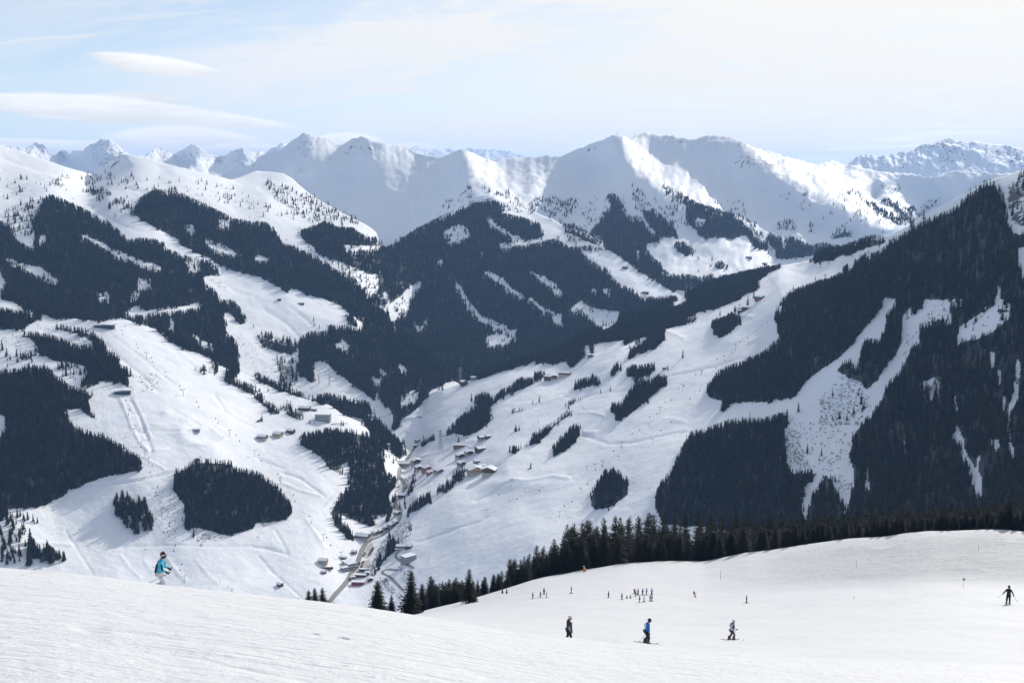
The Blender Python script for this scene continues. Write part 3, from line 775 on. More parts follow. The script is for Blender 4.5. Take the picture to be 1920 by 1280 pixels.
P += [(960, 299, 6700), (1020, 294, 6750), (1045, 298, 6750), (1095, 281, 6700), (1040, 340, 6420), (1010, 372, 6000), (1070, 375, 6130), (1110, 345, 6280), (1060, 400, 5850), (1130, 310, 6450), (1020, 420, 5650), (1100, 420, 5550)]
P += line([(1152, 261, 6400), (1165, 283, 6180), (1178, 305, 5980), (1200, 325, 5820), (1212, 331, 5740)], 4)
P += [(1215, 290, 6560), (1228, 318, 6250), (1240, 334, 6020), (1212, 252, 6720), (1190, 261, 6620)]
P += line([(1212, 331, 5740), (1240, 345, 5640), (1262, 358, 5540), (1290, 375, 5430), (1330, 395, 5300)], 3)
P += [(1150, 385, 5620), (1180, 370, 5600), (1140, 420, 5450), (1200, 420, 5330), (1250, 450, 5050), (1300, 440, 5130), (1350, 440, 5070), (1300, 480, 4820), (1240, 490, 4780), (1400, 500, 4720), (1350, 510, 4600), (1250, 520, 4480), (1300, 540, 4400), (1400, 470, 4900)]
P += [(1290, 345, 5980), (1330, 370, 5750), (1270, 320, 6250), (1270, 270, 6680), (1300, 300, 6430), (1385, 264, 6500), (1350, 262, 6600), (1370, 320, 6150), (1360, 400, 5520), (1400, 370, 5720), (1420, 420, 5350), (1450, 480, 4950)]
P += line([(1390, 266, 6420), (1420, 290, 6180), (1442, 312, 5960), (1468, 336, 5720), (1520, 362, 5480), (1545, 375, 5380), (1600, 400, 5180), (1675, 430, 4950)], 3)
P += [(1440, 288, 6600), (1470, 295, 6500), (1500, 312, 6350), (1530, 330, 6150), (1570, 352, 5900), (1612, 378, 5700), (1500, 300, 6650), (1520, 309, 6800)]
P += [(1440, 360, 5700), (1480, 400, 5430), (1540, 430, 5200), (1600, 440, 5050), (1500, 460, 5000), (1640, 450, 4900)]
P += [(1560, 308, 7000), (1600, 312, 6900), (1640, 325, 6800), (1580, 330, 6650), (1650, 345, 6550), (1700, 335, 6750), (1750, 333, 6800), (1800, 324, 6900), (1880, 330, 6900), (1700, 380, 6549), (1640, 372, 6480), (1720, 420, 6330), (1780, 370, 6650), (2000, 330, 6800), (1900, 420, 6400), (1740, 440, 6200), (1800, 345, 6790)]
P = [(a, b, 5600 + (c - 5600) * 0.78 if c > 5600 else c) for a, b, c in P]
L_sky = Layer('skyline_mountain', P, crest_sky, [(300, 470), (700, 500), (900, 480), (1000, 500), (1150, 560), (1300, 570), (1500, 540), (1700, 480), (2100, 450)], (330, 2080), 3, 90, 13, 260, m_sky, berms=0.0, seed=21, back=0.55, scale=3, ridged=0.35, octv=6, beta=1.2, wob=3.2, gully=12, gwl=110)

# ---- the forested cone in the middle
crest_mc = [(600, 560), (690, 490), (720, 470), (745, 460), (770, 443), (800, 423), (830, 407), (860, 392), (885, 381), (905, 377), (930, 374), (950, 378), (975, 388), (1000, 397), (1030, 408), (1058, 424), (1080, 430), (1100, 437), (1145, 470), (1185, 495), (1225, 522), (1262, 546), (1320, 585), (1400, 620)]
P = [(925, 377, 5120), (860, 392, 5060), (800, 424, 4900), (740, 462, 4520), (690, 500, 4380), (715, 540, 4090), (728, 590, 3960), (712, 480, 4400), (1000, 397, 5150), (1060, 425, 4950), (1120, 455, 4720), (1185, 496, 4480), (1262, 548, 4230), (1330, 590, 4050),
     (900, 480, 4560), (900, 560, 4200), (850, 640, 3860), (820, 690, 3640), (1000, 600, 3980), (960, 430, 4830), (1000, 480, 4600), (1050, 640, 3820), (1150, 600, 3950), (1200, 540, 4230), (1120, 490, 4520), (1100, 540, 4260),
     (780, 560, 4250), (860, 430, 4830), (940, 640, 3830), (1000, 690, 3650), (880, 720, 3500), (1200, 640, 3800), (1060, 560, 4150), (760, 640, 3900), (820, 520, 4380)]
L_mc = Layer('middle_mountain', P, crest_mc, [(600, 640), (700, 680), (800, 740), (900, 740), (1050, 700), (1200, 640), (1300, 620), (1420, 640)], (640, 1400), 3, 100, 9, 240, m_mid, seed=31, back=0.55, scale=2, ridged=0.25)

# ---- left mountain
crest_lb = [(-200, 240), (-60, 262), (0, 273), (40, 284), (70, 297), (100, 305), (150, 321), (175, 328), (190, 318), (205, 303), (215, 295), (230, 288), (245, 290), (262, 294), (275, 296), (330, 312), (390, 326), (430, 338), (455, 330), (480, 322), (510, 323), (530, 326), (548, 335), (562, 347), (580, 362), (600, 377), (625, 390), (650, 402), (672, 414), (690, 424), (705, 436), (712, 452),
            (716, 520), (720, 570), (735, 606), (755, 630), (780, 650), (805, 667), (835, 699), (860, 722)]
P = [(-100, 262, 3750), (0, 274, 3950), (100, 305, 4000), (150, 322, 4080), (330, 313, 4250), (390, 327, 4350), (440, 338, 4500), (490, 322, 4750), (530, 327, 4750), (600, 378, 4600), (650, 402, 4500), (712, 452, 4300),
     (262, 294, 4230), (236, 296, 4200), (228, 288, 4320), (200, 306, 4420), (178, 328, 4500), (240, 315, 4120), (200, 333, 4120), (300, 330, 4100), (0, 330, 3700), (100, 350, 3720), (200, 370, 3750), (300, 380, 3800), (400, 380, 4000), (500, 380, 4200), (560, 400, 4250), (620, 430, 4150), (660, 450, 4100),
     (0, 420, 3330), (100, 400, 3480), (60, 480, 3200), (100, 480, 3220), (200, 430, 3550), (320, 440, 3650), (420, 500, 3560), (300, 500, 3350), (250, 540, 3170), (350, 600, 3060), (0, 540, 3000), (150, 590, 2930), (450, 430, 3850), (520, 470, 3800), (600, 500, 3780), (680, 500, 3950),
     (540, 560, 3420), (480, 520, 3540), (640, 590, 3430), (660, 605, 3380), (530, 640, 3180), (450, 620, 3150), (620, 720, 2980), (560, 680, 3080), (420, 660, 2980), (700, 720, 3030), (700, 640, 3320), (740, 620, 3560), (800, 680, 3230), (715, 540, 3950), (760, 720, 3000), (850, 720, 3100), (560, 760, 2860), (720, 790, 2830),
     (240, 620, 2900), (400, 720, 2820), (0, 620, 2850)]
L_lb = Layer('left_mountain', P, crest_lb, [(-200, 600), (0, 600), (100, 640), (250, 650), (350, 690), (450, 740), (560, 790), (660, 830), (760, 840), (860, 800)], (-180, 860), 3, 140, 6, 210, m_mid, seed=41, back=0.5, scale=1.6, ridged=0.2)

# ---- valley: left slope with the pistes, valley floor, right slope and the steep right-hand mountain
crest_v = [(-200, 530), (0, 557), (40, 563), (80, 586), (110, 594), (155, 599), (190, 602), (215, 599), (232, 597), (250, 603), (300, 621), (350, 645), (400, 672), (425, 690), (450, 695), (480, 711), (520, 729), (545, 738), (580, 751), (620, 761), (642, 776), (675, 790), (697, 808), (720, 815), (745, 800), (765, 775), (790, 745), (805, 736), (830, 728), (852, 721), (870, 716), (900, 706), (930, 694), (960, 684), (1000, 671), (1030, 665), (1060, 652), (1100, 632), (1130, 614), (1160, 601), (1200, 590), (1240, 573), (1270, 558), (1300, 547), (1330, 535), (1360, 523), (1400, 512), (1440, 502), (1470, 497), (1510, 490), (1540, 479), (1560, 472), (1600, 458), (1640, 447), (1665, 441), (1700, 424), (1740, 402), (1790, 372), (1825, 352), (1850, 340), (1890, 328), (1920, 317), (2000, 300), (2200, 240), (2500, 200)]
P = [(660, 1090, 1800), (640, 1130, 1700), (720, 990, 2050), (750, 920, 2290), (760, 880, 2480), (770, 830, 2740), (745, 800, 2930), (690, 1040, 1920), (735, 955, 2160),
     (0, 1100, 1620), (300, 1050, 1770), (100, 960, 1840), (450, 940, 1980), (550, 860, 2190), (690, 806, 2440), (600, 782, 2420), (620, 762, 2520), (420, 700, 2560), (300, 640, 2600), (210, 606, 2600), (230, 732, 2260), (330, 830, 2080), (340, 805, 2120), (250, 880, 1950), (0, 700, 2280), (50, 800, 2050), (0, 950, 1800), (80, 590, 2600), (0, 560, 2620), (30, 1030, 1700), (500, 740, 2520),
     (400, 850, 2080), (350, 750, 2300), (480, 790, 2330), (500, 1040, 1830), (600, 1010, 1920), (560, 960, 2000), (600, 900, 2130), (650, 850, 2270), (700, 880, 2300), (420, 1030, 1820), (600, 1090, 1760), (680, 940, 2150), (120, 640, 2480), (160, 720, 2270), (740, 860, 2500), (400, 1120, 1660), (150, 1090, 1670), (640, 1200, 1600),
     (760, 1000, 1960), (780, 930, 2150), (810, 870, 2370), (800, 800, 2740), (830, 732, 2920), (870, 718, 2930), (930, 698, 2930), (1000, 676, 2950), (1060, 655, 3000), (880, 780, 2640), (870, 850, 2350), (900, 885, 2170), (1000, 740, 2600), (1040, 708, 2720), (1100, 652, 2880), (1130, 615, 3150), (1200, 592, 3350), (1300, 548, 3500), (1400, 513, 3550), (1440, 502, 3500), (1490, 494, 3200),
     (1240, 622, 2820), (1160, 640, 2820), (1350, 600, 2700), (1420, 556, 2750), (1460, 520, 2850), (1560, 485, 2600), (1600, 470, 2430), (1640, 448, 2200), (1740, 402, 1980), (1850, 340, 1830), (1920, 317, 1800), (2100, 280, 1760), (2500, 200, 1650),
     (1000, 800, 2340), (1100, 740, 2480), (1100, 900, 1900), (1200, 800, 2080), (1000, 950, 1850), (900, 1000, 1810), (950, 880, 2080), (1000, 1020, 1660), (1230, 930, 1680), (1300, 800, 1960), (1350, 700, 2250), (1300, 660, 2500), (1200, 700, 2480), (850, 930, 2050), (800, 1010, 1900), (780, 1060, 1800),
     (1450, 660, 2180), (1400, 760, 1890), (1480, 780, 1690), (1500, 900, 1500), (1600, 960, 1350), (1350, 900, 1620), (1600, 780, 1590), (1560, 680, 1750), (1560, 560, 2030), (1700, 700, 1600), (1700, 560, 1810), (1700, 900, 1370), (1800, 450, 1800), (1900, 400, 1680), (1900, 600, 1470), (1900, 900, 1230), (1800, 700, 1500),
     (1400, 1000, 1450), (1920, 1000, 1150), (1200, 1050, 1500), (1000, 1120, 1500), (0, 1300, 1330), (300, 1310, 1380), (640, 1310, 1440), (1000, 1210, 1350), (2200, 600, 1350), (2200, 900, 1100), (2500, 600, 1250), (2500, 1000, 1000)]
L_val = Layer('valley_slopes', P, crest_v, [(-200, 1300), (0, 1300), (300, 1310), (560, 1320), (720, 1310), (800, 1270), (1000, 1210), (1300, 1150), (1920, 1110), (2500, 1100)], (-180, 2440), 3, 290, 3.8, 130, m_val, seed=51, back=0.5, scale=1.0, ridged=0.12, octv=6, beta=1.3)

# ------------------------------------------------------------------ the near slope
def near_mat(name, k=1.0):
    m = new_mat(name, (0.70, 0.71, 0.72), 0.6, 0, 0.3)
    nt = NT(m.node_tree); b = m.node_tree.nodes['Principled BSDF']
    geo = nt.node('ShaderNodeNewGeometry'); pos = geo.outputs['Position']
    mp = nt.node('ShaderNodeMapping'); nt.l.new(pos, mp.inputs[0])
    mp.inputs['Rotation'].default_value = (0, 0, R(12)); mp.inputs['Scale'].default_value = (0.30, 0.8, 1.0)
    big = nt.noise(pos, 1 / 14.0, 4, 0.55)
    st = nt.noise(mp.outputs[0], 1.7, 7, 0.62, dist=0.3)       # wind and edge marks drawn across the slope
    lump = nt.noise(pos, 3.1, 6, 0.66)
    fine = nt.noise(pos, 16.0, 3, 0.6)
    c = nt.mix(nt.ss(big, 0.3, 0.7), (0.685 * k, 0.694 * k, 0.712 * k, 1), (0.73 * k, 0.735 * k, 0.745 * k, 1))
    c = nt.mix(nt.ss(st, 0.56, 0.72, 0.0, 0.45), c, (0.56, 0.59, 0.62, 1))
    nt.l.new(c, b.inputs['Base Color'])
    h = nt.m('ADD', nt.m('MULTIPLY', st, 0.9), nt.m('ADD', nt.m('MULTIPLY', lump, 0.35), nt.m('MULTIPLY', fine, 0.05)))
    h = nt.m('ADD', h, nt.m('MULTIPLY', nt.ss(lump, 0.66, 0.74), 0.25))
    # ski tracks: thin wandering grooves across the slope
    for k_, (sx, sy, rz, dep) in enumerate(((0.030, 0.11, 14, 0.40), (0.045, 0.16, -20, 0.30), (0.02, 0.07, 34, 0.35))):
        mq = nt.node('ShaderNodeMapping'); nt.l.new(pos, mq.inputs[0])
        mq.inputs['Rotation'].default_value = (0, 0, R(rz)); mq.inputs['Scale'].default_value = (sx, sy, 0.0); mq.inputs['Location'].default_value = (k_ * 3.1, k_ * 7.7, 0)
        tn = nt.noise(mq.outputs[0], 1.0, 2, 0.4, '2D', 0.4)
        fr = nt.m('FRACT', nt.m('MULTIPLY', tn, 11.0))
        tl = nt.ss(nt.m('ABSOLUTE', nt.m('SUBTRACT', fr, 0.5)), 0.0, 0.09, 1.0, 0.0)
        tl = nt.m('MULTIPLY', tl, nt.ss(nt.noise(pos, 0.11 + 0.03 * k_, 3, 0.6), 0.40, 0.70))
        h = nt.m('SUBTRACT', h, nt.m('MULTIPLY', tl, dep))
    ra = nt.node('ShaderNodeAttribute', attribute_name='rough')
    mp2 = nt.node('ShaderNodeMapping'); nt.l.new(pos, mp2.inputs[0])
    mp2.inputs['Rotation'].default_value = (0, 0, R(-8)); mp2.inputs['Scale'].default_value = (0.07, 0.5, 0.25)
    tr = nt.noise(mp2.outputs[0], 1.1, 6, 0.65, dist=1.2)
    h = nt.m('ADD', h, nt.m('MULTIPLY', nt.m('MULTIPLY', tr, ra.outputs['Fac']), 16.0))
    bp = nt.node('ShaderNodeBump'); bp.inputs['Strength'].default_value = 0.7; bp.inputs['Distance'].default_value = 0.30
    nt.l.new(h, bp.inputs['Height']); nt.l.new(bp.outputs[0], b.inputs['Normal'])
    return m


m_near = near_mat('snow_near', 0.97)
m_piste = near_mat('snow_piste', 0.90)

# near knoll: rolls over at about 45 m
knoll = [(-400, 1035), (0, 1064), (100, 1072), (200, 1083), (300, 1097), (400, 1107), (500, 1118), (600, 1129), (700, 1142), (760, 1151), (850, 1165), (960, 1183), (1060, 1195), (1150, 1206), (1300, 1219), (1500, 1232), (1920, 1250), (2400, 1262)]
DC = 46.0


def knoll_point(px, D):
    a = -ray(px, interp(knoll, px))[..., 2]
    k = 1.7 / DC ** 2
    s0 = a - 2 * math.sqrt(1.7 * k)
    x = (np.asarray(px) - 960) / F / math.cos(PITCH) * 0 + ray(px, interp(knoll, px))[..., 0]
    return np.stack([x * D, D + 0 * x, -(1.7 + s0 * D + k * D * D)], -1)


def near_noise(x, y, a=1.0):
    return a * (0.13 * fbm(x * 0.6, y, 7, 4, 0.5, 61) + 0.018 * fbm(x * 0.35 + y * 0.08, y, 0.9, 4, 0.55, 62) + 0.012 * fbm(x, y, 0.35, 2, 0.5, 63))


xs = np.arange(-420, 2420, 4.0)
Ds = np.concatenate([np.geomspace(1.2, DC, 420), DC + np.array([1, 2, 4, 7, 11, 16, 23, 32])])
PX, DD = np.meshgrid(xs, Ds, indexing='ij')
V = knoll_point(PX, DD)
V[..., 2] += near_noise(V[..., 0], V[..., 1]) * np.clip(DD / 8, 0.2, 1)
back = np.clip(DD - DC, 0, None)
V[..., 2] -= back * 0.05 + back ** 2 * 0.006
nx, ny = PX.shape
idx = np.arange(nx * ny).reshape(nx, ny)
q = np.stack([idx[:-1, :-1], idx[1:, :-1], idx[1:, 1:], idx[:-1, 1:]], -1).reshape(-1, 4)
knoll_obj = link_mesh('near_slope', np_mesh('near_slope', V.reshape(-1, 3), q, True), m_near)
tag(knoll_obj, kind='structure')
KN_V, KN_Q = V.reshape(-1, 3), q
# ground under and behind the photographer
bv = []
for xx in np.linspace(-60, 60, 13):
    for yy in (-60, -20, -6, 0.2, 1.6):
        bv.append((xx, yy, -1.9 - 0.33 * yy - (0.3 if yy > 1 else 0)))
bi = np.arange(13 * 5).reshape(13, 5)
bq = np.stack([bi[:-1, :-1], bi[1:, :-1], bi[1:, 1:], bi[:-1, 1:]], -1).reshape(-1, 4)
tag(link_mesh('hilltop', np_mesh('hilltop', bv, bq, True), m_near), kind='structure')

# the wide piste beyond, up to its own crest
crest_fg = [(300, 1260), (480, 1225), (600, 1195), (700, 1176), (760, 1156), (800, 1143), (850, 1131), (900, 1117), (940, 1105), (990, 1089), (1020, 1081), (1057, 1075), (1096, 1067), (1140, 1060), (1170, 1055), (1240, 1051), (1290, 1051), (1320, 1052), (1345, 1047), (1400, 1035), (1440, 1031), (1500, 1021), (1560, 1013), (1600, 1008), (1660, 1005), (1700, 998), (1740, 994), (1780, 995), (1840, 992), (1880, 992), (1920, 995), (2000, 1000), (2400, 1010)]
CF = np.array(crest_fg, float)


def smooth_curve(poly, x, w=18.0):
    """polyline with its corners rounded off"""
    off = np.linspace(-2, 2, 9); g = np.exp(-off ** 2 / 2); g /= g.sum()
    return sum(gi * interp(poly, np.asarray(x, float) + o * w) for gi, o in zip(g, off))


DF = [(300, 330), (600, 345), (800, 365), (900, 380), (1000, 395), (1100, 410), (1250, 425), (1400, 425), (1550, 418), (1700, 402), (1920, 388), (2400, 350)]


class Piste(Layer):
    """the wide piste: a concave run-out from the knoll to a far crest, then down the back"""
    def __init__(s):
        xs = np.arange(320, 2404, 3.0)
        rows = 170
        yk = smooth_curve(knoll, xs); yf = smooth_curve(crest_fg, xs, 7)
        ak = -ray(xs, yk)[:, 2]; af = -ray(xs, yf)[:, 2]; ux = ray(xs, yf)[:, 0]; uk = ray(xs, yk)[:, 0]
        Df = smooth_curve(DF, xs, 40)
        u = np.linspace(0, 1, rows) ** 1.7
        D = DC - 6 + (Df[:, None] - DC + 6) * u[None]
        w = (D - DC) / (Df[:, None] - DC)
        ys = smooth_curve(crest_fg, xs, 65); as_ = -ray(xs, ys)[:, 2]
        z0 = -ak * DC; zf = -as_ * Df
        span = Df - DC
        c = 2 * (ak - (z0 - zf) / span)
        Z = z0[:, None] - (ak[:, None] * (D - DC) - c[:, None] * span[:, None] * w * np.abs(w) / 2)
        Z += ((as_ - af) * Df)[:, None] * np.clip(w, 0, 1) ** 5
        dip = np.clip((1165 - xs) / 90, 0, 1)[:, None]
        Z -= 0.05 + 0.45 * dip * np.exp(-(np.maximum(D - 66, 0) / 45) ** 2)
        X = (uk[:, None] + (ux - uk)[:, None] * np.clip(w, 0, 1)) * D
        V = np.stack([X, D, Z], -1)
        n = 0.34 * fbm(V[..., 0], V[..., 1] * 0.6, 32, 4, 0.5, 71) + 0.03 * fbm(V[..., 0] * .5, V[..., 1], 5, 3, 0.55, 72)
        # ungroomed, much skied snow under the right-hand crest
        rough = np.clip((w - 0.62) / 0.12, 0, 1) * np.clip((xs[:, None] - 1290) / 330, 0, 1) * np.clip((1.02 - w) / 0.1, 0, 1)
        n = n + rough * (0.26 * fbm(V[..., 0] * 0.4 + V[..., 1] * 0.25, V[..., 1] * 1.0, 8, 5, 0.6, 73, True))
        V[..., 2] += n * np.clip((D - DC) / 20, 0, 1) + near_noise(V[..., 0], V[..., 1]) * np.clip(1 - (D - DC) / 60, 0, 1)
        s.rough = rough
        top = V[:, -1]; hv = top.copy(); hv[:, 2] = 0
        rr = np.linalg.norm(hv, axis=1, keepdims=True); hv /= rr
        sl = -af * 0.9
        ex = []
        for bd in (3, 7, 14, 25, 45, 80, 130, 200, 300, 420):
            e = top + hv * bd
            e[:, 2] = top[:, 2] - af * bd - bd * 0.18 * min(1, bd / 25)
            ex.append(e)
        V = np.concatenate([V, np.stack(ex, 1)], 1)
        s.name = 'piste'; s.V = V; s.nx, s.ny = V.shape[:2]; s.rows = rows; s.xs = xs
        s.px = np.repeat(xs[:, None], s.ny, 1); s.py = s.px * 0 + 1279
        idx = np.arange(s.nx * s.ny).reshape(s.nx, s.ny)
        s.quads = np.stack([idx[:-1, :-1], idx[1:, :-1], idx[1:, 1:], idx[:-1, 1:]], -1).reshape(-1, 4)
        me = np_mesh('piste', V.reshape(-1, 3), s.quads, True)
        at = me.attributes.new('rough', 'FLOAT', 'POINT')
        full = np.zeros((s.nx, s.ny), np.float32); full[:, :rows] = rough
        at.data.foreach_set('value', full.ravel())
        s.obj = link_mesh('piste', me, m_piste); tag(s.obj, kind='structure')
        s._bvh = None


L_fg = Piste()
KN_BVH = BVHTree.FromPolygons(KN_V.tolist(), KN_Q.tolist())


def fg_ground(x, y):
    """near ground under a world point: whichever of the two near surfaces is on top"""
    best = None
    for b in (KN_BVH, L_fg.bvh):
        r = b.ray_cast(Vector((x, y, 200)), Vector((0, 0, -1)), 2000)
        if r[0] is not None and (best is None or r[0].z > best[0].z):
            best = (r[0], r[1])
    return best


# ------------------------------------------------------------------ the air: thin even haze over the whole valley
def haze():
    me = bpy.data.meshes.new('haze')
    zmin = min(float(L.V[..., 2].min()) for L in (L_alps, L_pyr, L_cen, L_rng, L_sky, L_mc, L_lb, L_val, L_fg))
    zmax = max(float(L.V[..., 2].max()) for L in (L_alps, L_pyr, L_cen, L_rng, L_sky, L_mc, L_lb, L_val, L_fg))
    x0, x1, y0, y1, z0, z1 = -16000, 19000, -2000, 31000, zmin - 1, max(zmax, 30) + 5
    v = [(x, y, z) for x in (x0, x1) for y in (y0, y1) for z in (z0, z1)]
    f = [(0, 1, 3, 2), (4, 6, 7, 5), (0, 4, 5, 1), (2, 3, 7, 6), (0, 2, 6, 4), (1, 5, 7, 3)]
    me.from_pydata(v, [], f)
    m = bpy.data.materials.new('haze_air'); m.use_nodes = True
    n = m.node_tree.nodes; n.clear()
    o = n.new('ShaderNodeOutputMaterial'); pv = n.new('ShaderNodeVolumePrincipled')
    pv.inputs['Color'].default_value = (0.36, 0.60, 1.0, 1)
    pv.inputs['Density'].default_value = HAZE
    pv.inputs['Anisotropy'].default_value = 0.25
    m.node_tree.links.new(pv.outputs[0], o.inputs['Volume'])
    tag(link_mesh('haze', me, m), kind='stuff')


HAZE = 2.9e-5
haze()

# ------------------------------------------------------------------ conifers
m_needle = pmat('spruce_needles', (0.012, 0.016, 0.011), (0.024, 0.027, 0.015), 0.55, 0.85, spec=0.15)
m_needle_far = pmat('spruce_needles_dense', (0.008, 0.010, 0.008), (0.018, 0.020, 0.014), 0.05, 0.9, spec=0.1)


def tint_by_tree(m, warm=(0.045, 0.038, 0.024), cool=(0.010, 0.016, 0.017)):
    """no two trees quite the same green"""
    nt = NT(m.node_tree); b = m.node_tree.nodes['Principled BSDF']
    src = b.inputs['Base Color'].links[0].from_socket
    oi = nt.node('ShaderNodeObjectInfo')
    c = nt.mix(nt.ss(oi.outputs['Random'], 0.62, 1.0, 0.0, 0.65), src, (*warm, 1))
    c = nt.mix(nt.ss(oi.outputs['Random'], 0.0, 0.35, 0.7, 0.0), c, (*cool, 1))
    nt.l.new(c, b.inputs['Base Color'])


tint_by_tree(m_needle, (0.034, 0.029, 0.016), (0.008, 0.011, 0.009)); tint_by_tree(m_needle_far)
m_bark = pmat('spruce_bark', (0.075, 0.055, 0.042), (0.045, 0.034, 0.028), 6, 0.95, spec=0.1)
m_twig = pmat('bare_twigs', (0.085, 0.066, 0.055), (0.05, 0.04, 0.036), 1.5, 0.95, spec=0.1)


def far_spruce(seed, tiers=6, n=7, w=0.155, rag=0.28):
    """unit-height spruce: ragged drooping skirts round a stem"""
    r = random.Random(seed)
    v, f = [], []
    # short visible stem
    b0 = len(v)
    for k in range(4):
        a = k * math.pi / 2
        v += [(0.014 * math.cos(a), 0.014 * math.sin(a), -0.10), (0.010 * math.cos(a), 0.010 * math.sin(a), 0.25)]
    for k in range(4):
        i, j = b0 + 2 * k, b0 + 2 * ((k + 1) % 4)
        f += [(i, j, j + 1), (i, j + 1, i + 1)]
    for t in range(tiers):
        z0 = 0.06 + 0.90 * (t / tiers) ** 1.05
        z1 = min(1.0, z0 + 1.55 / tiers * (0.62 if t < tiers - 1 else 0.75))
        rad = w * (1 - z0) ** 0.82 * r.uniform(0.85, 1.12) + 0.012
        c = len(v); v.append((r.uniform(-.008, .008), r.uniform(-.008, .008), z1))
        off = r.uniform(0, 6.28)
        m = max(4, n - (t > tiers * 0.6) * 2)
        for k in range(2 * m):
            a = off + math.pi * k / m + r.uniform(-.12, .12)
            out = rad * (r.uniform(1 - rag, 1 + rag * 0.6) if k % 2 == 0 else r.uniform(0.42, 0.62))
            dz = r.uniform(-0.028, 0.004) if k % 2 == 0 else r.uniform(0.0, 0.03)
            v.append((out * math.cos(a), out * math.sin(a), z0 + dz))
        for k in range(2 * m):
            f.append((c, c + 1 + k, c + 1 + (k + 1) % (2 * m)))
    return np_mesh('spruce_far', v, f, False)


def near_spruce(seed, H=1.0, w=0.17, dens=1.0, gap=0.0):
    """unit-height spruce built branch by branch: each bough droops and carries ragged sprays"""
    r = random.Random(seed)
    v, f = [], []
    whorls = int(30 * dens)
    for i in range(whorls):
        t = (i + r.uniform(-.3, .3)) / whorls
        z = 0.07 + 0.90 * max(t, 0)
        rad = w * ((1 - z) ** 0.80) * r.uniform(0.80, 1.12) + 0.010
        if t < 0.10: rad *= r.uniform(0.65, 1.0)
        nb = max(4, int((9 - 4 * t) * dens))
        off = r.uniform(0, 6.28)
        for k in range(nb):
            if r.random() < gap: continue
            a = off + 2 * math.pi * k / nb + r.uniform(-.25, .25)
            L = rad * r.uniform(0.72, 1.15)
            up = 0.05 * L + (0.35 * L if t > 0.75 else -0.10 * L)
            droop = (0.30 - 0.45 * t) * L * r.uniform(0.7, 1.3)
            ca, sa = math.cos(a), math.sin(a)
            seg = 4
            pts = []
            for s in range(seg + 1):
                u = s / seg
                pts.append((L * u, z + up * u - droop * u * u + 0.10 * L * max(0, u - 0.75)))
            # spray: side twigs as ragged triangles hanging along the bough
            for s in range(seg):
                x0, z0 = pts[s]; x1, z1 = pts[s + 1]
                wd = 0.30 * L * (1 - 0.65 * (s / seg)) * r.uniform(0.75, 1.25) + 0.003
                hang = 0.22 * L * (1 - 0.5 * s / seg) * r.uniform(0.5, 1.4) + 0.002
                for sd_ in (-1, 1):
                    b = len(v)
                    xm = (x0 + x1) / 2 + r.uniform(-.1, .35) * (x1 - x0) * 2
                    v += [(x0 * ca, x0 * sa, z0), (x1 * ca, x1 * sa, z1),
                          (xm * ca - sd_ * wd * sa, xm * sa + sd_ * wd * ca, (z0 + z1) / 2 - hang * r.uniform(0.25, 0.9))]
                    f.append((b, b + 1, b + 2))
                if r.random() < 0.75:
                    b = len(v)
                    v += [(x0 * ca, x0 * sa, z0), (x1 * ca, x1 * sa, z1), ((x0 * .3 + x1 * .7) * ca, (x0 * .3 + x1 * .7) * sa, (z0 + z1) / 2 - hang * 1.1)]
                    f.append((b, b + 1, b + 2))
    # leader
    b = len(v)
    for k in range(3):
        a = k * 2.1
        v += [(0.006 * math.cos(a), 0.006 * math.sin(a), 0.93)]
    v.append((0, 0, 1.0)); f += [(b, b + 1, b + 3), (b + 1, b + 2, b + 3), (b + 2, b, b + 3)]
    return np_mesh('spruce_crown', v, f, False)


def trunk_mesh(h0=-0.06, h1=0.95, r0=0.014):
    v, f = [], []
    n = 7
    zs = [h0, 0.05, 0.4, 0.75, h1]
    for z in zs:
        rr = r0 * (1.25 if z < 0 else 1) * max(0.12, 1 - z)
        for k in range(n):
            a = 2 * math.pi * k / n
            v.append((rr * math.cos(a), rr * math.sin(a), z))
    for i in range(len(zs) - 1):
        for k in range(n):
            f.append((i * n + k, i * n + (k + 1) % n, (i + 1) * n + (k + 1) % n, (i + 1) * n + k))
    return np_mesh('spruce_trunk', v, f, True)


def shrub_mesh(seed):
    r = random.Random(seed); v, f = [], []
    for k in range(22):
        a = r.uniform(0, 6.28); rr = r.uniform(0.05, 0.5); z = r.uniform(0.05, 0.9) * (1 - rr)
        s = r.uniform(0.12, 0.3)
        b = len(v); c = np.array([rr * math.cos(a), rr * math.sin(a), z])
        for _ in range(3):
            v.append(tuple(c + np.array([r.uniform(-s, s), r.uniform(-s, s), r.uniform(-s, s)])))
        f.append((b, b + 1, b + 2))
    return np_mesh('scrub', v, f, False)


def bare_tree_mesh(seed, lv=4):
    """leafless tree: forked tapering limbs"""
    r = random.Random(seed); v, f = [], []
    def limb(p, d, L, rad, lev):
        p = np.array(p, float); d = np.array(d, float) / np.linalg.norm(d)
        q = p + d * L
        s = np.cross(d, (0.3, 0.9, 0.2)); s /= np.linalg.norm(s); t = np.cross(d, s)
        b = len(v)
        for k in range(3):
            a = k * 2.094; o = s * math.cos(a) + t * math.sin(a)
            v.append(tuple(p + o * rad)); v.append(tuple(q + o * rad * 0.65))
        for k in range(3):
            i, j = b + 2 * k, b + 2 * ((k + 1) % 3)
            f.append((i, j, j + 1, i + 1))
        if lev == 0: return
        for _ in range(r.choice((2, 3, 3))):
            nd = d + np.array([r.uniform(-.8, .8), r.uniform(-.8, .8), r.uniform(-.1, .6)])
            limb(p + d * L * r.uniform(0.6, 1.0), nd, L * r.uniform(0.6, 0.8), rad * 0.6, lev - 1)
    limb((0, 0, -0.03), (r.uniform(-.1, .1), r.uniform(-.1, .1), 1), 0.30, 0.020, lv)
    return np_mesh('bare_tree', v, f, False)


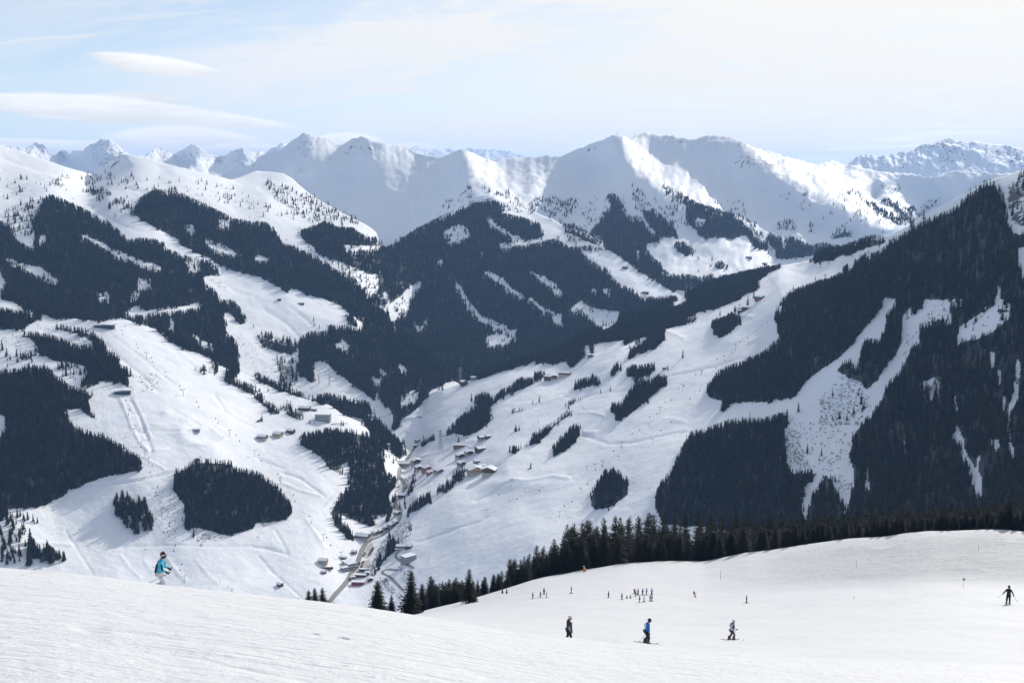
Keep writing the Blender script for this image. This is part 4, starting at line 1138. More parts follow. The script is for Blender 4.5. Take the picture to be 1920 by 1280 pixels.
def instancer(name, pts, rot, scl, pick, sources, kind='stuff'):
    """one object: a mass of plants growing on the given points"""
    me = bpy.data.meshes.new(name)
    n = len(pts)
    me.vertices.add(n); me.vertices.foreach_set('co', np.ascontiguousarray(pts, np.float32).ravel())
    for nm, arr, ty in (('rot', rot, 'FLOAT_VECTOR'), ('scl', scl, 'FLOAT_VECTOR'), ('pick', pick, 'INT')):
        at = me.attributes.new(nm, ty, 'POINT')
        if ty == 'INT': at.data.foreach_set('value', np.ascontiguousarray(arr, np.int32))
        else: at.data.foreach_set('vector', np.ascontiguousarray(arr, np.float32).ravel())
    o = link_mesh(name, me)
    c = bpy.data.collections.new(name + '_kinds')
    for i, (sm, mt) in enumerate(sources):
        if not sm.materials: sm.materials.append(mt)
        c.objects.link(bpy.data.objects.new(f'{name}_{chr(97 + i)}', sm))
    ng = bpy.data.node_groups.new(name, 'GeometryNodeTree')
    ng.interface.new_socket('Geometry', in_out='INPUT', socket_type='NodeSocketGeometry')
    ng.interface.new_socket('Geometry', in_out='OUTPUT', socket_type='NodeSocketGeometry')
    N = ng.nodes; L = ng.links
    gi = N.new('NodeGroupInput'); go = N.new('NodeGroupOutput')
    ci = N.new('GeometryNodeCollectionInfo'); ci.inputs['Collection'].default_value = c
    ci.inputs['Separate Children'].default_value = True; ci.inputs['Reset Children'].default_value = True
    ip = N.new('GeometryNodeInstanceOnPoints'); ip.inputs['Pick Instance'].default_value = True
    def attr(nm, ty):
        a = N.new('GeometryNodeInputNamedAttribute'); a.data_type = ty; a.inputs['Name'].default_value = nm
        return a.outputs['Attribute']
    L.new(gi.outputs[0], ip.inputs['Points']); L.new(ci.outputs[0], ip.inputs['Instance'])
    L.new(attr('pick', 'INT'), ip.inputs['Instance Index'])
    L.new(attr('rot', 'FLOAT_VECTOR'), ip.inputs['Rotation'])
    L.new(attr('scl', 'FLOAT_VECTOR'), ip.inputs['Scale'])
    L.new(ip.outputs[0], go.inputs[0])
    md = o.modifiers.new('growth', 'NODES'); md.node_group = ng
    tag(o, kind=kind)
    return o


FAR_SRC = [(far_spruce(100 + i, tiers=6 + i % 2, n=6 + i % 2, w=0.165 + 0.02 * (i % 3), rag=0.3), m_needle_far) for i in range(6)]
FARTHER_SRC = [(far_spruce(200 + i, tiers=4, n=5, w=0.175 + 0.015 * i, rag=0.3), m_needle_far) for i in range(4)]
SHRUB_SRC = [(shrub_mesh(300 + i), m_twig) for i in range(4)]
FRINGE = (M_TREE > 0.8).astype(np.float32)
for _ in range(4):
    FRINGE[3:-3] = (FRINGE[:-6] + FRINGE[1:-5] + FRINGE[2:-4] + FRINGE[3:-3] + FRINGE[4:-2] + FRINGE[5:-1] + FRINGE[6:]) / 7
    FRINGE[:, 3:-3] = (FRINGE[:, :-6] + FRINGE[:, 1:-5] + FRINGE[:, 2:-4] + FRINGE[:, 3:-3] + FRINGE[:, 4:-2] + FRINGE[:, 5:-1] + FRINGE[:, 6:]) / 7
PICKED = []       # (stand, point, height, px, py)


def grow(L, spacing, hr, src, name, label, sidew=1.0, sh_spacing=None, edge=0.85):
    """forest of one mountain side, read from the land-cover map"""
    V, q = L.V, L.quads
    W = V.reshape(-1, 3); PXf = L.px.ravel(); PYf = L.py.ravel()
    A, B, C, Dq = (W[q[:, i]] for i in range(4))
    # area on the map (trees stand upright, spaced in plan)
    area = 0.5 * np.abs((C[:, 0] - A[:, 0]) * (Dq[:, 1] - B[:, 1]) - (C[:, 1] - A[:, 1]) * (Dq[:, 0] - B[:, 0]))
    # front side and just over the crest only
    col = (q[:, 0] % L.ny)
    ok = col < L.rows + 2
    pxq = PXf[q[:, 0]]
    ok &= (pxq > -150) & (pxq < 2060)
    area = area * ok
    out_all = []
    for mp, sp, isshrub in ((M_TREE, spacing, False), (M_SHRUB, sh_spacing, True)):
        if sp is None: out_all.append(None); continue
        n = int(area.sum() / sp ** 2)
        cdf = np.cumsum(area); cdf /= cdf[-1]
        fi = np.searchsorted(cdf, RNG.random(n))
        u = RNG.random(n)[:, None]; v = RNG.random(n)[:, None]
        def bil(arr):
            a, b, c, d = (arr[q[fi, i]] for i in range(4))
            return (a * (1 - u) + b * u) * (1 - v) + (d * (1 - u) + c * u) * v
        P = bil(W); px = bil(PXf[:, None])[:, 0]; py = bil(PYf[:, None])[:, 0]
        H = hr[0] + (hr[1] - hr[0]) * RNG.random(n) ** 0.8
        H = H * np.where(RNG.random(n) < 0.12, RNG.uniform(0.45, 0.75, n), 1.0)
        # tree line: smaller trees in open growth
        hp = F * H / P[:, 1]
        def samp(m, dx, dy):
            return m[np.clip(py + dy, 0, MH - 1).astype(int), np.clip(px + dx, 0, MW - 1).astype(int)]
        wx = fbm(px, py, 16, 3, 0.6, 88); wy = fbm(px, py, 16, 3, 0.6, 95)      # ragged forest edges
        jx = RNG.normal(0, 1.3, n) + 6 * wx; jy = RNG.normal(0, 1.3, n) + 6 * wy
        d0 = samp(mp, jx, jy)
        if isshrub:
            keep = RNG.random(n) < d0 * 0.8
        else:
            # a tree near the upper rim of a stand is as tall as the stand allows
            fit = np.full(n, 0.0)
            for fr in (0.42, 0.6, 0.8, 1.0):
                okf = samp(mp, jx, -hp * edge * fr) >= 0.5
                fit = np.where(okf & (fit >= fr - 0.45), fr, fit)
            dd = np.where(d0 < 0.99, d0, np.where(fit > 0, d0, 0))
            H = np.where((d0 >= 0.99) & (fit > 0), H * np.maximum(fit, 0.5), H)
            clump = np.clip(0.5 + 1.4 * fbm(P[:, 0], P[:, 1], 60, 3, 0.6, 77), 0, 1)
            # stray trees and saplings outside the closed forest
            hi = samp(FRINGE, 0, 0) * (1.0 if L is not L_val else 0.35 + 0.65 * (px > 1400))
            stray = (d0 < 0.3) & (RNG.random(n) < 0.20 * hi * np.clip(0.3 + 2.2 * fbm(P[:, 0], P[:, 1], 45, 2, 0.6, 99), 0, 1))
            H = np.where(stray, H * RNG.uniform(0.35, 0.8, n), H)
            dd = np.where(dd < 0.7, dd * (0.25 + 1.6 * clump), dd * np.clip(0.55 + 1.6 * clump, 0, 1))
            H = np.where(d0 < 0.99, H * (0.5 + 0.4 * RNG.random(n)), H)
            keep = (RNG.random(n) < dd) | stray
        P, px, py, H = P[keep], px[keep], py[keep], H[keep]
        if not isshrub and L is L_val:
            pk = M_PICK[np.clip(py, 0, MH - 1).astype(int), np.clip(px, 0, MW - 1).astype(int)]
            for i in np.nonzero(pk)[0]:
                PICKED.append((int(pk[i]), P[i].copy(), float(H[i]), float(px[i]), float(py[i])))
            P, px, py, H = P[pk == 0], px[pk == 0], py[pk == 0], H[pk == 0]
        m = len(P)
        rot = np.zeros((m, 3)); rot[:, 2] = RNG.random(m) * 6.28
        rot[:, :2] = RNG.normal(0, 0.03, (m, 2))
        scl = np.stack([H, H, H], 1)
        if isshrub:
            s_ = RNG.uniform(1.0, 4.0, m); scl = np.stack([s_, s_, s_ * RNG.uniform(.5, .9, m)], 1)
            instancer('scrub', P, rot, scl, RNG.integers(0, len(SHRUB_SRC), m), SHRUB_SRC)
        else:
            scl[:, :2] *= (RNG.uniform(0.8, 1.2, m) * sidew)[:, None]
            P[:, 2] -= 0.3
            o = instancer(name, P, rot, scl, RNG.integers(0, len(src), m), src)
        print('GREW', name, 'shrub' if isshrub else 'tree', m)


grow(L_val, 5.8, (13, 25), FAR_SRC, 'conifer_forest', None, sh_spacing=2.9)
grow(L_lb, 7.0, (13, 26), FARTHER_SRC, 'conifer_forest', None, sidew=1.25, sh_spacing=6)
grow(L_mc, 7.6, (13, 26), FARTHER_SRC, 'conifer_forest', None, sidew=1.3)
grow(L_sky, 9.0, (14, 28), FARTHER_SRC, 'conifer_forest', None, sidew=1.3)
print('PICKED', len(PICKED), [sum(1 for p in PICKED if p[0] == k) for k in (1, 2, 3)])

# ------------------------------------------------------------------ individual spruces
CROWNS = [near_spruce(400 + i, w=w_, dens=d_, gap=g_) for i, (w_, d_, g_) in enumerate(
    [(0.19, 1.25, .02), (0.175, 1.3, .04), (0.21, 1.25, .03), (0.165, 1.2, .08), (0.20, 1.35, .02), (0.225, 1.15, .05), (0.185, 1.1, .10)])]
MIDCROWNS = [far_spruce(500 + i, tiers=9, n=8, w=0.135 + 0.02 * (i % 3), rag=0.32) for i in range(5)]
TRUNK = trunk_mesh()
for c_ in CROWNS: c_.materials.append(m_needle)
for c_ in MIDCROWNS: c_.materials.append(m_needle_far)
TRUNK.materials.append(m_bark)
N_TREES = 0
_proto = {}


def spruce(p, H, crown, label, group=None, wide=1.0, name='spruce_tree'):
    """a tree is its trunk (the thing) with the crown as its part"""
    global N_TREES
    key = crown.name
    if key not in _proto:
        t = bpy.data.objects.new(name, TRUNK); c = bpy.data.objects.new('crown', crown)
        _proto[key] = (t, c)
    t0, c0 = _proto[key]
    t = t0.copy(); COL.objects.link(t)
    t.location = p
    s = H
    t.scale = (s * wide, s * wide, s)
    t.rotation_euler = (random.gauss(0, .015), random.gauss(0, .015), random.uniform(0, 6.28))
    tag(t, label, 'tree', group)
    c = c0.copy(); COL.objects.link(c); c.parent = t
    N_TREES += 1
    return t


def behind_crest(px, d):
    """world point on the far side of the piste's crest, d metres behind it"""
    i = (px - L_fg.xs[0]) / (L_fg.xs[1] - L_fg.xs[0])
    j = int(np.clip(round(i), 0, L_fg.nx - 1))
    top = L_fg.V[j, L_fg.rows - 1]
    r = math.hypot(top[0], top[1])
    x, y = top[0] * (r + d) / r, top[1] * (r + d) / r
    g = L_fg.ground(x, y)[0]
    return g


def ztop(px, py, p):
    """height a thing at p must reach to show its tip at photo row py"""
    return float(ray(px, py)[2] / ray(px, py)[1] * p.y)


G_BELT = 'dark spruces in the belt behind the right-hand piste'
L_BELT = 'dark spruce in the dense belt of trees behind the crest of the piste'
# silhouettes read from the photo: (tip column, tip row, metres behind the crest)
tips = [(790, 1092, 16), (810, 1077, 26), (830, 1087, 20), (842, 1082, 34), (855, 1081, 28), (907, 1079, 22), (925, 1074, 25), (934, 1072, 40), (957, 1045, 38),
        (964, 1045, 30), (982, 1040, 24), (992, 1035, 33), (1004, 1020, 38), (1020, 1021, 28), (1032, 1022, 42), (1040, 1007, 35), (1060, 980, 48), (1075, 977, 55), (1089, 976, 40),
        (1100, 971, 60), (1107, 971, 36), (1130, 966, 52), (1150, 964, 44), (1160, 966, 62), (1174, 967, 38), (1181, 965, 70), (1196, 964, 50), (1211, 957, 58), (1225, 960, 40),
        (1244, 963, 64), (1262, 962, 45), (1283, 961, 60), (1307, 956, 48), (1330, 964, 66), (1352, 962, 42), (1372, 960, 58), (1396, 959, 50), (1412, 964, 70), (1440, 966, 44),
        (1462, 965, 60), (1485, 962, 52), (1506, 963, 46), (1530, 956, 66), (1556, 956, 48), (1580, 958, 60), (1605, 953, 54), (1624, 948, 68), (1642, 944, 50), (1660, 946, 62),
        (1682, 939, 56), (1700, 944, 48), (1722, 946, 70), (1741, 943, 58), (1760, 935, 64), (1780, 938, 50), (1800, 944, 66), (1820, 938, 54), (1838, 940, 60), (1856, 932, 48), (1875, 928, 66),
        (1893, 927, 52), (1910, 924, 60), (1930, 922, 50)]
SPECIAL = {(957, 1045): None}
for px, py, d in tips:
    p = behind_crest(px, d)
    H = ztop(px, py, p) - p.z
    H = max(7.0, min(H, 30))
    p.z = ztop(px, py, p) - H
    spruce(p, H, CROWNS[(px * 7 + d) % 7], L_BELT, G_BELT, random.uniform(1.05, 1.4) * (1.25 if px < 960 else 1))
top_px = [t[0] for t in tips]; top_py = [t[1] for t in tips]
k = 0
while k < 50:
    px = random.uniform(960, 1945) if k % 9 else random.uniform(780, 960)
    d = random.choice((random.uniform(3, 25), random.uniform(8, 90), random.uniform(20, 110)))
    p = behind_crest(px, d)
    H = random.uniform(9, 23)
    lim = np.interp(px, top_px, top_py) + random.uniform(4, 26)
    zt = ztop(px, lim, p)
    H = min(H, zt - p.z)
    if H < 5: k += 0.2; continue
    p.z -= 0.3
    spruce(p, H, CROWNS[random.randrange(7)], L_BELT, G_BELT, random.uniform(1.0, 1.4))
    k += 1
# the depth of the belt behind those trees
bp_, bs_, br_, bk_ = [], [], [], []
while len(bp_) < 1100:
    px = random.uniform(1010, 2000) if random.random() < .88 else random.uniform(800, 1010)
    d = random.uniform(5, 110)
    p = behind_crest(px, d)
    H = random.uniform(10, 24)
    lim = np.interp(px, top_px, top_py) + random.uniform(3, 20)
    H = min(H, ztop(px, lim, p) - p.z)
    if H < 6: continue
    w_ = H * random.uniform(1.0, 1.4)
    bp_.append((p.x, p.y, p.z - .3)); bs_.append((w_, w_, H)); br_.append((0, 0, random.uniform(0, 6.28))); bk_.append(random.randrange(7))
instancer('conifer_forest', np.array(bp_), np.array(br_), np.array(bs_), np.array(bk_), [(c_, m_needle) for c_ in CROWNS])
# the trees that stand out by themselves
def lone(px, tip, base, D, crown, label, wide=1.0):
    d_ = ray(px, base); p = Vector((d_[0] * D, D, d_[2] * D))
    H = ztop(px, tip, p) - p.z
    return spruce(p, H, CROWNS[crown], label, None, wide)


lone(709, 1086, 1157, 300, 2, 'broad spruce left of the belt, taller of the two in the dip', 1.6)
lone(734, 1114, 1158, 305, 0, 'small spruce in the dip, just right of the broad one', 1.5)
lone(771, 1067, 1160, 310, 4, 'tall spruce at the left end of the belt of trees', 1.4)
lone(880, 1064, 1128, 330, 5, 'tall bushy spruce with a gap of snow on its right side', 1.35)
lone(579, 1104, 1146, 290, 6, 'left spruce of the small group beside the valley road', 1.9)
lone(591, 1101, 1146, 294, 3, 'middle spruce of the small group beside the valley road', 1.9)
lone(605, 1100, 1147, 288, 6, 'right spruce of the small group beside the valley road', 1.9)
lone(560, 1119, 1142, 290, 3, 'tiny treetop peeping over the snow left of the small group', 1.2)
lone(627, 1126, 1148, 292, 6, 'thin young treetop right of the small group by the road', 1.1)
lone(942, 1100, 1112, 340, 1, 'sapling on the snow edge, left of the pair', 1.0)
lone(950, 1101, 1112, 340, 0, 'sapling on the snow edge, right of the pair', 1.0)

# stands on the pistes below, tree by tree
STANDS = {1: ('spruces of the small stand left of the big round wood', 'dark spruce in the small stand left of the big round wood'),
          2: ('spruces above the near snow edge', 'dark spruce in the stand just above the left end of the near snow'),
          3: ('spruces at the left edge below the dark forest', 'dark spruce in the loose stand at the far left edge')}
byst = {}
for s_ in PICKED: byst.setdefault(s_[0], []).append(s_)
for st, lst in sorted(byst.items()):
    random.shuffle(lst)
    for (_, p, H, px, py) in lst[:{1: 60, 2: 40, 3: 36}[st]]:
        spruce(Vector(p) - Vector((0, 0, .4)), H * 1.15, MIDCROWNS[random.randrange(5)], STANDS[st][1], STANDS[st][0], random.uniform(1.4, 1.8))
rest = [q_ for st, lst in sorted(byst.items()) for q_ in lst[{1: 60, 2: 40, 3: 36}[st]:][:160]]
if rest:
    rh = np.array([q_[2] for q_ in rest])
    instancer('conifer_forest', np.array([q_[1] for q_ in rest]), np.stack([rh * 0, rh * 0, RNG.random(len(rest)) * 6.28], 1), np.stack([rh * 1.4, rh * 1.4, rh], 1), RNG.integers(0, 5, len(rest)), [(c_, m_needle_far) for c_ in MIDCROWNS])
# solitary trees (foot column, foot row, height in photo pixels, which surface, label)
SINGLES = [(1280, 671, 18, L_val, 'lone slim spruce on the open piste below the dark crest wood'),
           (1252, 694, 12, L_val, 'small lone spruce beside a little hut on the upper piste'),
           (1126, 737, 10, L_val, 'left of two small spruces on the bright knoll'),
           (1144, 733, 11, L_val, 'right of two small spruces on the bright knoll'),
           (1011, 753, 13, L_val, 'spruce beside a track below the three mountain huts'),
           (999, 757, 9, L_val, 'sapling left of the spruce beside the track'),
           (1350, 592, 13, L_val, 'lone spruce on the bright shoulder above the piste'),
           (1378, 587, 16, L_val, 'dark spruce touching the small wood near the lift hut'),
           (1402, 573, 20, L_val, 'tall dark spruce left of the lift hut'),
           (1413, 560, 20, L_val, 'narrow spruce right behind the lift hut'),
           (884, 753, 18, L_val, 'slim spruce standing left of the wooded spur'),
           (860, 829, 15, L_val, 'spruce above the long red barn'),
           (503, 734, 11, L_val, 'single spruce on the crest of the left pasture'),
           (581, 793, 9, L_val, 'small spruce left of the flat roofed hotel'),
           (589, 794, 6, L_val, 'sapling at the corner of the flat roofed hotel'),
           (367, 694, 8, L_val, 'first small spruce right of the piste edge'),
           (235, 612, 5, L_val, 'tiny spruce just right of the top lift station'),
           (1497, 772, 20, L_val, 'lone spruce at the top of the rocky clearing'),
           (1540, 854, 17, L_val, 'thin bare spruce in the middle of the rocky clearing'),
           (1615, 752, 16, L_val, 'spruce by the boulders of the rocky clearing'),
           (588, 602, 10, L_lb, 'lone spruce on the sunny middle pasture'),
           (599, 616, 9, L_lb, 'lone spruce near the lower edge of the sunny pasture'),
           (216, 406, 8, L_lb, 'lone small spruce on the upper piste between the forests'),
           (174, 391, 8, L_lb, 'small spruce at the top of the piste between the forests'),
           (494, 406, 11, L_lb, 'dark bushy spruce on the white upper slope'),
           (520, 404, 6, L_lb, 'tiny spruce right of the bushy one on the upper slope'),
           (1178, 483, 14, L_sky, 'tall spruce in the far sunlit meadow'),
           (1145, 475, 8, L_sky, 'small spruce left of the tall one in the far meadow'),
           (1323, 482, 6, L_sky, 'tiny spruce between the far meadow copses'),
           (1335, 488, 11, L_sky, 'slim spruce standing on its own in the far meadow'),
           (1332, 500, 7, L_sky, 'sapling left of the lowest copse in the far meadow'),
           (1297, 460, 7, L_sky, 'spruce at the top of the far meadow copse'),
           (609, 1053, 10, L_val, 'dark spruce right of the restaurant on the valley field'),
           (830, 731, 15, L_val, 'dark spruce on the snow edge left of the hillside hut')]
for px, py, hp, L, lab in SINGLES:
    h = L.hit(px, py)[0]
    if h is None: print('MISS', lab); continue
    spruce(h - Vector((0, 0, .3)), hp * h.y / F, MIDCROWNS[int(px) % 5], lab, None, 1.25)
# bare larches and alders
BARE = [bare_tree_mesh(600 + i) for i in range(4)]
BTRUNK = [(px, py, hp, lab) for px, py, hp, lab in [
    (396, 1081, 9, 'bare tree, first of the row going down the white field'), (406, 1091, 9, 'bare tree, second of the row going down the white field'),
    (412, 1093, 9, 'bare tree, third of the row going down the white field'), (427, 1104, 11, 'bare tree with pale twigs, fourth of the row in the white field'),
    (435, 1111, 15, 'tallest bare tree, last of the row in the white field'), (864, 890, 15, 'bare round tree left of the paired chalets'),
    (656, 1108, 14, 'bare tree on the left bank of the valley road'), (935, 931, 12, 'bare tree alone on the lower right piste'),
    (1085, 812, 12, 'bare tree between two lines of spruces'), (1009, 795, 12, 'bare tree on the snow below the tracks'),
    (832, 866, 8, 'small bare bush among the snow covered farmhouses'), (855, 902, 16, 'bare tree by the hedge below the paired chalets')]]
for i, (px, py, hp, lab) in enumerate(BTRUNK):
    h = L_val.hit(px, py)[0]
    if h is None: print('MISS', lab); continue
    o = link_mesh('bare_tree', BARE[i % 4], m_twig)
    o.location = h; H = hp * h.y / F
    o.scale = (H * 0.95, H * 0.95, H); o.rotation_euler = (0, 0, i * 1.3)
    tag(o, lab, 'tree')
print('TREES', N_TREES)

# ------------------------------------------------------------------ buildings
m_timber = pmat('dark_timber', (0.13, 0.075, 0.045), (0.085, 0.05, 0.032), 0.8)
m_redwood = pmat('red_timber', (0.34, 0.13, 0.075), (0.24, 0.09, 0.055), 0.8)
m_cream = pmat('cream_render', (0.62, 0.57, 0.47), (0.50, 0.46, 0.39), 0.5)
m_grey = pmat('grey_render', (0.36, 0.36, 0.35), (0.27, 0.27, 0.27), 0.5)
m_ochre = pmat('ochre_render', (0.50, 0.33, 0.18), (0.42, 0.27, 0.15), 0.5)
m_terra = pmat('terracotta_render', (0.48, 0.20, 0.12), (0.40, 0.16, 0.10), 0.5)
m_roofsnow = pmat('roof_snow', (0.86, 0.87, 0.885), (0.80, 0.815, 0.84), 0.3, 0.7)
m_slate = pmat('roof_tiles', (0.13, 0.12, 0.12), (0.09, 0.085, 0.085), 0.6)
m_metal = pmat('galvanised_steel', (0.33, 0.34, 0.35), (0.25, 0.26, 0.27), 1.0, 0.5, 0.6)
m_dark = pmat('dark_steel', (0.055, 0.06, 0.065), (0.04, 0.042, 0.045), 1.0, 0.5)
m_glass = new_mat('window_glass', (0.03, 0.04, 0.05), 0.12, 0, 0.6)
m_red = pmat('red_paint', (0.50, 0.05, 0.035), (0.40, 0.04, 0.03), 1.0, 0.5)
m_concrete = pmat('concrete', (0.32, 0.315, 0.30), (0.24, 0.235, 0.225), 0.4, 0.85)


def box(v, f, x0, x1, y0, y1, z0, z1):
    b = len(v)
    v += [(x, y, z) for x in (x0, x1) for y in (y0, y1) for z in (z0, z1)]
    f += [(b, b + 1, b + 3, b + 2), (b + 4, b + 6, b + 7, b + 5), (b, b + 4, b + 5, b + 1), (b + 2, b + 3, b + 7, b + 6), (b, b + 2, b + 6, b + 4), (b + 1, b + 5, b + 7, b + 3)]


def prism(v, f, prof, y0, y1):
    """polygon in x,z extruded along y"""
    b = len(v); n = len(prof)
    v += [(x, y0, z) for x, z in prof] + [(x, y1, z) for x, z in prof]
    f.append(tuple(b + i for i in range(n))); f.append(tuple(b + n + i for i in reversed(range(n))))
    for i in range(n):
        j = (i + 1) % n
        f.append((b + i, b + n + i, b + n + j, b + j))


def mesh(name, v, f, mat=None):
    me = bpy.data.meshes.new(name); me.from_pydata(v, [], f); me.update()
    bm = bmesh.new(); bm.from_mesh(me); bmesh.ops.recalc_face_normals(bm, faces=bm.faces); bm.to_mesh(me); bm.free()
    if mat: me.materials.append(mat)
    return me


def part(name, v, f, mat, parent):
    return link_mesh(name, mesh(name, v, f, mat), None, parent)


_win = {}


def window(parent, x, y, z, w, h, axis):
    """pane set in the wall; axis 'x' faces along x, 'y' along y"""
    key = (round(w, 2), round(h, 2), axis)
    if key not in _win:
        v, f = [], []
        if axis == 'y': box(v, f, -w / 2, w / 2, -0.06, 0.06, 0, h)
        else: box(v, f, -0.06, 0.06, -w / 2, w / 2, 0, h)
        _win[key] = mesh('window', v, f, m_glass)
    o = link_mesh('window', _win[key], None, parent)
    o.location = (x, y, z)


def chalet(loc, rz, w, d, h, label, wall=m_cream, upper=m_timber, pitch=0.36, floors=2, snow=0.35, balcony=True, windows=True, name='chalet', cat='house', chimney=True, wins=None):
    """gabled alpine house: ridge runs along local y, front gable at -y"""
    e = empty(name, loc, rz)
    tag(e, label, cat)
    base = -max(2.0, w * 0.35)
    hs = h * 0.5
    v, f = [], []; box(v, f, -w / 2, w / 2, -d / 2, d / 2, base, hs); part('wall', v, f, wall, e)
    rise = w / 2 * pitch
    v, f = [], []; prism(v, f, [(-w / 2 - .04, hs), (w / 2 + .04, hs), (w / 2 + .04, h), (0, h + rise), (-w / 2 - .04, h)], -d / 2 - .04, d / 2 + .04)
    part('upper_storey', v, f, upper, e)
    ov = 0.13 * w; t = 0.25
    rp = lambda lift, o, th: [(-w / 2 - o, h - o * pitch + lift), (0, h + rise + lift), (w / 2 + o, h - o * pitch + lift), (w / 2 + o, h - o * pitch + lift + th), (0, h + rise + lift + th * 1.05), (-w / 2 - o, h - o * pitch + lift + th)]
    v, f = [], []; prism(v, f, rp(0.03, ov, t), -d / 2 - 1.3, d / 2 + 0.9); rf = part('roof', v, f, m_slate, e)
    if snow:
        v, f = [], []; prism(v, f, rp(0.03 + t + 0.01, ov * 0.96, snow), -d / 2 - 1.2, d / 2 + 0.8); part('roof_snow', v, f, m_roofsnow, rf)
    if chimney:
        v, f = [], []; box(v, f, w * .12, w * .12 + .8, d * .15, d * .15 + .8, h, h + rise + 1.3); part('chimney', v, f, m_grey, rf)
    if balcony:
        v, f = [], []
        box(v, f, -w / 2 + .3, w / 2 - .3, -d / 2 - 1.1, -d / 2 - .05, hs - .15, hs + .02)
        box(v, f, -w / 2 + .3, w / 2 - .3, -d / 2 - 1.14, -d / 2 - 1.04, hs + .02, hs + .95)
        part('balcony', v, f, upper, e)
    if windows:
        n = max(2, int(w / 2.8))
        for k in range(n):
            x = -w / 2 + w * (k + .5) / n
            window(e, x, -d / 2 - .03, hs * 0.35, 1.1, 1.2, 'y')
            window(e, x, -d / 2 - .07, hs + h * 0.17, 1.1, 1.3, 'y')
        n = max(2, int(d / 3.2))
        for k in range(n):
            y = -d / 2 + d * (k + .5) / n
            for s in (-1, 1):
                window(e, s * (w / 2 + .02), y, hs * 0.35, 1.1, 1.2, 'x')
                window(e, s * (w / 2 + .06), y, hs + h * .13, 1.1, 1.1, 'x')
    return e


def flat_block(loc, rz, w, d, h, label, wall=m_grey, floors=4, name='hotel', cat='hotel', bays=8, snow=0.3):
    e = empty(name, loc, rz); tag(e, label, cat)
    v, f = [], []; box(v, f, -w / 2, w / 2, -d / 2, d / 2, -6, h); part('wall', v, f, wall, e)
    v, f = [], []; box(v, f, -w / 2 - .6, w / 2 + .6, -d / 2 - .6, d / 2 + .6, h + .005, h + .35); rf = part('roof', v, f, m_slate, e)
    if snow:
        v, f = [], []; box(v, f, -w / 2 - .5, w / 2 + .5, -d / 2 - .5, d / 2 + .5, h + .355, h + .355 + snow); part('roof_snow', v, f, m_roofsnow, rf)
    fh = h / floors
    for i in range(floors):
        for k in range(bays):
            window(e, -w / 2 + w * (k + .5) / bays, -d / 2 - .03, i * fh + fh * .3, w / bays * .6, fh * .5, 'y')
        for k in range(max(2, bays // 2)):
            y = -d / 2 + d * (k + .5) / max(2, bays // 2)
            window(e, w / 2 + .03, y, i * fh + fh * .3, w / bays * .6, fh * .5, 'x')
            window(e, -w / 2 - .03, y, i * fh + fh * .3, w / bays * .6, fh * .5, 'x')
        if i:
            v, f = [], []; box(v, f, -w / 2, w / 2, -d / 2 - 1.0, -d / 2 - .06, i * fh - .1, i * fh + .1)
            box(v, f, -w / 2, w / 2, -d / 2 - 1.0, -d / 2 - .9, i * fh + .1, i * fh + .8)
            part('balcony', v, f, m_roofsnow if i % 2 else m_cream, e)
    return e


def place(px, py, L=None):
    h = (L or L_val).hit(px, py)[0]
    return h


def house(px, py, wpx, label, face=0.0, prop=(1.0, 1.1, 0.62), L=None, **kw):
    """width given in photo pixels; face = heading of the front gable away from the viewer's line, degrees"""
    h = place(px, py, L)
    if h is None: print('MISS', label); return
    w = wpx * h.y / F
    rz = R(face) - math.atan2(h.x, h.y)
    return chalet(h, rz, w * prop[0], w * prop[1], w * prop[2], label, **kw)


# hillside hamlet right of the stream
house(891, 888, 26, 'big chalet with cream wall and snowy roof, left of the joined pair', 20, (1, .9, .45), wall=m_cream, upper=m_ochre, floors=3)
house(917, 889, 24, 'big dark timber chalet, right of the joined pair', -14, (1, .9, .5), wall=m_cream, upper=m_timber, floors=3)
house(863, 838, 11, 'long low red barn with a snowy roof on the hillside', 82, (1, 2.3, .5), wall=m_redwood, upper=m_redwood, balcony=False, name='barn', cat='barn', chimney=False)
house(879, 853, 13, 'farmhouse between the red barn and the paired chalets', 25, wall=m_cream)
house(862, 859, 13, 'farmhouse with white walls below the red barn', 30, wall=m_cream)
house(865, 873, 12, 'small square house lowest of the hillside farmhouses', 35, wall=m_grey, balcony=False)
house(901, 845, 14, 'dark farmhouse by the forked track', -60, (1, 1.3, .5), wall=m_timber)
house(905, 824, 14, 'topmost house above the forked track', -70, (1, 1.2, .5), wall=m_cream)
house(915, 821, 8, 'little shed beside the topmost house', -60, wall=m_timber, windows=False, balcony=False, name='shed', cat='shed', chimney=False)
house(894, 867, 11, 'half buried garage with a thick white roof inside the bend', -75, (1, 1.1, .4), wall=m_grey, balcony=False, windows=False, name='garage', cat='garage', chimney=False, snow=.9)
house(903, 876, 12, 'low snow covered annex behind the paired chalets', -60, (1, 1, .4), wall=m_timber, balcony=False)
house(785, 881, 12, 'cream house on the left of the roadside row', 25, wall=m_cream)
house(800, 883, 14, 'terracotta house in the middle of the roadside row', 32, wall=m_terra, upper=m_terra)
house(806, 889, 10, 'small orange house in front of the terracotta one', 32, (1, 1, .55), wall=m_terra, upper=m_ochre)
house(822, 886, 13, 'brown chalet at the right end of the roadside row', 40, (1, 1.2, .5), wall=m_cream, upper=m_redwood)
house(780, 870, 15, 'grey house with white gable above the roadside row', 20, wall=m_grey, upper=m_timber)
house(757, 873, 20, 'low wide building with a snow roof beside the stream', 75, (.8, 1.3, .35), wall=m_cream, upper=m_timber)
house(783, 829, 8, 'small farmhouse at the head of the valley road', 40, wall=m_grey)
house(780, 838, 7, 'snow capped shed below the farmhouse at the valley head', 60, wall=m_timber, balcony=False, windows=False, name='shed', cat='shed', chimney=False)
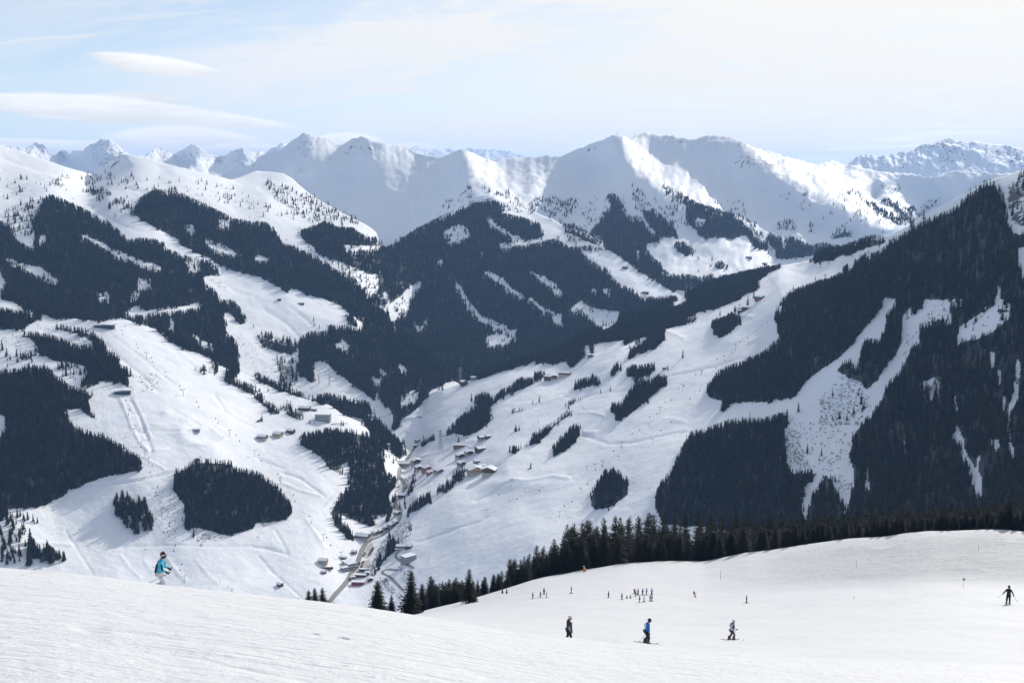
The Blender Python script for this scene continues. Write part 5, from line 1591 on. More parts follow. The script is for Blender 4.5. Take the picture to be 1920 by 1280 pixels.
house(726, 838, 9, 'small white house at the edge of the dark stream wood', 70, wall=m_cream, snow=.6)
house(756, 931, 14, 'house with a broad snow roof above the hairpin', 70, (1, 1.1, .4), wall=m_timber)
house(1030, 711, 14, 'left of three mountain huts beside the clump of spruces', 60, (1, 1.1, .5), wall=m_timber)
house(1038, 711, 12, 'front hut of three beside the clump of spruces', 10, (1, 1.1, .6), wall=m_cream)
house(1059, 705, 15, 'right hut of three with a long white roof', 75, (.8, 1.4, .5), wall=m_cream)
house(1107, 669, 10, 'snow roofed hut beneath the narrow wood', 10, (1, 1, .4), wall=m_grey, balcony=False)
house(870, 722, 11, 'dark brown hut on the crest below the pylon', 30, (1, 1, .7), wall=m_timber, balcony=False)
house(889, 712, 9, 'small pale hut right of the brown hut on the crest', 60, wall=m_grey, balcony=False, chimney=False)
house(787, 784, 9, 'little hut by the looping track', 80, (1, 1.3, .5), wall=m_grey, balcony=False)
house(1191, 724, 6, 'tiny shed tucked against the long diagonal wood', 40, wall=m_timber, balcony=False, windows=False, name='shed', cat='shed', chimney=False)
house(1246, 692, 5, 'tiny dark shed left of the lone spruce', 40, wall=m_timber, balcony=False, windows=False, name='shed', cat='shed', chimney=False)
house(1424, 562, 13, 'timber lift hut at the top of the right piste', 60, (.8, 1.2, .5), wall=m_redwood)
house(1400, 580, 12, 'low dark hut beside the wood under the lift hut', 70, (.8, 1.4, .4), wall=m_timber, balcony=False)
house(1388, 586, 7, 'smallest hut of the two under the lift hut', 60, wall=m_timber, balcony=False, chimney=False)
# left side
h_ = place(606, 787); flat_block(h_, R(-14) - math.atan2(h_.x, h_.y), 28 * h_.y / F, 15 * h_.y / F, 11.5 * h_.y / F, 'grey four storey hotel with a flat roof on the left pasture', m_grey, 4)
house(571, 768, 15, 'low chalet above and left of the flat roofed hotel', 70, (.8, 1.4, .35), wall=m_timber)
house(588, 769, 8, 'small shed right of the low chalet on the pasture', 70, (.8, 1.4, .3), wall=m_timber, balcony=False, chimney=False, name='shed', cat='shed')
house(492, 823, 16, 'left inn of the three on the left piste', 65, (.8, 1.1, .42), wall=m_cream)
house(521, 818, 16, 'middle inn of the three on the left piste', 60, (.8, 1.0, .45), wall=m_cream, upper=m_ochre)
house(545, 811, 13, 'right inn of the three on the left piste', 60, (.8, 1.1, .45), wall=m_timber)
house(565, 570, 5, 'long hay barn on the sunny middle pasture', 85, (.8, 2.0, .45), L=L_lb, wall=m_timber, balcony=False, windows=False, name='barn', cat='barn', chimney=False)
house(524, 563, 5, 'tiny hay hut left of the long barn on the pasture', 70, L=L_lb, wall=m_timber, balcony=False, windows=False, name='hut', cat='hut', chimney=False)
house(1210, 550, 7, 'long hut in the bright meadow of the middle mountain', 85, (.8, 1.8, .45), L=L_mc, wall=m_timber, balcony=False, windows=False, name='hut', cat='hut', chimney=False)
house(1172, 503, 7, 'dark hut under the upper edge of the bright meadow', 80, (.8, 1.4, .5), L=L_mc, wall=m_timber, balcony=False, windows=False, name='hut', cat='hut', chimney=False)
house(1404, 484, 6, 'pair of joined hay huts in the far meadow', 85, (.8, 1.8, .45), L=L_sky, wall=m_timber, balcony=False, windows=False, name='hut', cat='hut', chimney=False)
house(1434, 496, 6, 'hay hut at the right end of the far meadow', 85, (.8, 1.4, .5), L=L_sky, wall=m_timber, balcony=False, windows=False, name='hut', cat='hut', chimney=False)
# village at the bottom
house(606, 1056, 17, 'restaurant with a cream gable on the white valley field', 72, (.75, .95, .5), wall=m_cream, upper=m_ochre)
h_ = place(606, 1064)
e = empty('terrace', h_ + Vector((0, 0, .3)), R(4)); tag(e, 'long dark sun terrace in front of the restaurant', 'terrace')
s_ = h_.y / F
v, f = [], []; box(v, f, -19 * s_, 19 * s_, -3 * s_, 3 * s_, -3, .3); part('deck', v, f, m_timber, e)
v, f = [], []; box(v, f, -19 * s_, 19 * s_, -3.1 * s_, -3.05 * s_, .3, 1.3); part('railing', v, f, m_redwood, e)
for k in range(9):
    v, f = [], []; x_ = (-17 + 4.2 * k) * s_
    box(v, f, x_ - .9, x_ + .9, -.5, .5, .95, 1.05); box(v, f, x_ - .1, x_ + .1, -.1, .1, .3, .95); part('table', v, f, m_cream if k % 2 else m_timber, e)
house(607, 1074, 8, 'small wooden kiosk in front of the restaurant on the valley field', 60, (1, 1, .5), wall=m_timber, balcony=False, name='kiosk', cat='kiosk', chimney=False)
house(525, 1098, 9, 'lone dark hay hut on the white valley field', 40, (1, 1.1, .6), wall=m_timber, balcony=False, windows=False, name='hut', cat='hut', chimney=False)
house(680, 1009, 20, 'long house with a snowy roof at the upper end of the car park', 65, (.8, 1.3, .4), wall=m_cream)
house(722, 993, 9, 'first small house beside the road under the slope', 30, wall=m_grey)
house(733, 988, 11, 'second house by the road, with a red brown front', 40, wall=m_cream, upper=m_redwood)
house(741, 982, 9, 'third house by the road, nearest the wood', 40, wall=m_timber)
house(702, 1002, 9, 'small house between the long roadside house and the bridge', 50, wall=m_cream)
house(713, 998, 8, 'low brown shed beside the road bend', 40, wall=m_timber, balcony=False)
house(664, 1037, 8, 'small house above the base station roof', 60, wall=m_grey, balcony=False)
house(643, 1047, 9, 'snow covered lift hall left of the base station', 70, (.7, 1.6, .4), wall=m_dark, balcony=False, windows=False, name='hall', cat='building', chimney=False)
house(661, 1085, 8, 'little cream house across the road from the red hall', 20, wall=m_cream, balcony=False)
house(694, 1088, 9, 'brown house right of the red hall', 15, wall=m_timber)
house(688, 1077, 8, 'small grey house behind the red hall', 15, wall=m_grey, balcony=False)
house(745, 965, 10, 'house where the road leaves the gorge', 40, wall=m_cream)
h_ = place(655, 1062); flat_block(h_, R(28) - math.atan2(h_.x, h_.y), 17, 26, 9, 'gondola base station with a big flat white roof beside the road', m_cream, 2, 'lift_station', 'lift station', 5, .6)
h_ = place(646, 1069); flat_block(h_, R(28) - math.atan2(h_.x, h_.y), 12, 9, 6, 'flat annex at the lower end of the base station', m_grey, 2, 'station_annex', 'building', 4, .5)
h_ = place(766, 1052); flat_block(h_, R(35) - math.atan2(h_.x, h_.y), 23, 16, 11, 'large grey hotel on the bend of the side road', m_grey, 4, 'hotel', 'hotel', 7, .5)
house(752, 1028, 15, 'white roofed guest house above the large grey hotel', 75, (.8, 1.1, .45), wall=m_cream)
house(766, 1027, 11, 'timber guest house right of the white roofed one', 70, (.8, 1.1, .5), wall=m_timber)
house(748, 1032, 11, 'low snow covered garage below the guest houses', 75, (.7, 1.2, .35), wall=m_cream, balcony=False, windows=False, name='garage', cat='garage', chimney=False)
h_ = place(671, 1096); flat_block(h_, R(-2), 24 * h_.y / F, 8, 6, 'red walled hall with a snow roof at the lower end of the village', m_red, 1, 'hall', 'building', 6, .7)
h_ = place(674, 1081); flat_block(h_, R(-4), 26 * h_.y / F, 5, 4, 'long carport behind the red walled hall', m_timber, 1, 'carport', 'carport', 7, .7)
h_ = place(682, 1070); flat_block(h_, R(-4), 18 * h_.y / F, 5, 4, 'dark bus shelter roof between the rows of cars', m_dark, 1, 'shelter', 'shelter', 5, .2)


def shelter(px, py, wpx, dpx, hpx, label, rz):
    """lift station: open hall under a curved snow covered roof"""
    h = place(px, py); s = h.y / F
    w, d, hh = wpx * s, dpx * s, hpx * s
    e = empty('lift_station', h, rz); tag(e, label, 'lift station')
    v, f = [], []
    prism(v, f, [(-w / 2, hh * .62), (w / 2, hh * .75), (w / 2 + 2, hh * .8), (w / 2 + 2, hh * .95), (0, hh * 1.08), (-w / 2 - 2, hh * .8), (-w / 2 - 2, hh * .66)], -d / 2, d / 2)
    rf = part('roof', v, f, m_metal, e)
    v, f = [], []
    prism(v, f, [(w / 2 + 1.9, hh * .955), (0, hh * 1.085), (-w / 2 - 1.9, hh * .805), (-w / 2 - 1.9, hh * .9), (0, hh * 1.2), (w / 2 + 1.9, hh * 1.06)], -d / 2 + .2, d / 2 - .2)
    part('roof_snow', v, f, m_roofsnow, rf)
    v, f = [], []; box(v, f, -w / 2, w / 2, -d / 2 + 1, d / 2 - 1, -4, hh * .6); part('wall', v, f, m_dark, e)
    for k in range(6):
        window(e, -w / 2 + w * (k + .5) / 6, -d / 2 + .96, hh * .15, w / 8, hh * .3, 'y')
    for sx in (-1, 1):
        v, f = [], []; box(v, f, sx * (w / 2 + 1.2) - .4, sx * (w / 2 + 1.2) + .4, -.4, .4, -4, hh * .68); part('pillar', v, f, m_metal, e)
    return e


shelter(196, 614, 36, 12, 6, 'long top lift station on the crest of the left pasture', R(-4))
shelter(230, 738, 28, 12, 7, 'lower lift station with a curved roof beside the dark wood', R(14))
house(367, 808, 9, 'snow park hut above the round hollow', 82, (.7, 1.7, .4), wall=m_grey, upper=m_timber, balcony=False, name='hut', cat='hut', chimney=False)
house(371, 862, 6, 'dark pump shed above the big round wood', 70, wall=m_timber, balcony=False, windows=False, name='shed', cat='shed', chimney=False)

# ------------------------------------------------------------------ roads
m_road = pmat('wet_road', (0.19, 0.175, 0.155), (0.30, 0.29, 0.27), 0.12, 0.55)
m_lot = pmat('gritted_car_park', (0.46, 0.43, 0.38), (0.60, 0.58, 0.55), 0.08, 0.8)
m_track = pmat('ploughed_track', (0.80, 0.80, 0.80), (0.86, 0.865, 0.87), 0.2, 0.7)


def ribbon(name, pts, width, mat, lift, L=None, n=5):
    pp = []
    for a, b in zip(pts[:-1], pts[1:]):
        for k in range(n): pp.append((a[0] + (b[0] - a[0]) * k / n, a[1] + (b[1] - a[1]) * k / n))
    pp.append(pts[-1])
    W = [h for h in (place(x, y, L) for x, y in pp) if h is not None]
    A = np.array([tuple(w) for w in W])
    for _ in range(3): A[1:-1] = (A[:-2] + A[1:-1] * 2 + A[2:]) / 4
    v, f = [], []
    for i in range(len(A)):
        t = A[min(i + 1, len(A) - 1)] - A[max(i - 1, 0)]; t[2] = 0; t /= (np.linalg.norm(t) + 1e-6)
        s = np.array([t[1], -t[0], 0])
        for k in (-1, -.33, .33, 1):
            p = A[i] + s * k * width / 2
            g = (L or L_val).ground(p[0], p[1])[0]
            v.append((p[0], p[1], (max(g.z, A[i][2] - 1.0) if g else A[i][2]) + lift))
    for i in range(len(A) - 1):
        for k in range(3): f.append((4 * i + k, 4 * i + k + 1, 4 * i + k + 5, 4 * i + k + 4))
    # skirt so that the road has an edge
    o = link_mesh(name, np_mesh(name, v, f, True), mat)
    tag(o, kind='structure')
    return o


ribbon('road', T("j 545,1000 600,930 640,890 690,830 740,730 770,680 790,610 820,555 870,520 940,500 1000,455 1060,400 1085,345 1078,300 1040,260 1050,205 1110,170 1125,120 1100,85 1070,55 1075,0 f 1130,1210 1180,1130 1215,1090"), 8.5, m_road, 0.35)
ribbon('side_road', T("j 1185,740 1110,700 1050,660 1045,640 1070,615"), 4.5, m_road, 0.3)
ribbon('side_road', T("j 1110,910 1060,860 1000,800 945,775 950,760 990,745 1070,755"), 4.5, m_road, 0.3)
ribbon('track', T("f 1250,870 1265,850 1310,835 1360,870 1420,872 1560,868"), 5, m_track, 0.25)
ribbon('track', T("f 1640,1210 1690,1200 1700,1240 1690,1270"), 5, m_track, 0.25)
ribbon('track', T("f 1590,1090 1640,1140"), 5, m_track, 0.25)
ribbon('track', T("g 60,710 140,680 170,710 240,740"), 4, m_track, 0.25)
ribbon('track', T("g 520,760 530,820 600,860 690,885"), 4, m_track, 0.25)
ribbon('track', T("f 560,945 620,935 690,935"), 4, m_road, 0.25)


def patch(name, pts, mat, lift):
    W = [place(x, y) for x, y in pts]
    c = sum(W, Vector()) / len(W)
    v = [(w.x, w.y, w.z + lift) for w in W] + [(c.x, c.y, c.z + lift)]
    n = len(W); f = [(i, (i + 1) % n, n) for i in range(n)]
    bm = bmesh.new()
    vs = [bm.verts.new(a) for a in v]
    for q_ in f: bm.faces.new([vs[i] for i in q_])
    bmesh.ops.subdivide_edges(bm, edges=bm.edges[:], cuts=5, use_grid_fill=True)
    for a in bm.verts:
        g = L_val.ground(a.co.x, a.co.y)[0]
        if g: a.co.z = g.z + lift
    bmesh.ops.recalc_face_normals(bm, faces=bm.faces)
    me = bpy.data.meshes.new(name); bm.to_mesh(me); bm.free()
    o = link_mesh(name, me, mat); tag(o, kind='structure')
    return o


patch('car_park', T("j 795,625 830,570 870,545 885,580 880,625 840,665 795,655"), m_lot, 0.25)
patch('car_park', T("j 765,700 850,670 860,720 840,760 740,770"), m_lot, 0.25)

# ------------------------------------------------------------------ parked cars
PAINT = {'white': pmat('car_paint_white', (.75, .75, .74), (.68, .68, .68), 1, .35, .0, .5), 'black': pmat('car_paint_black', (.02, .02, .022), (.035, .035, .035), 1, .3, 0, .5),
         'silver': pmat('car_paint_silver', (.42, .43, .44), (.36, .37, .38), 1, .35, .5, .5), 'red': pmat('car_paint_red', (.40, .03, .025), (.33, .03, .03), 1, .35, 0, .5),
         'blue': pmat('car_paint_blue', (.04, .08, .22), (.03, .06, .18), 1, .35, 0, .5), 'grey': pmat('car_paint_grey', (.10, .105, .11), (.08, .085, .09), 1, .35, 0, .5)}
v, f = [], []
prism(v, f, [(-2.15, .35), (2.15, .35), (2.2, .75), (1.2, .95), (-1.95, 1.0), (-2.2, .8)], -.88, .88); CAR_BODY = mesh('body', v, f)
CAR_BODY.materials.append(PAINT['white'])
v, f = [], []
prism(v, f, [(-1.85, 1.0), (1.15, .96), (.45, 1.45), (-1.4, 1.5)], -.78, .78); CAR_CABIN = mesh('cabin', v, f, m_glass)
v, f = [], []
box(v, f, -1.35, .4, -.72, .72, 1.48, 1.53); CAR_ROOF = mesh('car_roof', v, f); CAR_ROOF.materials.append(PAINT['white'])
v, f = [], []
ring = [(.32 * math.cos(k * math.pi / 5), .32 * math.sin(k * math.pi / 5)) for k in range(10)]
prism(v, f, ring, -.1, .1); CAR_WHEEL = mesh('wheel', v, f, new_mat('tyre_rubber', (.02, .02, .02), .9))


def car(px, py, head, paint, label):
    h = place(px, py)
    if h is None: return
    e = empty('parked_car', h + Vector((0, 0, .28)), head); tag(e, label, 'car', 'cars parked in the village')
    for nm, me_ in (('body', CAR_BODY), ('cabin', CAR_CABIN), ('car_roof', CAR_ROOF)):
        o = link_mesh(nm, me_, None, e)
        if nm != 'cabin':
            o.material_slots[0].link = 'OBJECT'; o.material_slots[0].material = PAINT[paint]
    for sx in (-1.35, 1.35):
        for sy in (-.8, .8):
            w_ = link_mesh('wheel', CAR_WHEEL, None, e); w_.location = (sx, sy, .32)


cols = ['black', 'grey', 'silver', 'white', 'red', 'blue']
rows_ = [("j 808,648 818,626", 4, 'left row of the upper car park'), ("j 850,642 862,612", 5, 'middle row of the upper car park'), ("j 868,612 878,588", 4, 'right row of the upper car park'),
         ("j 762,738 776,700", 6, 'left row beside the road'), ("j 790,735 806,690", 6, 'middle row beside the road'), ("j 800,770 840,764", 4, 'row in front of the bus shelter'), ("j 715,745 728,700", 4, 'row beside the base station')]
for s_, n_, where in rows_:
    (x0, y0), (x1, y1) = T(s_)
    for k in range(n_):
        c_ = cols[(k * 5 + int(x0)) % 6]
        pos_ = ('nearest the viewer', 'second from the near end', 'third from the near end', 'fourth from the near end', 'fifth from the near end', 'farthest from the viewer')[k if k < n_ - 1 else 5]
        car(x0 + (x1 - x0) * k / (n_ - 1), y0 + (y1 - y0) * k / (n_ - 1), R(20 + 5 * (k % 2)), c_, f'{c_} car {pos_} in the {where}')

# ------------------------------------------------------------------ lifts, pylons, masts
def tube(v, f, a, b, r0, r1=None, n=6):
    a = np.array(a, float); b = np.array(b, float); r1 = r0 if r1 is None else r1
    d = b - a; d /= np.linalg.norm(d) + 1e-9
    s = np.cross(d, (0, 0, 1)) if abs(d[2]) < .95 else np.cross(d, (1, 0, 0))
    s /= np.linalg.norm(s); t = np.cross(d, s)
    i0 = len(v)
    for p, r in ((a, r0), (b, r1)):
        for k in range(n):
            g = 2 * math.pi * k / n
            v.append(tuple(p + r * (s * math.cos(g) + t * math.sin(g))))
    for k in range(n):
        j = (k + 1) % n
        f.append((i0 + k, i0 + j, i0 + n + j, i0 + n + k))
    f.append(tuple(i0 + k for k in reversed(range(n)))); f.append(tuple(i0 + n + k for k in range(n)))


v, f = [], []; tube(v, f, (0, 0, -2), (0, 0, 11.5), .42, .30, 8); LT_POST = mesh('post', v, f, m_metal)
v, f = [], []; box(v, f, -3.2, 3.2, -.28, .28, 11.5, 12.1); LT_ARM = mesh('crossarm', v, f, m_metal)
v, f = [], []; box(v, f, -.16, .16, -2.2, 2.2, 12.1, 12.5); LT_SHEAVE = mesh('sheave_train', v, f, m_dark)
v, f = [], []; tube(v, f, (0, 0, .6), (0, 0, 12.4), .05, .05, 5); LADDER = None
v, f = [], []
prism(v, f, [(-.75, .2), (-.6, 0), (.6, 0), (.75, .2), (.85, 1.1), (.7, 1.9), (.4, 2.1), (-.4, 2.1), (-.7, 1.9), (-.85, 1.1)], -.8, .8)
CAB_BODY = mesh('cabin_shell', v, f, m_dark)
v, f = [], []; box(v, f, -.87, .87, -.6, .6, .95, 1.7); CAB_GLASS = mesh('cabin_window', v, f, m_glass)
v, f = [], []; tube(v, f, (0, 0, 2.1), (0, 0, 4.0), .06, .06, 5); box(v, f, -.12, .12, -.4, .4, 3.9, 4.1); CAB_HANG = mesh('hanger', v, f, m_metal)


def tower(px, py, hpx, line, k, n, heading, L=None):
    h = place(px, py, L)
    if h is None: print('MISS tower', px, py); return None
    where = ('top', 'second', 'third', 'fourth', 'fifth', 'sixth', 'seventh', 'eighth')[k] if k < n - 1 or n == 1 else 'lowest'
    e = empty('lift_tower', h, heading); tag(e, f'{where} grey T shaped tower of the {line}', 'lift tower', line)
    s = hpx * h.y / F / 12.5
    e.scale = (s, s, s)
    for nm, me_ in (('post', LT_POST), ('crossarm', LT_ARM)): link_mesh(nm, me_, None, e)
    for sx in (-2.9, 2.9):
        o = link_mesh('sheave_train', LT_SHEAVE, None, e); o.location = (sx, 0, 0)
    return h, s


def lift(line, pts, hpx, cabins):
    tw = []
    for k, (x, y) in enumerate(pts):
        a = pts[max(k - 1, 0)]; b = pts[min(k + 1, len(pts) - 1)]
        pa, pb = place(*a), place(*b)
        hd = math.atan2(pb.y - pa.y, pb.x - pa.x) - math.pi / 2
        r = tower(x, y, hpx, line, k, len(pts), hd)
        if r: tw.append((r[0], r[1], hd))
    # two hauling ropes
    for sx, nm in ((-2.9, 'descending'), (2.9, 'climbing')):
        v, f = [], []
        pp = [p + Vector((math.cos(hd) * sx * s, math.sin(hd) * sx * s, 12.5 * s)) for p, s, hd in tw]
        full = []
        for a, b in zip(pp[:-1], pp[1:]):
            for t in np.linspace(0, 1, 8, endpoint=False):
                q_ = a.lerp(b, t); q_.z -= 4 * t * (1 - t) * min(6, (b - a).length * .015); full.append(q_)
        full.append(pp[-1])
        for a, b in zip(full[:-1], full[1:]): tube(v, f, a, b, .035, .035, 4)
        o = link_mesh('lift_cable', mesh('lift_cable', v, f, m_dark)); tag(o, f'{nm} steel rope of the {line}', 'cable')
        # cabins hang under this rope
        L_ = np.cumsum([0] + [(b - a).length for a, b in zip(full[:-1], full[1:])])
        m_ = cabins; seen = {}
        for c in range(m_):
            dpos = L_[-1] * (c + (.35 if sx < 0 else .62)) / m_
            i = min(int(np.searchsorted(L_, dpos)) - 1, len(full) - 2); i = max(i, 0)
            q_ = full[i].lerp(full[i + 1], (dpos - L_[i]) / (L_[i + 1] - L_[i]))
            e = empty('gondola', q_ - Vector((0, 0, 4.05)), tw[0][2])
            sp_ = i // 8; seen[sp_] = seen.get(sp_, 0) + 1
            nth = ('top', 'second', 'third', 'fourth', 'fifth', 'sixth', 'seventh', 'eighth')[sp_]
            which = ('first', 'next', 'third', 'fourth', 'fifth')[min(seen[sp_] - 1, 4)]
            tag(e, f'{which} gondola below the {nth} tower on the {nm} rope, {line}', 'gondola', f'gondolas of the {line}')
            for nm2, me_ in (('cabin_shell', CAB_BODY), ('cabin_window', CAB_GLASS), ('hanger', CAB_HANG)): link_mesh(nm2, me_, None, e)


lift('left gondola line', [(216, 620), (275, 673), (344, 742), (431, 818), (478, 856), (526, 906), (607, 1013), (640, 1046)], 13, 13)
lift('right gondola line', [(1470, 590), (1379, 658), (1315, 705), (1280, 733), (1237, 775), (1167, 840), (1130, 876), (1049, 970)], 13, 12)
lift('snow park lift', [(236, 742), (242, 776), (253, 812), (272, 856)], 10, 4)
lift('small stand lift', [(279, 870), (304, 962), (346, 1091)], 14, 6)
lift('tracked slope lift', [(1372, 664), (1223, 832), (1100, 884), (912, 965)], 11, 5)


def lattice(px, py, hpx, label, L=None, arms=3, w=.16, name='power_pylon'):
    h = place(px, py, L)
    if h is None: print('MISS', label); return
    H = hpx * h.y / F
    v, f = [], []
    B = H * w / 2
    r = H * .006
    lv = 7
    def corner(k, t):
        s = B * (1 - t * .9)
        return (s * (1, 1, -1, -1)[k], s * (1, -1, -1, 1)[k], H * t)
    for k in range(4):
        for i in range(lv):
            tube(v, f, corner(k, i / lv), corner(k, (i + 1) / lv), r, r, 4)
            tube(v, f, corner(k, i / lv), corner((k + 1) % 4, (i + 1) / lv), r * .7, r * .7, 4)
            tube(v, f, corner(k, (i + 1) / lv), corner((k + 1) % 4, (i + 1) / lv), r * .7, r * .7, 4)
    e = empty(name, h, .6); tag(e, label, 'pylon')
    part('lattice_mast', v, f, m_metal, e)
    for i in range(arms):
        z = H * (.72 + .12 * i); a = H * (.15 - .02 * i)
        v, f = [], []
        tube(v, f, (-a, 0, z), (a, 0, z), r, r, 4); tube(v, f, (-a, 0, z), (0, 0, z + H * .05), r * .7, r * .7, 4); tube(v, f, (a, 0, z), (0, 0, z + H * .05), r * .7, r * .7, 4)
        part('crossarm', v, f, m_metal, e)
        for s_ in (-1, 1):
            v, f = [], []; tube(v, f, (s_ * a, 0, z - H * .05), (s_ * a, 0, z), r, r, 5); part('insulator', v, f, m_dark, e)
    return e


lattice(863, 720, 33, 'tall pale lattice pylon above the brown hut on the crest')
lattice(826, 845, 42, 'lattice pylon on the bright field left of the red barn')
lattice(618, 722, 22, 'lattice pylon in the cleared strip of the left mountain', L_lb)
lattice(598, 720, 18, 'second lattice pylon in the cleared strip of the left mountain', L_lb)


def mast(px, py, hpx, label, L):
    h = place(px, py, L)
    if h is None: print('MISS', label); return
    H = hpx * h.y / F
    e = empty('radio_mast', h - Vector((0, 0, 3))); tag(e, label, 'mast')
    v, f = [], []; tube(v, f, (0, 0, 0), (0, 0, H + 3), .9, .45, 6); part('pole', v, f, m_metal, e)
    for k in range(4):
        v, f = [], []; z = H * (.35 + .2 * k) + 3; box(v, f, -H * .10, H * .10, -.4, .4, z, z + H * .035); part('antenna_arm', v, f, m_metal, e)


mast(1158, 262, 13, 'left radio mast on the broad white summit', L_sky)
mast(1190, 262, 11, 'right radio mast near the rocky white summit', L_sky)
mast(1206, 331, 11, 'mast on the lower snowy knob', L_sky)


# ------------------------------------------------------------------ on the piste: marker poles, padded snow lance
m_pole = pmat('marker_pole', (.16, .16, .17), (.11, .11, .12), 4)
m_orange = pmat('orange_padding', (.78, .17, .04), (.68, .13, .03), 3, .6)
m_sign = pmat('sign_face', (.55, .57, .60), (.42, .44, .47), 8, .5)


def on_fg(px, py):
    d = Vector(ray(px, py)).normalized()
    a = L_fg.bvh.ray_cast(Vector((0, 0, 0)), d, 5000); b = KN_BVH.ray_cast(Vector((0, 0, 0)), d, 5000)
    c = [r for r in (a, b) if r[0] is not None]
    c.sort(key=lambda r: r[3])
    return (c[0][0], c[0][1]) if c else (None, None)


def pole(px, py, hpx, label, disc=False, r=.035):
    h, n = on_fg(px, py)
    if h is None: print('MISS', label); return
    H = hpx * h.y / F
    e = empty('marker_pole', h); tag(e, label, 'pole')
    v, f = [], []; tube(v, f, (0, 0, -.4), (0, 0, H), r, r * .8, 8); part('pole', v, f, m_pole, e)
    if disc:
        v, f = [], []
        prism(v, f, [(.34 * math.cos(k * math.pi / 8), H * .86 + .42 * math.sin(k * math.pi / 8)) for k in range(16)], -.10, -.05)
        dsc = part('sign_disc', v, f, m_sign, e)
        v, f = [], []
        box(v, f, -.12, .12, -.115, -.105, H * .86 - .05, H * .86 + .06); part('sign_mark', v, f, m_pole, dsc)
    else:
        v, f = [], []; tube(v, f, (0, 0, H), (0, 0, H + .12), r * 1.6, r * 1.2, 8); part('cap', v, f, m_pole, e)


pole(1351, 1086, 19, 'thin dark marker pole at the left end of the tracked snow', r=.05)
pole(1605, 1065, 15, 'thin marker pole in the middle of the tracked snow', r=.04)
pole(1834, 1033, 13, 'marker pole at the right end of the tracked snow', r=.04)
pole(1806, 1101, 20, 'marker pole with a round sign left of the skier in black', True, r=.035)
pole(1601, 1123, 5, 'short stake in the smooth piste', r=.03)
h, n_ = on_fg(1096, 1071)
e = empty('snow_lance', h); tag(e, 'orange padded snow lance on the crest before the trees', 'snow lance')
s_ = h.y / F
v, f = [], []; tube(v, f, (0, 0, -.2), (0, 0, 6.5 * s_), 2.9 * s_, 2.9 * s_, 12); part('padding', v, f, m_orange, e)
v, f = [], []; tube(v, f, (0, 0, 6.5 * s_), (-.3, 0, 11 * s_), .16, .09, 8); part('lance', v, f, m_sign, e)
v, f = [], []; box(v, f, -.55, .05, -.2, .2, 10 * s_, 11.4 * s_); part('nozzle_head', v, f, m_sign, e)
# snow clods on the near slope
for i, (px, py, sz, lab) in enumerate([(645, 1197, .8, 'broken snow clod, larger of the two on the near slope'), (592, 1189, .6, 'flat snow clod left of the larger one on the near slope')]):
    h, n_ = on_fg(px, py)
    bm = bmesh.new(); bmesh.ops.create_icosphere(bm, subdivisions=3, radius=.085 * sz)
    for a in bm.verts:
        k_ = 1 + .5 * float(fbm(np.array(a.co.x * 9 + i * 7), np.array(a.co.y * 9 + a.co.z * 5), 1.2, 3, .6, 90 + i))
        a.co = Vector((a.co.x * 1.7 * k_, a.co.y * k_, a.co.z * .30 * k_))
    me = bpy.data.meshes.new('snow_clod'); bm.to_mesh(me); bm.free()
    for p_ in me.polygons: p_.use_smooth = True
    o = link_mesh('snow_clod', me, m_near); o.location = h; tag(o, lab, 'snow clod')

# ------------------------------------------------------------------ people
m_skin = pmat('skin', (0.62, 0.40, 0.30), (0.56, 0.35, 0.26), 12, .55)
CLOTH = {}


def cloth(name, col, k=0.75):
    if name not in CLOTH:
        CLOTH[name] = pmat(name, col, tuple(c * k for c in col), 7, .8)
    return CLOTH[name]


C_BLACK = cloth('black_fabric', (.022, .022, .026)); C_CHAR = cloth('charcoal_fabric', (.05, .05, .055)); C_NAVY = cloth('navy_fabric', (.03, .045, .10))
C_BLUE = cloth('bright_blue_fabric', (.03, .19, .55)); C_CYAN = cloth('turquoise_fabric', (.08, .48, .68)); C_WHITE = cloth('white_fabric', (.72, .72, .74), .9)
C_RED = cloth('red_fabric', (.38, .035, .04)); C_BROWN = cloth('brown_fabric', (.14, .085, .055)); C_LILAC = cloth('pale_lilac_fabric', (.55, .53, .64), .9)
C_TAN = cloth('sand_fabric', (.42, .36, .28)); C_PURPLE = cloth('purple_fabric', (.10, .03, .16)); C_DKRED = cloth('wine_fabric', (.13, .03, .04)); C_GREY = cloth('grey_fabric', (.25, .26, .28))
m_shell = pmat('helmet_shell', (.62, .62, .64), (.52, .52, .55), 10, .3, 0, .5)
m_shell_dark = pmat('dark_helmet_shell', (.05, .02, .03), (.08, .03, .04), 10, .3, 0, .5)
m_lens = new_mat('goggle_lens', (.03, .025, .03), .1, 0, .7)
m_skitop = pmat('ski_top', (.16, .17, .20), (.10, .10, .12), 4, .4)
m_boot = pmat('ski_boot', (.10, .10, .11), (.06, .06, .07), 6, .4)
m_polemetal = pmat('pole_shaft', (.13, .13, .14), (.09, .09, .10), 6, .4, .6)


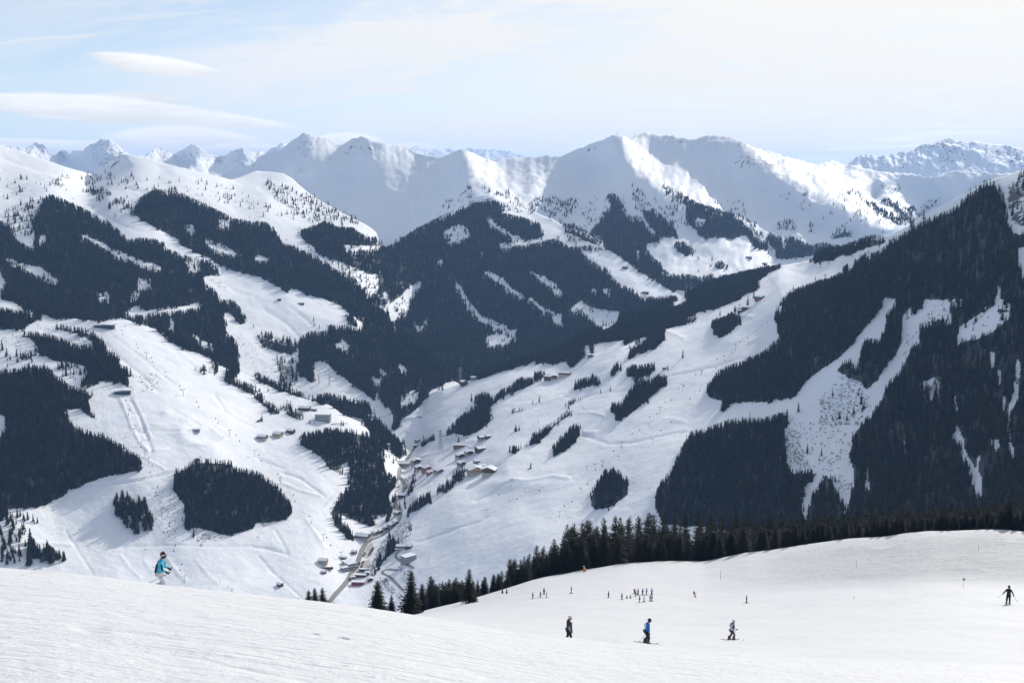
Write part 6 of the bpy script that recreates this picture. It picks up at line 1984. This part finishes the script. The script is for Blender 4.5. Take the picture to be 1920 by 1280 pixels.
def skin_mesh(name, verts, radii, edges, root, mat, sub=1):
    """one continuous tapered surface grown round a skeleton"""
    me = bpy.data.meshes.new(name)
    me.from_pydata(verts, edges, []); me.update()
    o = bpy.data.objects.new(name, me); COL.objects.link(o)
    sk = o.modifiers.new('skin', 'SKIN'); sk.use_smooth_shade = True
    if not me.skin_vertices: me.skin_vertices.new()
    lay = me.skin_vertices[0].data
    for i, r_ in enumerate(radii):
        lay[i].radius = r_ if isinstance(r_, tuple) else (r_, r_)
        lay[i].use_root = (i == root)
    if sub:
        sb = o.modifiers.new('sub', 'SUBSURF'); sb.levels = sub; sb.render_levels = sub
    dg = bpy.context.evaluated_depsgraph_get()
    out = bpy.data.meshes.new_from_object(o.evaluated_get(dg))
    out.name = name
    bpy.data.objects.remove(o); bpy.data.meshes.remove(me)
    out.materials.clear(); out.materials.append(mat)
    for p_ in out.polygons: p_.use_smooth = True
    return out


def ellipsoid(v, f, c, r, nu=14, nv=9, zlo=-1.0, zhi=1.0, tilt=0.0):
    b = len(v)
    for j in range(nv + 1):
        s_ = zlo + (zhi - zlo) * j / nv
        q_ = math.sqrt(max(0, 1 - s_ * s_))
        for i in range(nu):
            a = 2 * math.pi * i / nu
            y_, z_ = r[1] * q_ * math.sin(a), r[2] * s_
            v.append((c[0] + r[0] * q_ * math.cos(a), c[1] + y_ * math.cos(tilt) - z_ * math.sin(tilt), c[2] + y_ * math.sin(tilt) + z_ * math.cos(tilt)))
    for j in range(nv):
        for i in range(nu):
            k = (i + 1) % nu
            f.append((b + j * nu + i, b + j * nu + k, b + (j + 1) * nu + k, b + (j + 1) * nu + i))
    f.append(tuple(b + i for i in reversed(range(nu)))); f.append(tuple(b + nv * nu + i for i in range(nu)))


def skeleton(pose):
    """joint positions: x to the figure's right, y forward, z up; feet at z = 0"""
    J = {}
    lean = pose.get('lean', .12); kb = pose.get('knee', .14); st = pose.get('stance', .12); hh = pose.get('hip', .90); sq = pose.get('stride', 0.0)
    J['pelvis'] = Vector((0, -.05, hh))
    up = Vector((0, math.sin(lean), math.cos(lean)))
    J['waist'] = J['pelvis'] + up * .16; J['chest'] = J['pelvis'] + up * .38; J['neck'] = J['pelvis'] + up * .54 + Vector((0, .01, 0))
    nod = pose.get('nod', .15)
    hu = Vector((0, math.sin(lean * .4 + nod * .5), math.cos(lean * .4 + nod * .5)))
    J['jaw'] = J['neck'] + hu * .09 + Vector((0, .02, 0)); J['head'] = J['neck'] + hu * .20 + Vector((0, .025, 0)); J['crown'] = J['neck'] + hu * .275 + Vector((0, .015, 0))
    for s_, n in ((1, 'R'), (-1, 'L')):
        d = sq * s_
        J['hip' + n] = J['pelvis'] + Vector((s_ * .095, 0, -.02))
        J['ankle' + n] = Vector((s_ * st, d - .03, .09))
        mid = (J['hip' + n] + J['ankle' + n]) / 2
        J['knee' + n] = Vector((s_ * (st + .10) / 2, mid.y + kb, mid.z + .0))
        J['toe' + n] = Vector((s_ * st, d + .16, .05))
        sh = J['chest'] + up * .10
        J['sho' + n] = sh + Vector((s_ * .185, 0, 0))
        el, wr = pose.get('arm' + n, pose.get('arm', ((.27, -.04, -.26), (.25, .16, -.45))))
        J['elb' + n] = sh + Vector((s_ * el[0], el[1], el[2])); J['wri' + n] = sh + Vector((s_ * wr[0], wr[1], wr[2]))
    return J


FINGERS = [(-.032, .072, .0085), (-.011, .082, .009), (.011, .077, .009), (.031, .062, .008)]


def glove_mesh(J, n, s_):
    """palm, four bent fingers and a thumb, closed round a grip"""
    w = J['wri' + n]; fw = (w - J['elb' + n]).normalized()
    side = fw.cross(Vector((0, 0, 1)));
    side = side.normalized() if side.length > .05 else Vector((1, 0, 0))
    dn = fw.cross(side).normalized()
    if dn.z > 0: dn = -dn
    vs = [tuple(w - fw * .05), tuple(w), tuple(w + fw * .05), tuple(w + fw * .085)]
    rad = [.046, .042, (.052, .032), (.050, .028)]
    ed = [(0, 1), (1, 2), (2, 3)]
    for off, L, r_ in FINGERS:
        b = len(vs)
        p0 = w + fw * .085 + side * off
        p1 = p0 + fw * L * .42 + dn * .006; p2 = p1 + fw * L * .10 + dn * L * .42; p3 = p2 - fw * L * .30 + dn * L * .12
        vs += [tuple(p0), tuple(p1), tuple(p2), tuple(p3)]
        rad += [r_ * 1.5, r_ * 1.45, r_ * 1.35, r_ * 1.1]
        ed += [(3, b), (b, b + 1), (b + 1, b + 2), (b + 2, b + 3)]
    b = len(vs)
    t0 = w + fw * .025 - side * s_ * .045; t1 = t0 + fw * .04 - side * s_ * .015 + dn * .02; t2 = t1 + fw * .02 + side * s_ * .012 + dn * .035
    vs += [tuple(t0), tuple(t1), tuple(t2)]; rad += [.016, .0145, .012]; ed += [(2, b), (b, b + 1), (b + 1, b + 2)]
    return vs, rad, ed


_pm = {}


def build_person(posekey, pose, fine=True):
    """meshes of one pose, shared by everyone standing that way"""
    if posekey in _pm: return _pm[posekey]
    J = skeleton(pose); M = {}
    names = list(J); ix = {n: i for i, n in enumerate(names)}
    rad = {'pelvis': (.135, .115), 'waist': (.125, .10), 'chest': (.155, .115), 'neck': (.055, .058), 'jaw': (.068, .082), 'head': (.080, .100), 'crown': (.045, .055)}
    for n in 'LR':
        rad.update({'hip' + n: .088, 'knee' + n: .06, 'ankle' + n: .045, 'toe' + n: .04, 'sho' + n: .058, 'elb' + n: .045, 'wri' + n: .034})
    E = [('pelvis', 'waist'), ('waist', 'chest'), ('chest', 'neck'), ('neck', 'jaw'), ('jaw', 'head'), ('head', 'crown')]
    for n in 'LR': E += [('pelvis', 'hip' + n), ('hip' + n, 'knee' + n), ('knee' + n, 'ankle' + n), ('ankle' + n, 'toe' + n), ('chest', 'sho' + n), ('sho' + n, 'elb' + n), ('elb' + n, 'wri' + n)]
    M['body'] = skin_mesh('body', [tuple(J[n]) for n in names], [rad[n] for n in names], [(ix[a], ix[b]) for a, b in E], ix['pelvis'], m_skin, 1)
    # jacket
    jn = ['hem', 'waist', 'chest', 'collar'] + [a + n for n in 'LR' for a in ('sho', 'elb', 'cuff')]
    jp = {'hem': J['pelvis'] + Vector((0, 0, -.06)), 'waist': J['waist'], 'chest': J['chest'], 'collar': J['neck'] + Vector((0, .005, .035))}
    jr = {'hem': (.185, .165), 'waist': (.172, .150), 'chest': (.195, .165), 'collar': (.085, .09)}
    for n in 'LR':
        jp['sho' + n] = J['sho' + n]; jp['elb' + n] = J['elb' + n]; jp['cuff' + n] = J['elb' + n].lerp(J['wri' + n], .9)
        jr['sho' + n] = .088; jr['elb' + n] = .072; jr['cuff' + n] = .056
    jx = {n: i for i, n in enumerate(jn)}
    je = [('hem', 'waist'), ('waist', 'chest'), ('chest', 'collar')] + [e for n in 'LR' for e in (('chest', 'sho' + n), ('sho' + n, 'elb' + n), ('elb' + n, 'cuff' + n))]
    M['jacket'] = skin_mesh('jacket', [tuple(jp[n]) for n in jn], [jr[n] for n in jn], [(jx[a], jx[b]) for a, b in je], jx['waist'], C_BLACK, 1)
    # trousers
    tn = ['seat'] + [a + n for n in 'LR' for a in ('hip', 'knee', 'cuff')]
    tp = {'seat': J['pelvis'] + Vector((0, 0, .02))}; tr = {'seat': (.155, .135)}
    for n in 'LR':
        tp['hip' + n] = J['hip' + n] + Vector((0, 0, -.04)); tp['knee' + n] = J['knee' + n]; tp['cuff' + n] = J['ankle' + n] + Vector((0, .01, .10))
        tr['hip' + n] = .112; tr['knee' + n] = .092; tr['cuff' + n] = .086
    tx = {n: i for i, n in enumerate(tn)}
    te = [e for n in 'LR' for e in (('seat', 'hip' + n), ('hip' + n, 'knee' + n), ('knee' + n, 'cuff' + n))]
    M['trousers'] = skin_mesh('trousers', [tuple(tp[n]) for n in tn], [tr[n] for n in tn], [(tx[a], tx[b]) for a, b in te], 0, C_BLACK, 1)
    tilt = pose.get('lean', .12) * .4 + pose.get('nod', .15)
    hc = J['head']
    v, f = [], []; ellipsoid(v, f, hc + Vector((0, -.012, .022)), (.112, .132, .125), 16, 9, -.28, 1, tilt); M['helmet'] = mesh('helmet', v, f, m_shell)
    v, f = [], []; ellipsoid(v, f, hc + Vector((0, -.025, -.02)), (.095, .112, .15), 14, 8, -1, .3, tilt); M['hair'] = mesh('hair', v, f, cloth('dark_hair', (.035, .02, .014)))
    c_ = hc + Vector((0, .075, -.012))
    v, f = [], []
    for a in np.linspace(-1.15, 1.15, 9):
        for z_ in (-.034, .034):
            for r_ in (.098, .116): v.append((c_.x + r_ * math.sin(a) * .95, c_.y - .075 + r_ * math.cos(a) * 1.12, c_.z + z_))
    for i in range(8):
        b = 4 * i
        f += [(b + 1, b + 5, b + 7, b + 3), (b, b + 2, b + 6, b + 4), (b, b + 4, b + 5, b + 1), (b + 2, b + 3, b + 7, b + 6)]
    f += [(0, 1, 3, 2), (32, 34, 35, 33)]
    M['goggles'] = mesh('goggles', v, f, m_lens)
    fc = hc + Vector((0, .098, -.055))
    v, f = [], []; prism(v, f, [(-.014, -.02), (.014, -.02), (.006, .03), (-.006, .03)], fc.y - .02, fc.y + .022); v = [(a + fc.x, b_, c2 + fc.z) for a, b_, c2 in v]; M['nose'] = mesh('nose', v, f, m_skin)
    v, f = [], []; box(v, f, fc.x - .024, fc.x + .024, fc.y - .02, fc.y + .001, fc.z - .05, fc.z - .040); M['mouth'] = mesh('mouth', v, f, cloth('lips', (.40, .16, .14)))
    for n, s_ in (('L', -1), ('R', 1)):
        if fine:
            vs, rd, ed = glove_mesh(J, n, s_)
            M['glove' + n] = skin_mesh('glove', vs, rd, ed, 1, C_BLACK, 1)
        else:
            vs, rd, ed = glove_mesh(J, n, s_)
            M['glove' + n] = skin_mesh('glove', vs, rd, ed, 1, C_BLACK, 0)
        a = J['ankle' + n]
        v, f = [], []
        prism(v, f, [(a.y - .13, .015), (a.y + .20, .015), (a.y + .205, .07), (a.y + .12, .12), (a.y + .085, .34), (a.y - .085, .36), (a.y - .11, .12)], -.062, .062)
        v = [(b_ + a.x, a_, c2) for a_, b_, c2 in v]; M['boot' + n] = mesh('boot', v, f, m_boot)
        v, f = [], []
        prof = [(-.80, .0), (.74, .0), (.86, .03), (.93, .085), (.915, .088), (.85, .045), (.73, .014), (-.80, .014)]
        prism(v, f, [(a.y + p_, z_) for p_, z_ in prof], -.045, .045)
        v = [(b_ + a.x, a_, c2) for a_, b_, c2 in v]; M['ski' + n] = mesh('ski', v, f, m_skitop)
    _pm[posekey] = (M, J)
    return _pm[posekey]


NPART = {'gloveL': 'glove', 'gloveR': 'glove', 'bootL': 'boot', 'bootR': 'boot', 'skiL': 'ski', 'skiR': 'ski'}


def person(px, py, heading, hpx, posekey, pose, label, jacket, trousers, hat=m_shell, gloves=C_BLACK, fine=True, group=None, skis=True, foot=None, extras=None, roll=0.0, hair=True):
    if foot is None:
        p, n = on_fg(px, py)
        if p is None: print('MISS', label); return
    else: p, n = foot
    M, J = build_person(posekey, pose, fine)
    e = empty('person', p); tag(e, label, 'person', group)
    full = J['crown'].z + .06
    sc = hpx * p.length / math.sqrt(F * F) / full if hpx else 1.0
    sc = p.y * hpx / F / full
    # skis lie along the slope under the skier's heading
    hd = Vector((math.sin(heading), math.cos(heading), 0))
    slope = -(n.x * hd.x + n.y * hd.y) / max(n.z, .2)
    e.rotation_euler = (0, roll, -heading); e.scale = (sc, sc, sc)
    mats = {'jacket': jacket, 'trousers': trousers, 'helmet': hat, 'gloveL': gloves, 'gloveR': gloves}
    for k, me_ in M.items():
        if k.startswith('ski') and not skis: continue
        if k == 'hair' and not hair: continue
        o = link_mesh(NPART.get(k, k), me_, None, e)
        if k in mats:
            o.material_slots[0].link = 'OBJECT'; o.material_slots[0].material = mats[k]
        if k.startswith('ski'):
            o.rotation_euler = (math.atan(slope), 0, 0)
    for (nm, v, f, mt) in (extras or []):
        part(nm, v, f, mt, e)
    return e, J, sc, p


def ski_pole(info, n, tip, label):
    """pole from the fist to a point given in the skier's own axes (right, forward, up)"""
    e, J, sc, p = info
    g = J['wri' + n] + (J['wri' + n] - J['elb' + n]).normalized() * .09
    t = Vector(tip); d = (t - g).normalized()
    o = empty('ski_pole', e.location, e.rotation_euler.z); o.scale = e.scale; tag(o, label, 'ski pole')
    v, f = [], []; tube(v, f, g - d * .05, t, .011, .008, 6); part('shaft', v, f, m_polemetal, o)
    v, f = [], []; tube(v, f, g - d * .10, g + d * .05, .018, .016, 8); part('grip', v, f, C_BLACK, o)
    v, f = [], []; tube(v, f, t - d * .075, t - d * .065, .045, .045, 10); part('basket', v, f, m_skitop, o)


def blob(c, r, zlo=-1, zhi=1):
    v, f = [], []; ellipsoid(v, f, c, r, 12, 8, zlo, zhi); return v, f


def strip_on(J, a, b, w, t, off):
    """flat panel of contrasting cloth sewn along a limb or flank"""
    v, f = [], []
    A = J[a] if isinstance(a, str) else Vector(a); B = J[b] if isinstance(b, str) else Vector(b)
    n_ = 6
    for i in range(n_ + 1):
        c = A.lerp(B, i / n_) + Vector(off); k = math.sin(math.pi * (i + .6) / (n_ + 1.2)) * .5 + .5
        for dy, dx in ((-w * k, 0), (0, t), (w * k, 0)): v.append((c.x + dx, c.y + dy, c.z))
    for i in range(n_):
        for j in range(2): f.append((3 * i + j, 3 * i + j + 1, 3 * i + j + 4, 3 * i + j + 3))
    return v, f


POSE_A = dict(lean=.22, knee=.16, hip=.88, nod=.30, stride=.10, arm=((.27, -.02, -.27), (.24, .22, -.40)))
POSE_B = dict(lean=.20, knee=.12, hip=.90, nod=.50, stride=.06, arm=((.29, -.02, -.30), (.25, .02, -.57)))
POSE_C = dict(lean=.18, knee=.16, hip=.88, nod=.35, stride=.14, arm=((.27, -.06, -.27), (.24, .24, -.36)))
POSE_D = dict(lean=.08, knee=.06, hip=.92, nod=.28, stride=.10, arm=((.28, .02, -.30), (.23, .10, -.56)))
POSE_E = dict(lean=.10, knee=.10, hip=.90, nod=.10, armL=((.35, -.06, -.23), (.47, .04, -.43)), armR=((.32, -.08, -.26), (.42, .04, -.50)), stance=.13)
RIGHT = R(82)     # facing across the view to the right

# skier in turquoise on the edge of the near slope, legs half hidden by the snow
D_ = 50.0; d_ = ray(303, 1111); pt = Vector(d_ * D_)
k_info = person(303, 1111, RIGHT, 84, 'A', POSE_A, 'woman in turquoise jacket with black panels, white trousers and dark headband helmet', C_CYAN, C_WHITE, m_shell_dark, C_BLACK, foot=(pt, Vector((0, .3, 1))))
ee, J, sc, _ = k_info
hc = J['head']
v, f = [], []; ellipsoid(v, f, hc + Vector((0, -.008, .006)), (.119, .139, .05), 18, 6, -.45, .45, .2); part('headband', v, f, C_WHITE, ee)
for s_ in (1, -1):
    v, f = strip_on(J, J['chest'] + Vector((s_ * .19, -.12, .06)), J['pelvis'] + Vector((s_ * .17, -.13, .02)), .045, s_ * .012, (0, 0, 0)); part('jacket_panel', v, f, C_BLACK, ee)
    n = 'R' if s_ > 0 else 'L'
    v, f = strip_on(J, J['sho' + n] + Vector((s_ * .075, .03, -.05)), J['elb' + n].lerp(J['wri' + n], .3) + Vector((s_ * .07, .02, 0)), .04, s_ * .012, (0, 0, 0)); part('sleeve_panel', v, f, C_BLACK, ee)
ski_pole(k_info, 'R', (.40, -.86, .36), 'long grey ski pole trailing nearest the viewer from the turquoise skier')
ski_pole(k_info, 'L', (-.30, -.32, .10), 'second ski pole of the turquoise skier, pointing down behind her leg')

# man standing below the brow, in black and white
p_, n_ = on_fg(1067, 1192)
q_ = ray(1067, 1204); gp = Vector(q_ * 61.0)
b_info = person(1067, 1204, R(68), 55.5, 'D', POSE_D, 'man in black and white jacket looking down, feet hidden behind the snow brow', C_CHAR, C_BLACK, m_shell, C_BLACK, foot=(gp, Vector((0, .38, 1))))
ee, J, sc, _ = b_info
v, f = strip_on(J, J['waist'] + Vector((.178, .0, .12)), J['pelvis'] + Vector((.185, .02, -.05)), .085, .02, (0, 0, 0)); part('jacket_panel', v, f, C_LILAC, ee)
v, f = strip_on(J, J['chest'] + Vector((.05, .16, .08)), J['pelvis'] + Vector((.06, .17, -.02)), .05, .02, (0, .02, 0)); part('jacket_panel', v, f, C_LILAC, ee)
v, f = [], []; ellipsoid(v, f, J['neck'] + Vector((0, -.07, .02)), (.13, .085, .085), 14, 8); part('hood', v, f, C_DKRED, ee)
v, f = [], []; ellipsoid(v, f, J['neck'] + Vector((0, -.01, -.02)), (.135, .12, .05), 14, 6); part('collar', v, f, C_WHITE, ee)

# skier in bright blue
c_info = person(1213, 1206, R(80), 52, 'B', POSE_B, 'skier in bright blue jacket, black trousers and purple hat looking down', C_BLUE, C_BLACK, cloth('purple_hat', (.12, .03, .20)), C_BLACK)
ee, J, sc, _ = c_info
v, f = [], []; ellipsoid(v, f, J['chest'] + Vector((0, -.17, -.02)), (.13, .07, .17), 14, 9); part('white_back_panel', v, f, C_WHITE, ee)
v, f = [], []; ellipsoid(v, f, J['pelvis'] + Vector((0, -.17, .03)), (.12, .07, .10), 14, 9); part('hip_bag', v, f, C_CHAR, ee)
ski_pole(c_info, 'R', (.36, -.62, .22), 'ski pole slanting back from the blue skier, upper of two')
ski_pole(c_info, 'L', (-.26, -.48, .04), 'ski pole of the blue skier touching the snow by the ski tails')

# skier in white and black
w_info = person(1372, 1199, R(72), 41.5, 'C', POSE_C, 'skier in white jacket with dark sleeves, dark trousers and pale helmet', C_LILAC, C_BROWN, m_shell, C_BLACK)
ee, J, sc, _ = w_info
for s_, n in ((1, 'R'), (-1, 'L')):
    v, f = [], []; tube(v, f, J['sho' + n], J['elb' + n], .096, .079, 10); part('dark_sleeve', v, f, C_CHAR, ee)
v, f = [], []; ellipsoid(v, f, J['neck'] + Vector((0, -.035, -.015)), (.13, .11, .085), 14, 8); part('hood', v, f, C_DKRED, ee)
v, f = [], []; ellipsoid(v, f, J['chest'] + Vector((0, .10, .02)), (.15, .085, .20), 14, 9); part('dark_front_panel', v, f, C_CHAR, ee)
ski_pole(w_info, 'R', (.42, -.72, .20), 'thin ski pole trailing behind the skier in white')
ski_pole(w_info, 'L', (-.30, .35, .10), 'ski pole held in front of the skier in white')

# snowboarder-like figure in black at the right edge
e_info = person(1890, 1132, R(20), 38, 'E', POSE_E, 'skier all in black seen from behind with arms spread, near the right edge', C_BLACK, C_BLACK, cloth('black_hat', (.02, .02, .022)), C_BLACK)
ski_pole(e_info, 'L', (-.85, .18, .45), 'ski pole held out to the left by the skier in black')
ski_pole(e_info, 'R', (.74, -.35, .45), 'ski pole held behind by the skier in black')

# the small figures on the far part of the piste
POSE_S = dict(lean=.10, knee=.08, hip=.91, nod=.1, arm=((.27, .0, -.27), (.25, .20, -.40)))
POSE_T = dict(lean=.04, knee=.04, hip=.93, nod=.05, stride=.08, arm=((.32, -.05, -.26), (.22, .06, -.46)))
POSE_U = dict(lean=.30, knee=.22, hip=.80, nod=.0, armL=((.36, .05, -.20), (.50, .22, -.30)), armR=((.34, .0, -.22), (.48, .15, -.40)))
POSE_SIT = dict(lean=-.10, knee=.20, hip=.16, nod=.15, stride=0, stance=.16, arm=((.28, -.12, -.22), (.30, -.26, -.40)))
GS = 'small figures on the far piste'
small = [(999, 1122, 12.5, 'S', C_NAVY, C_NAVY, 'leftmost of the small skiers, all in dark navy'),
         (1013, 1120, 12, 'T', C_BROWN, C_BLACK, 'small skier in brown, second from the left'),
         (1020, 1114, 12.5, 'S', C_DKRED, C_BLACK, 'small skier in wine red standing just above the left group'),
         (1025, 1120, 11.5, 'T', C_TAN, C_WHITE, 'small skier in sand colour, rightmost of the left group'),
         (1071, 1112, 13, 'T', C_RED, C_WHITE, 'small skier in red jacket and white trousers, standing alone'),
         (1141, 1120, 12.5, 'S', C_NAVY, C_NAVY, 'small dark skier alone between the two groups'),
         (1166, 1124, 13.5, 'S', C_BROWN, C_BLACK, 'small skier in dark clothes at the left end of the main group'),
         (1189.5, 1113, 11, 'T', C_RED, C_DKRED, 'small skier in red at the back of the main group'),
         (1192, 1118, 12, 'S', C_DKRED, C_BLACK, 'small skier in wine red in front of the red one'),
         (1196, 1115, 13.5, 'T', C_NAVY, C_BLACK, 'small skier in navy, tallest at the back of the main group'),
         (1205, 1115, 13, 'S', C_CHAR, C_BLACK, 'small skier in charcoal in the middle of the back row'),
         (1212, 1115, 13.5, 'T', C_BLUE, C_NAVY, 'small skier in bright blue in the back row'),
         (1222, 1114, 13, 'S', C_LILAC, C_NAVY, 'small skier in pale lilac at the right end of the back row'),
         (1199, 1129, 13.5, 'S', C_BROWN, C_BROWN, 'small skier in brown, left of the front row'),
         (1207.5, 1128, 13, 'T', C_WHITE, C_WHITE, 'small skier all in white in the front row'),
         (1219, 1126, 12.5, 'S', C_RED, C_BLACK, 'small skier in red jacket and black trousers in the front row'),
         (1222, 1127, 13, 'T', C_BLACK, C_BLACK, 'small skier all in black, rightmost of the front row'),
         (1304, 1119, 11.5, 'U', C_RED, C_LILAC, 'small skier in red leaning into a turn'),
         (1400, 1130, 15, 'T', C_CHAR, C_GREY, 'small skier in charcoal jacket and grey trousers, alone on the right')]
PO = {'S': POSE_S, 'T': POSE_T, 'U': POSE_U}
for i, (x, y, h_, po, ja, tr, lab) in enumerate(small):
    person(x, y, R((75, -60, 40, 100, -100)[i % 5]), h_ * 1.08, po + 's', PO[po], lab, ja, tr, (m_shell, m_shell_dark, C_BLACK)[i % 3], C_BLACK, False, GS, True, roll=R(-24) if po == 'U' else 0)
for x, y, lab, ja in ((1176, 1121.5, 'left of two small figures sitting on the snow', C_NAVY), (1182.5, 1121, 'right of two small figures sitting on the snow', C_CHAR)):
    person(x, y, R(70), 7, 'SITs', POSE_SIT, lab, ja, C_NAVY, C_BLACK, C_BLACK, False, GS, False)
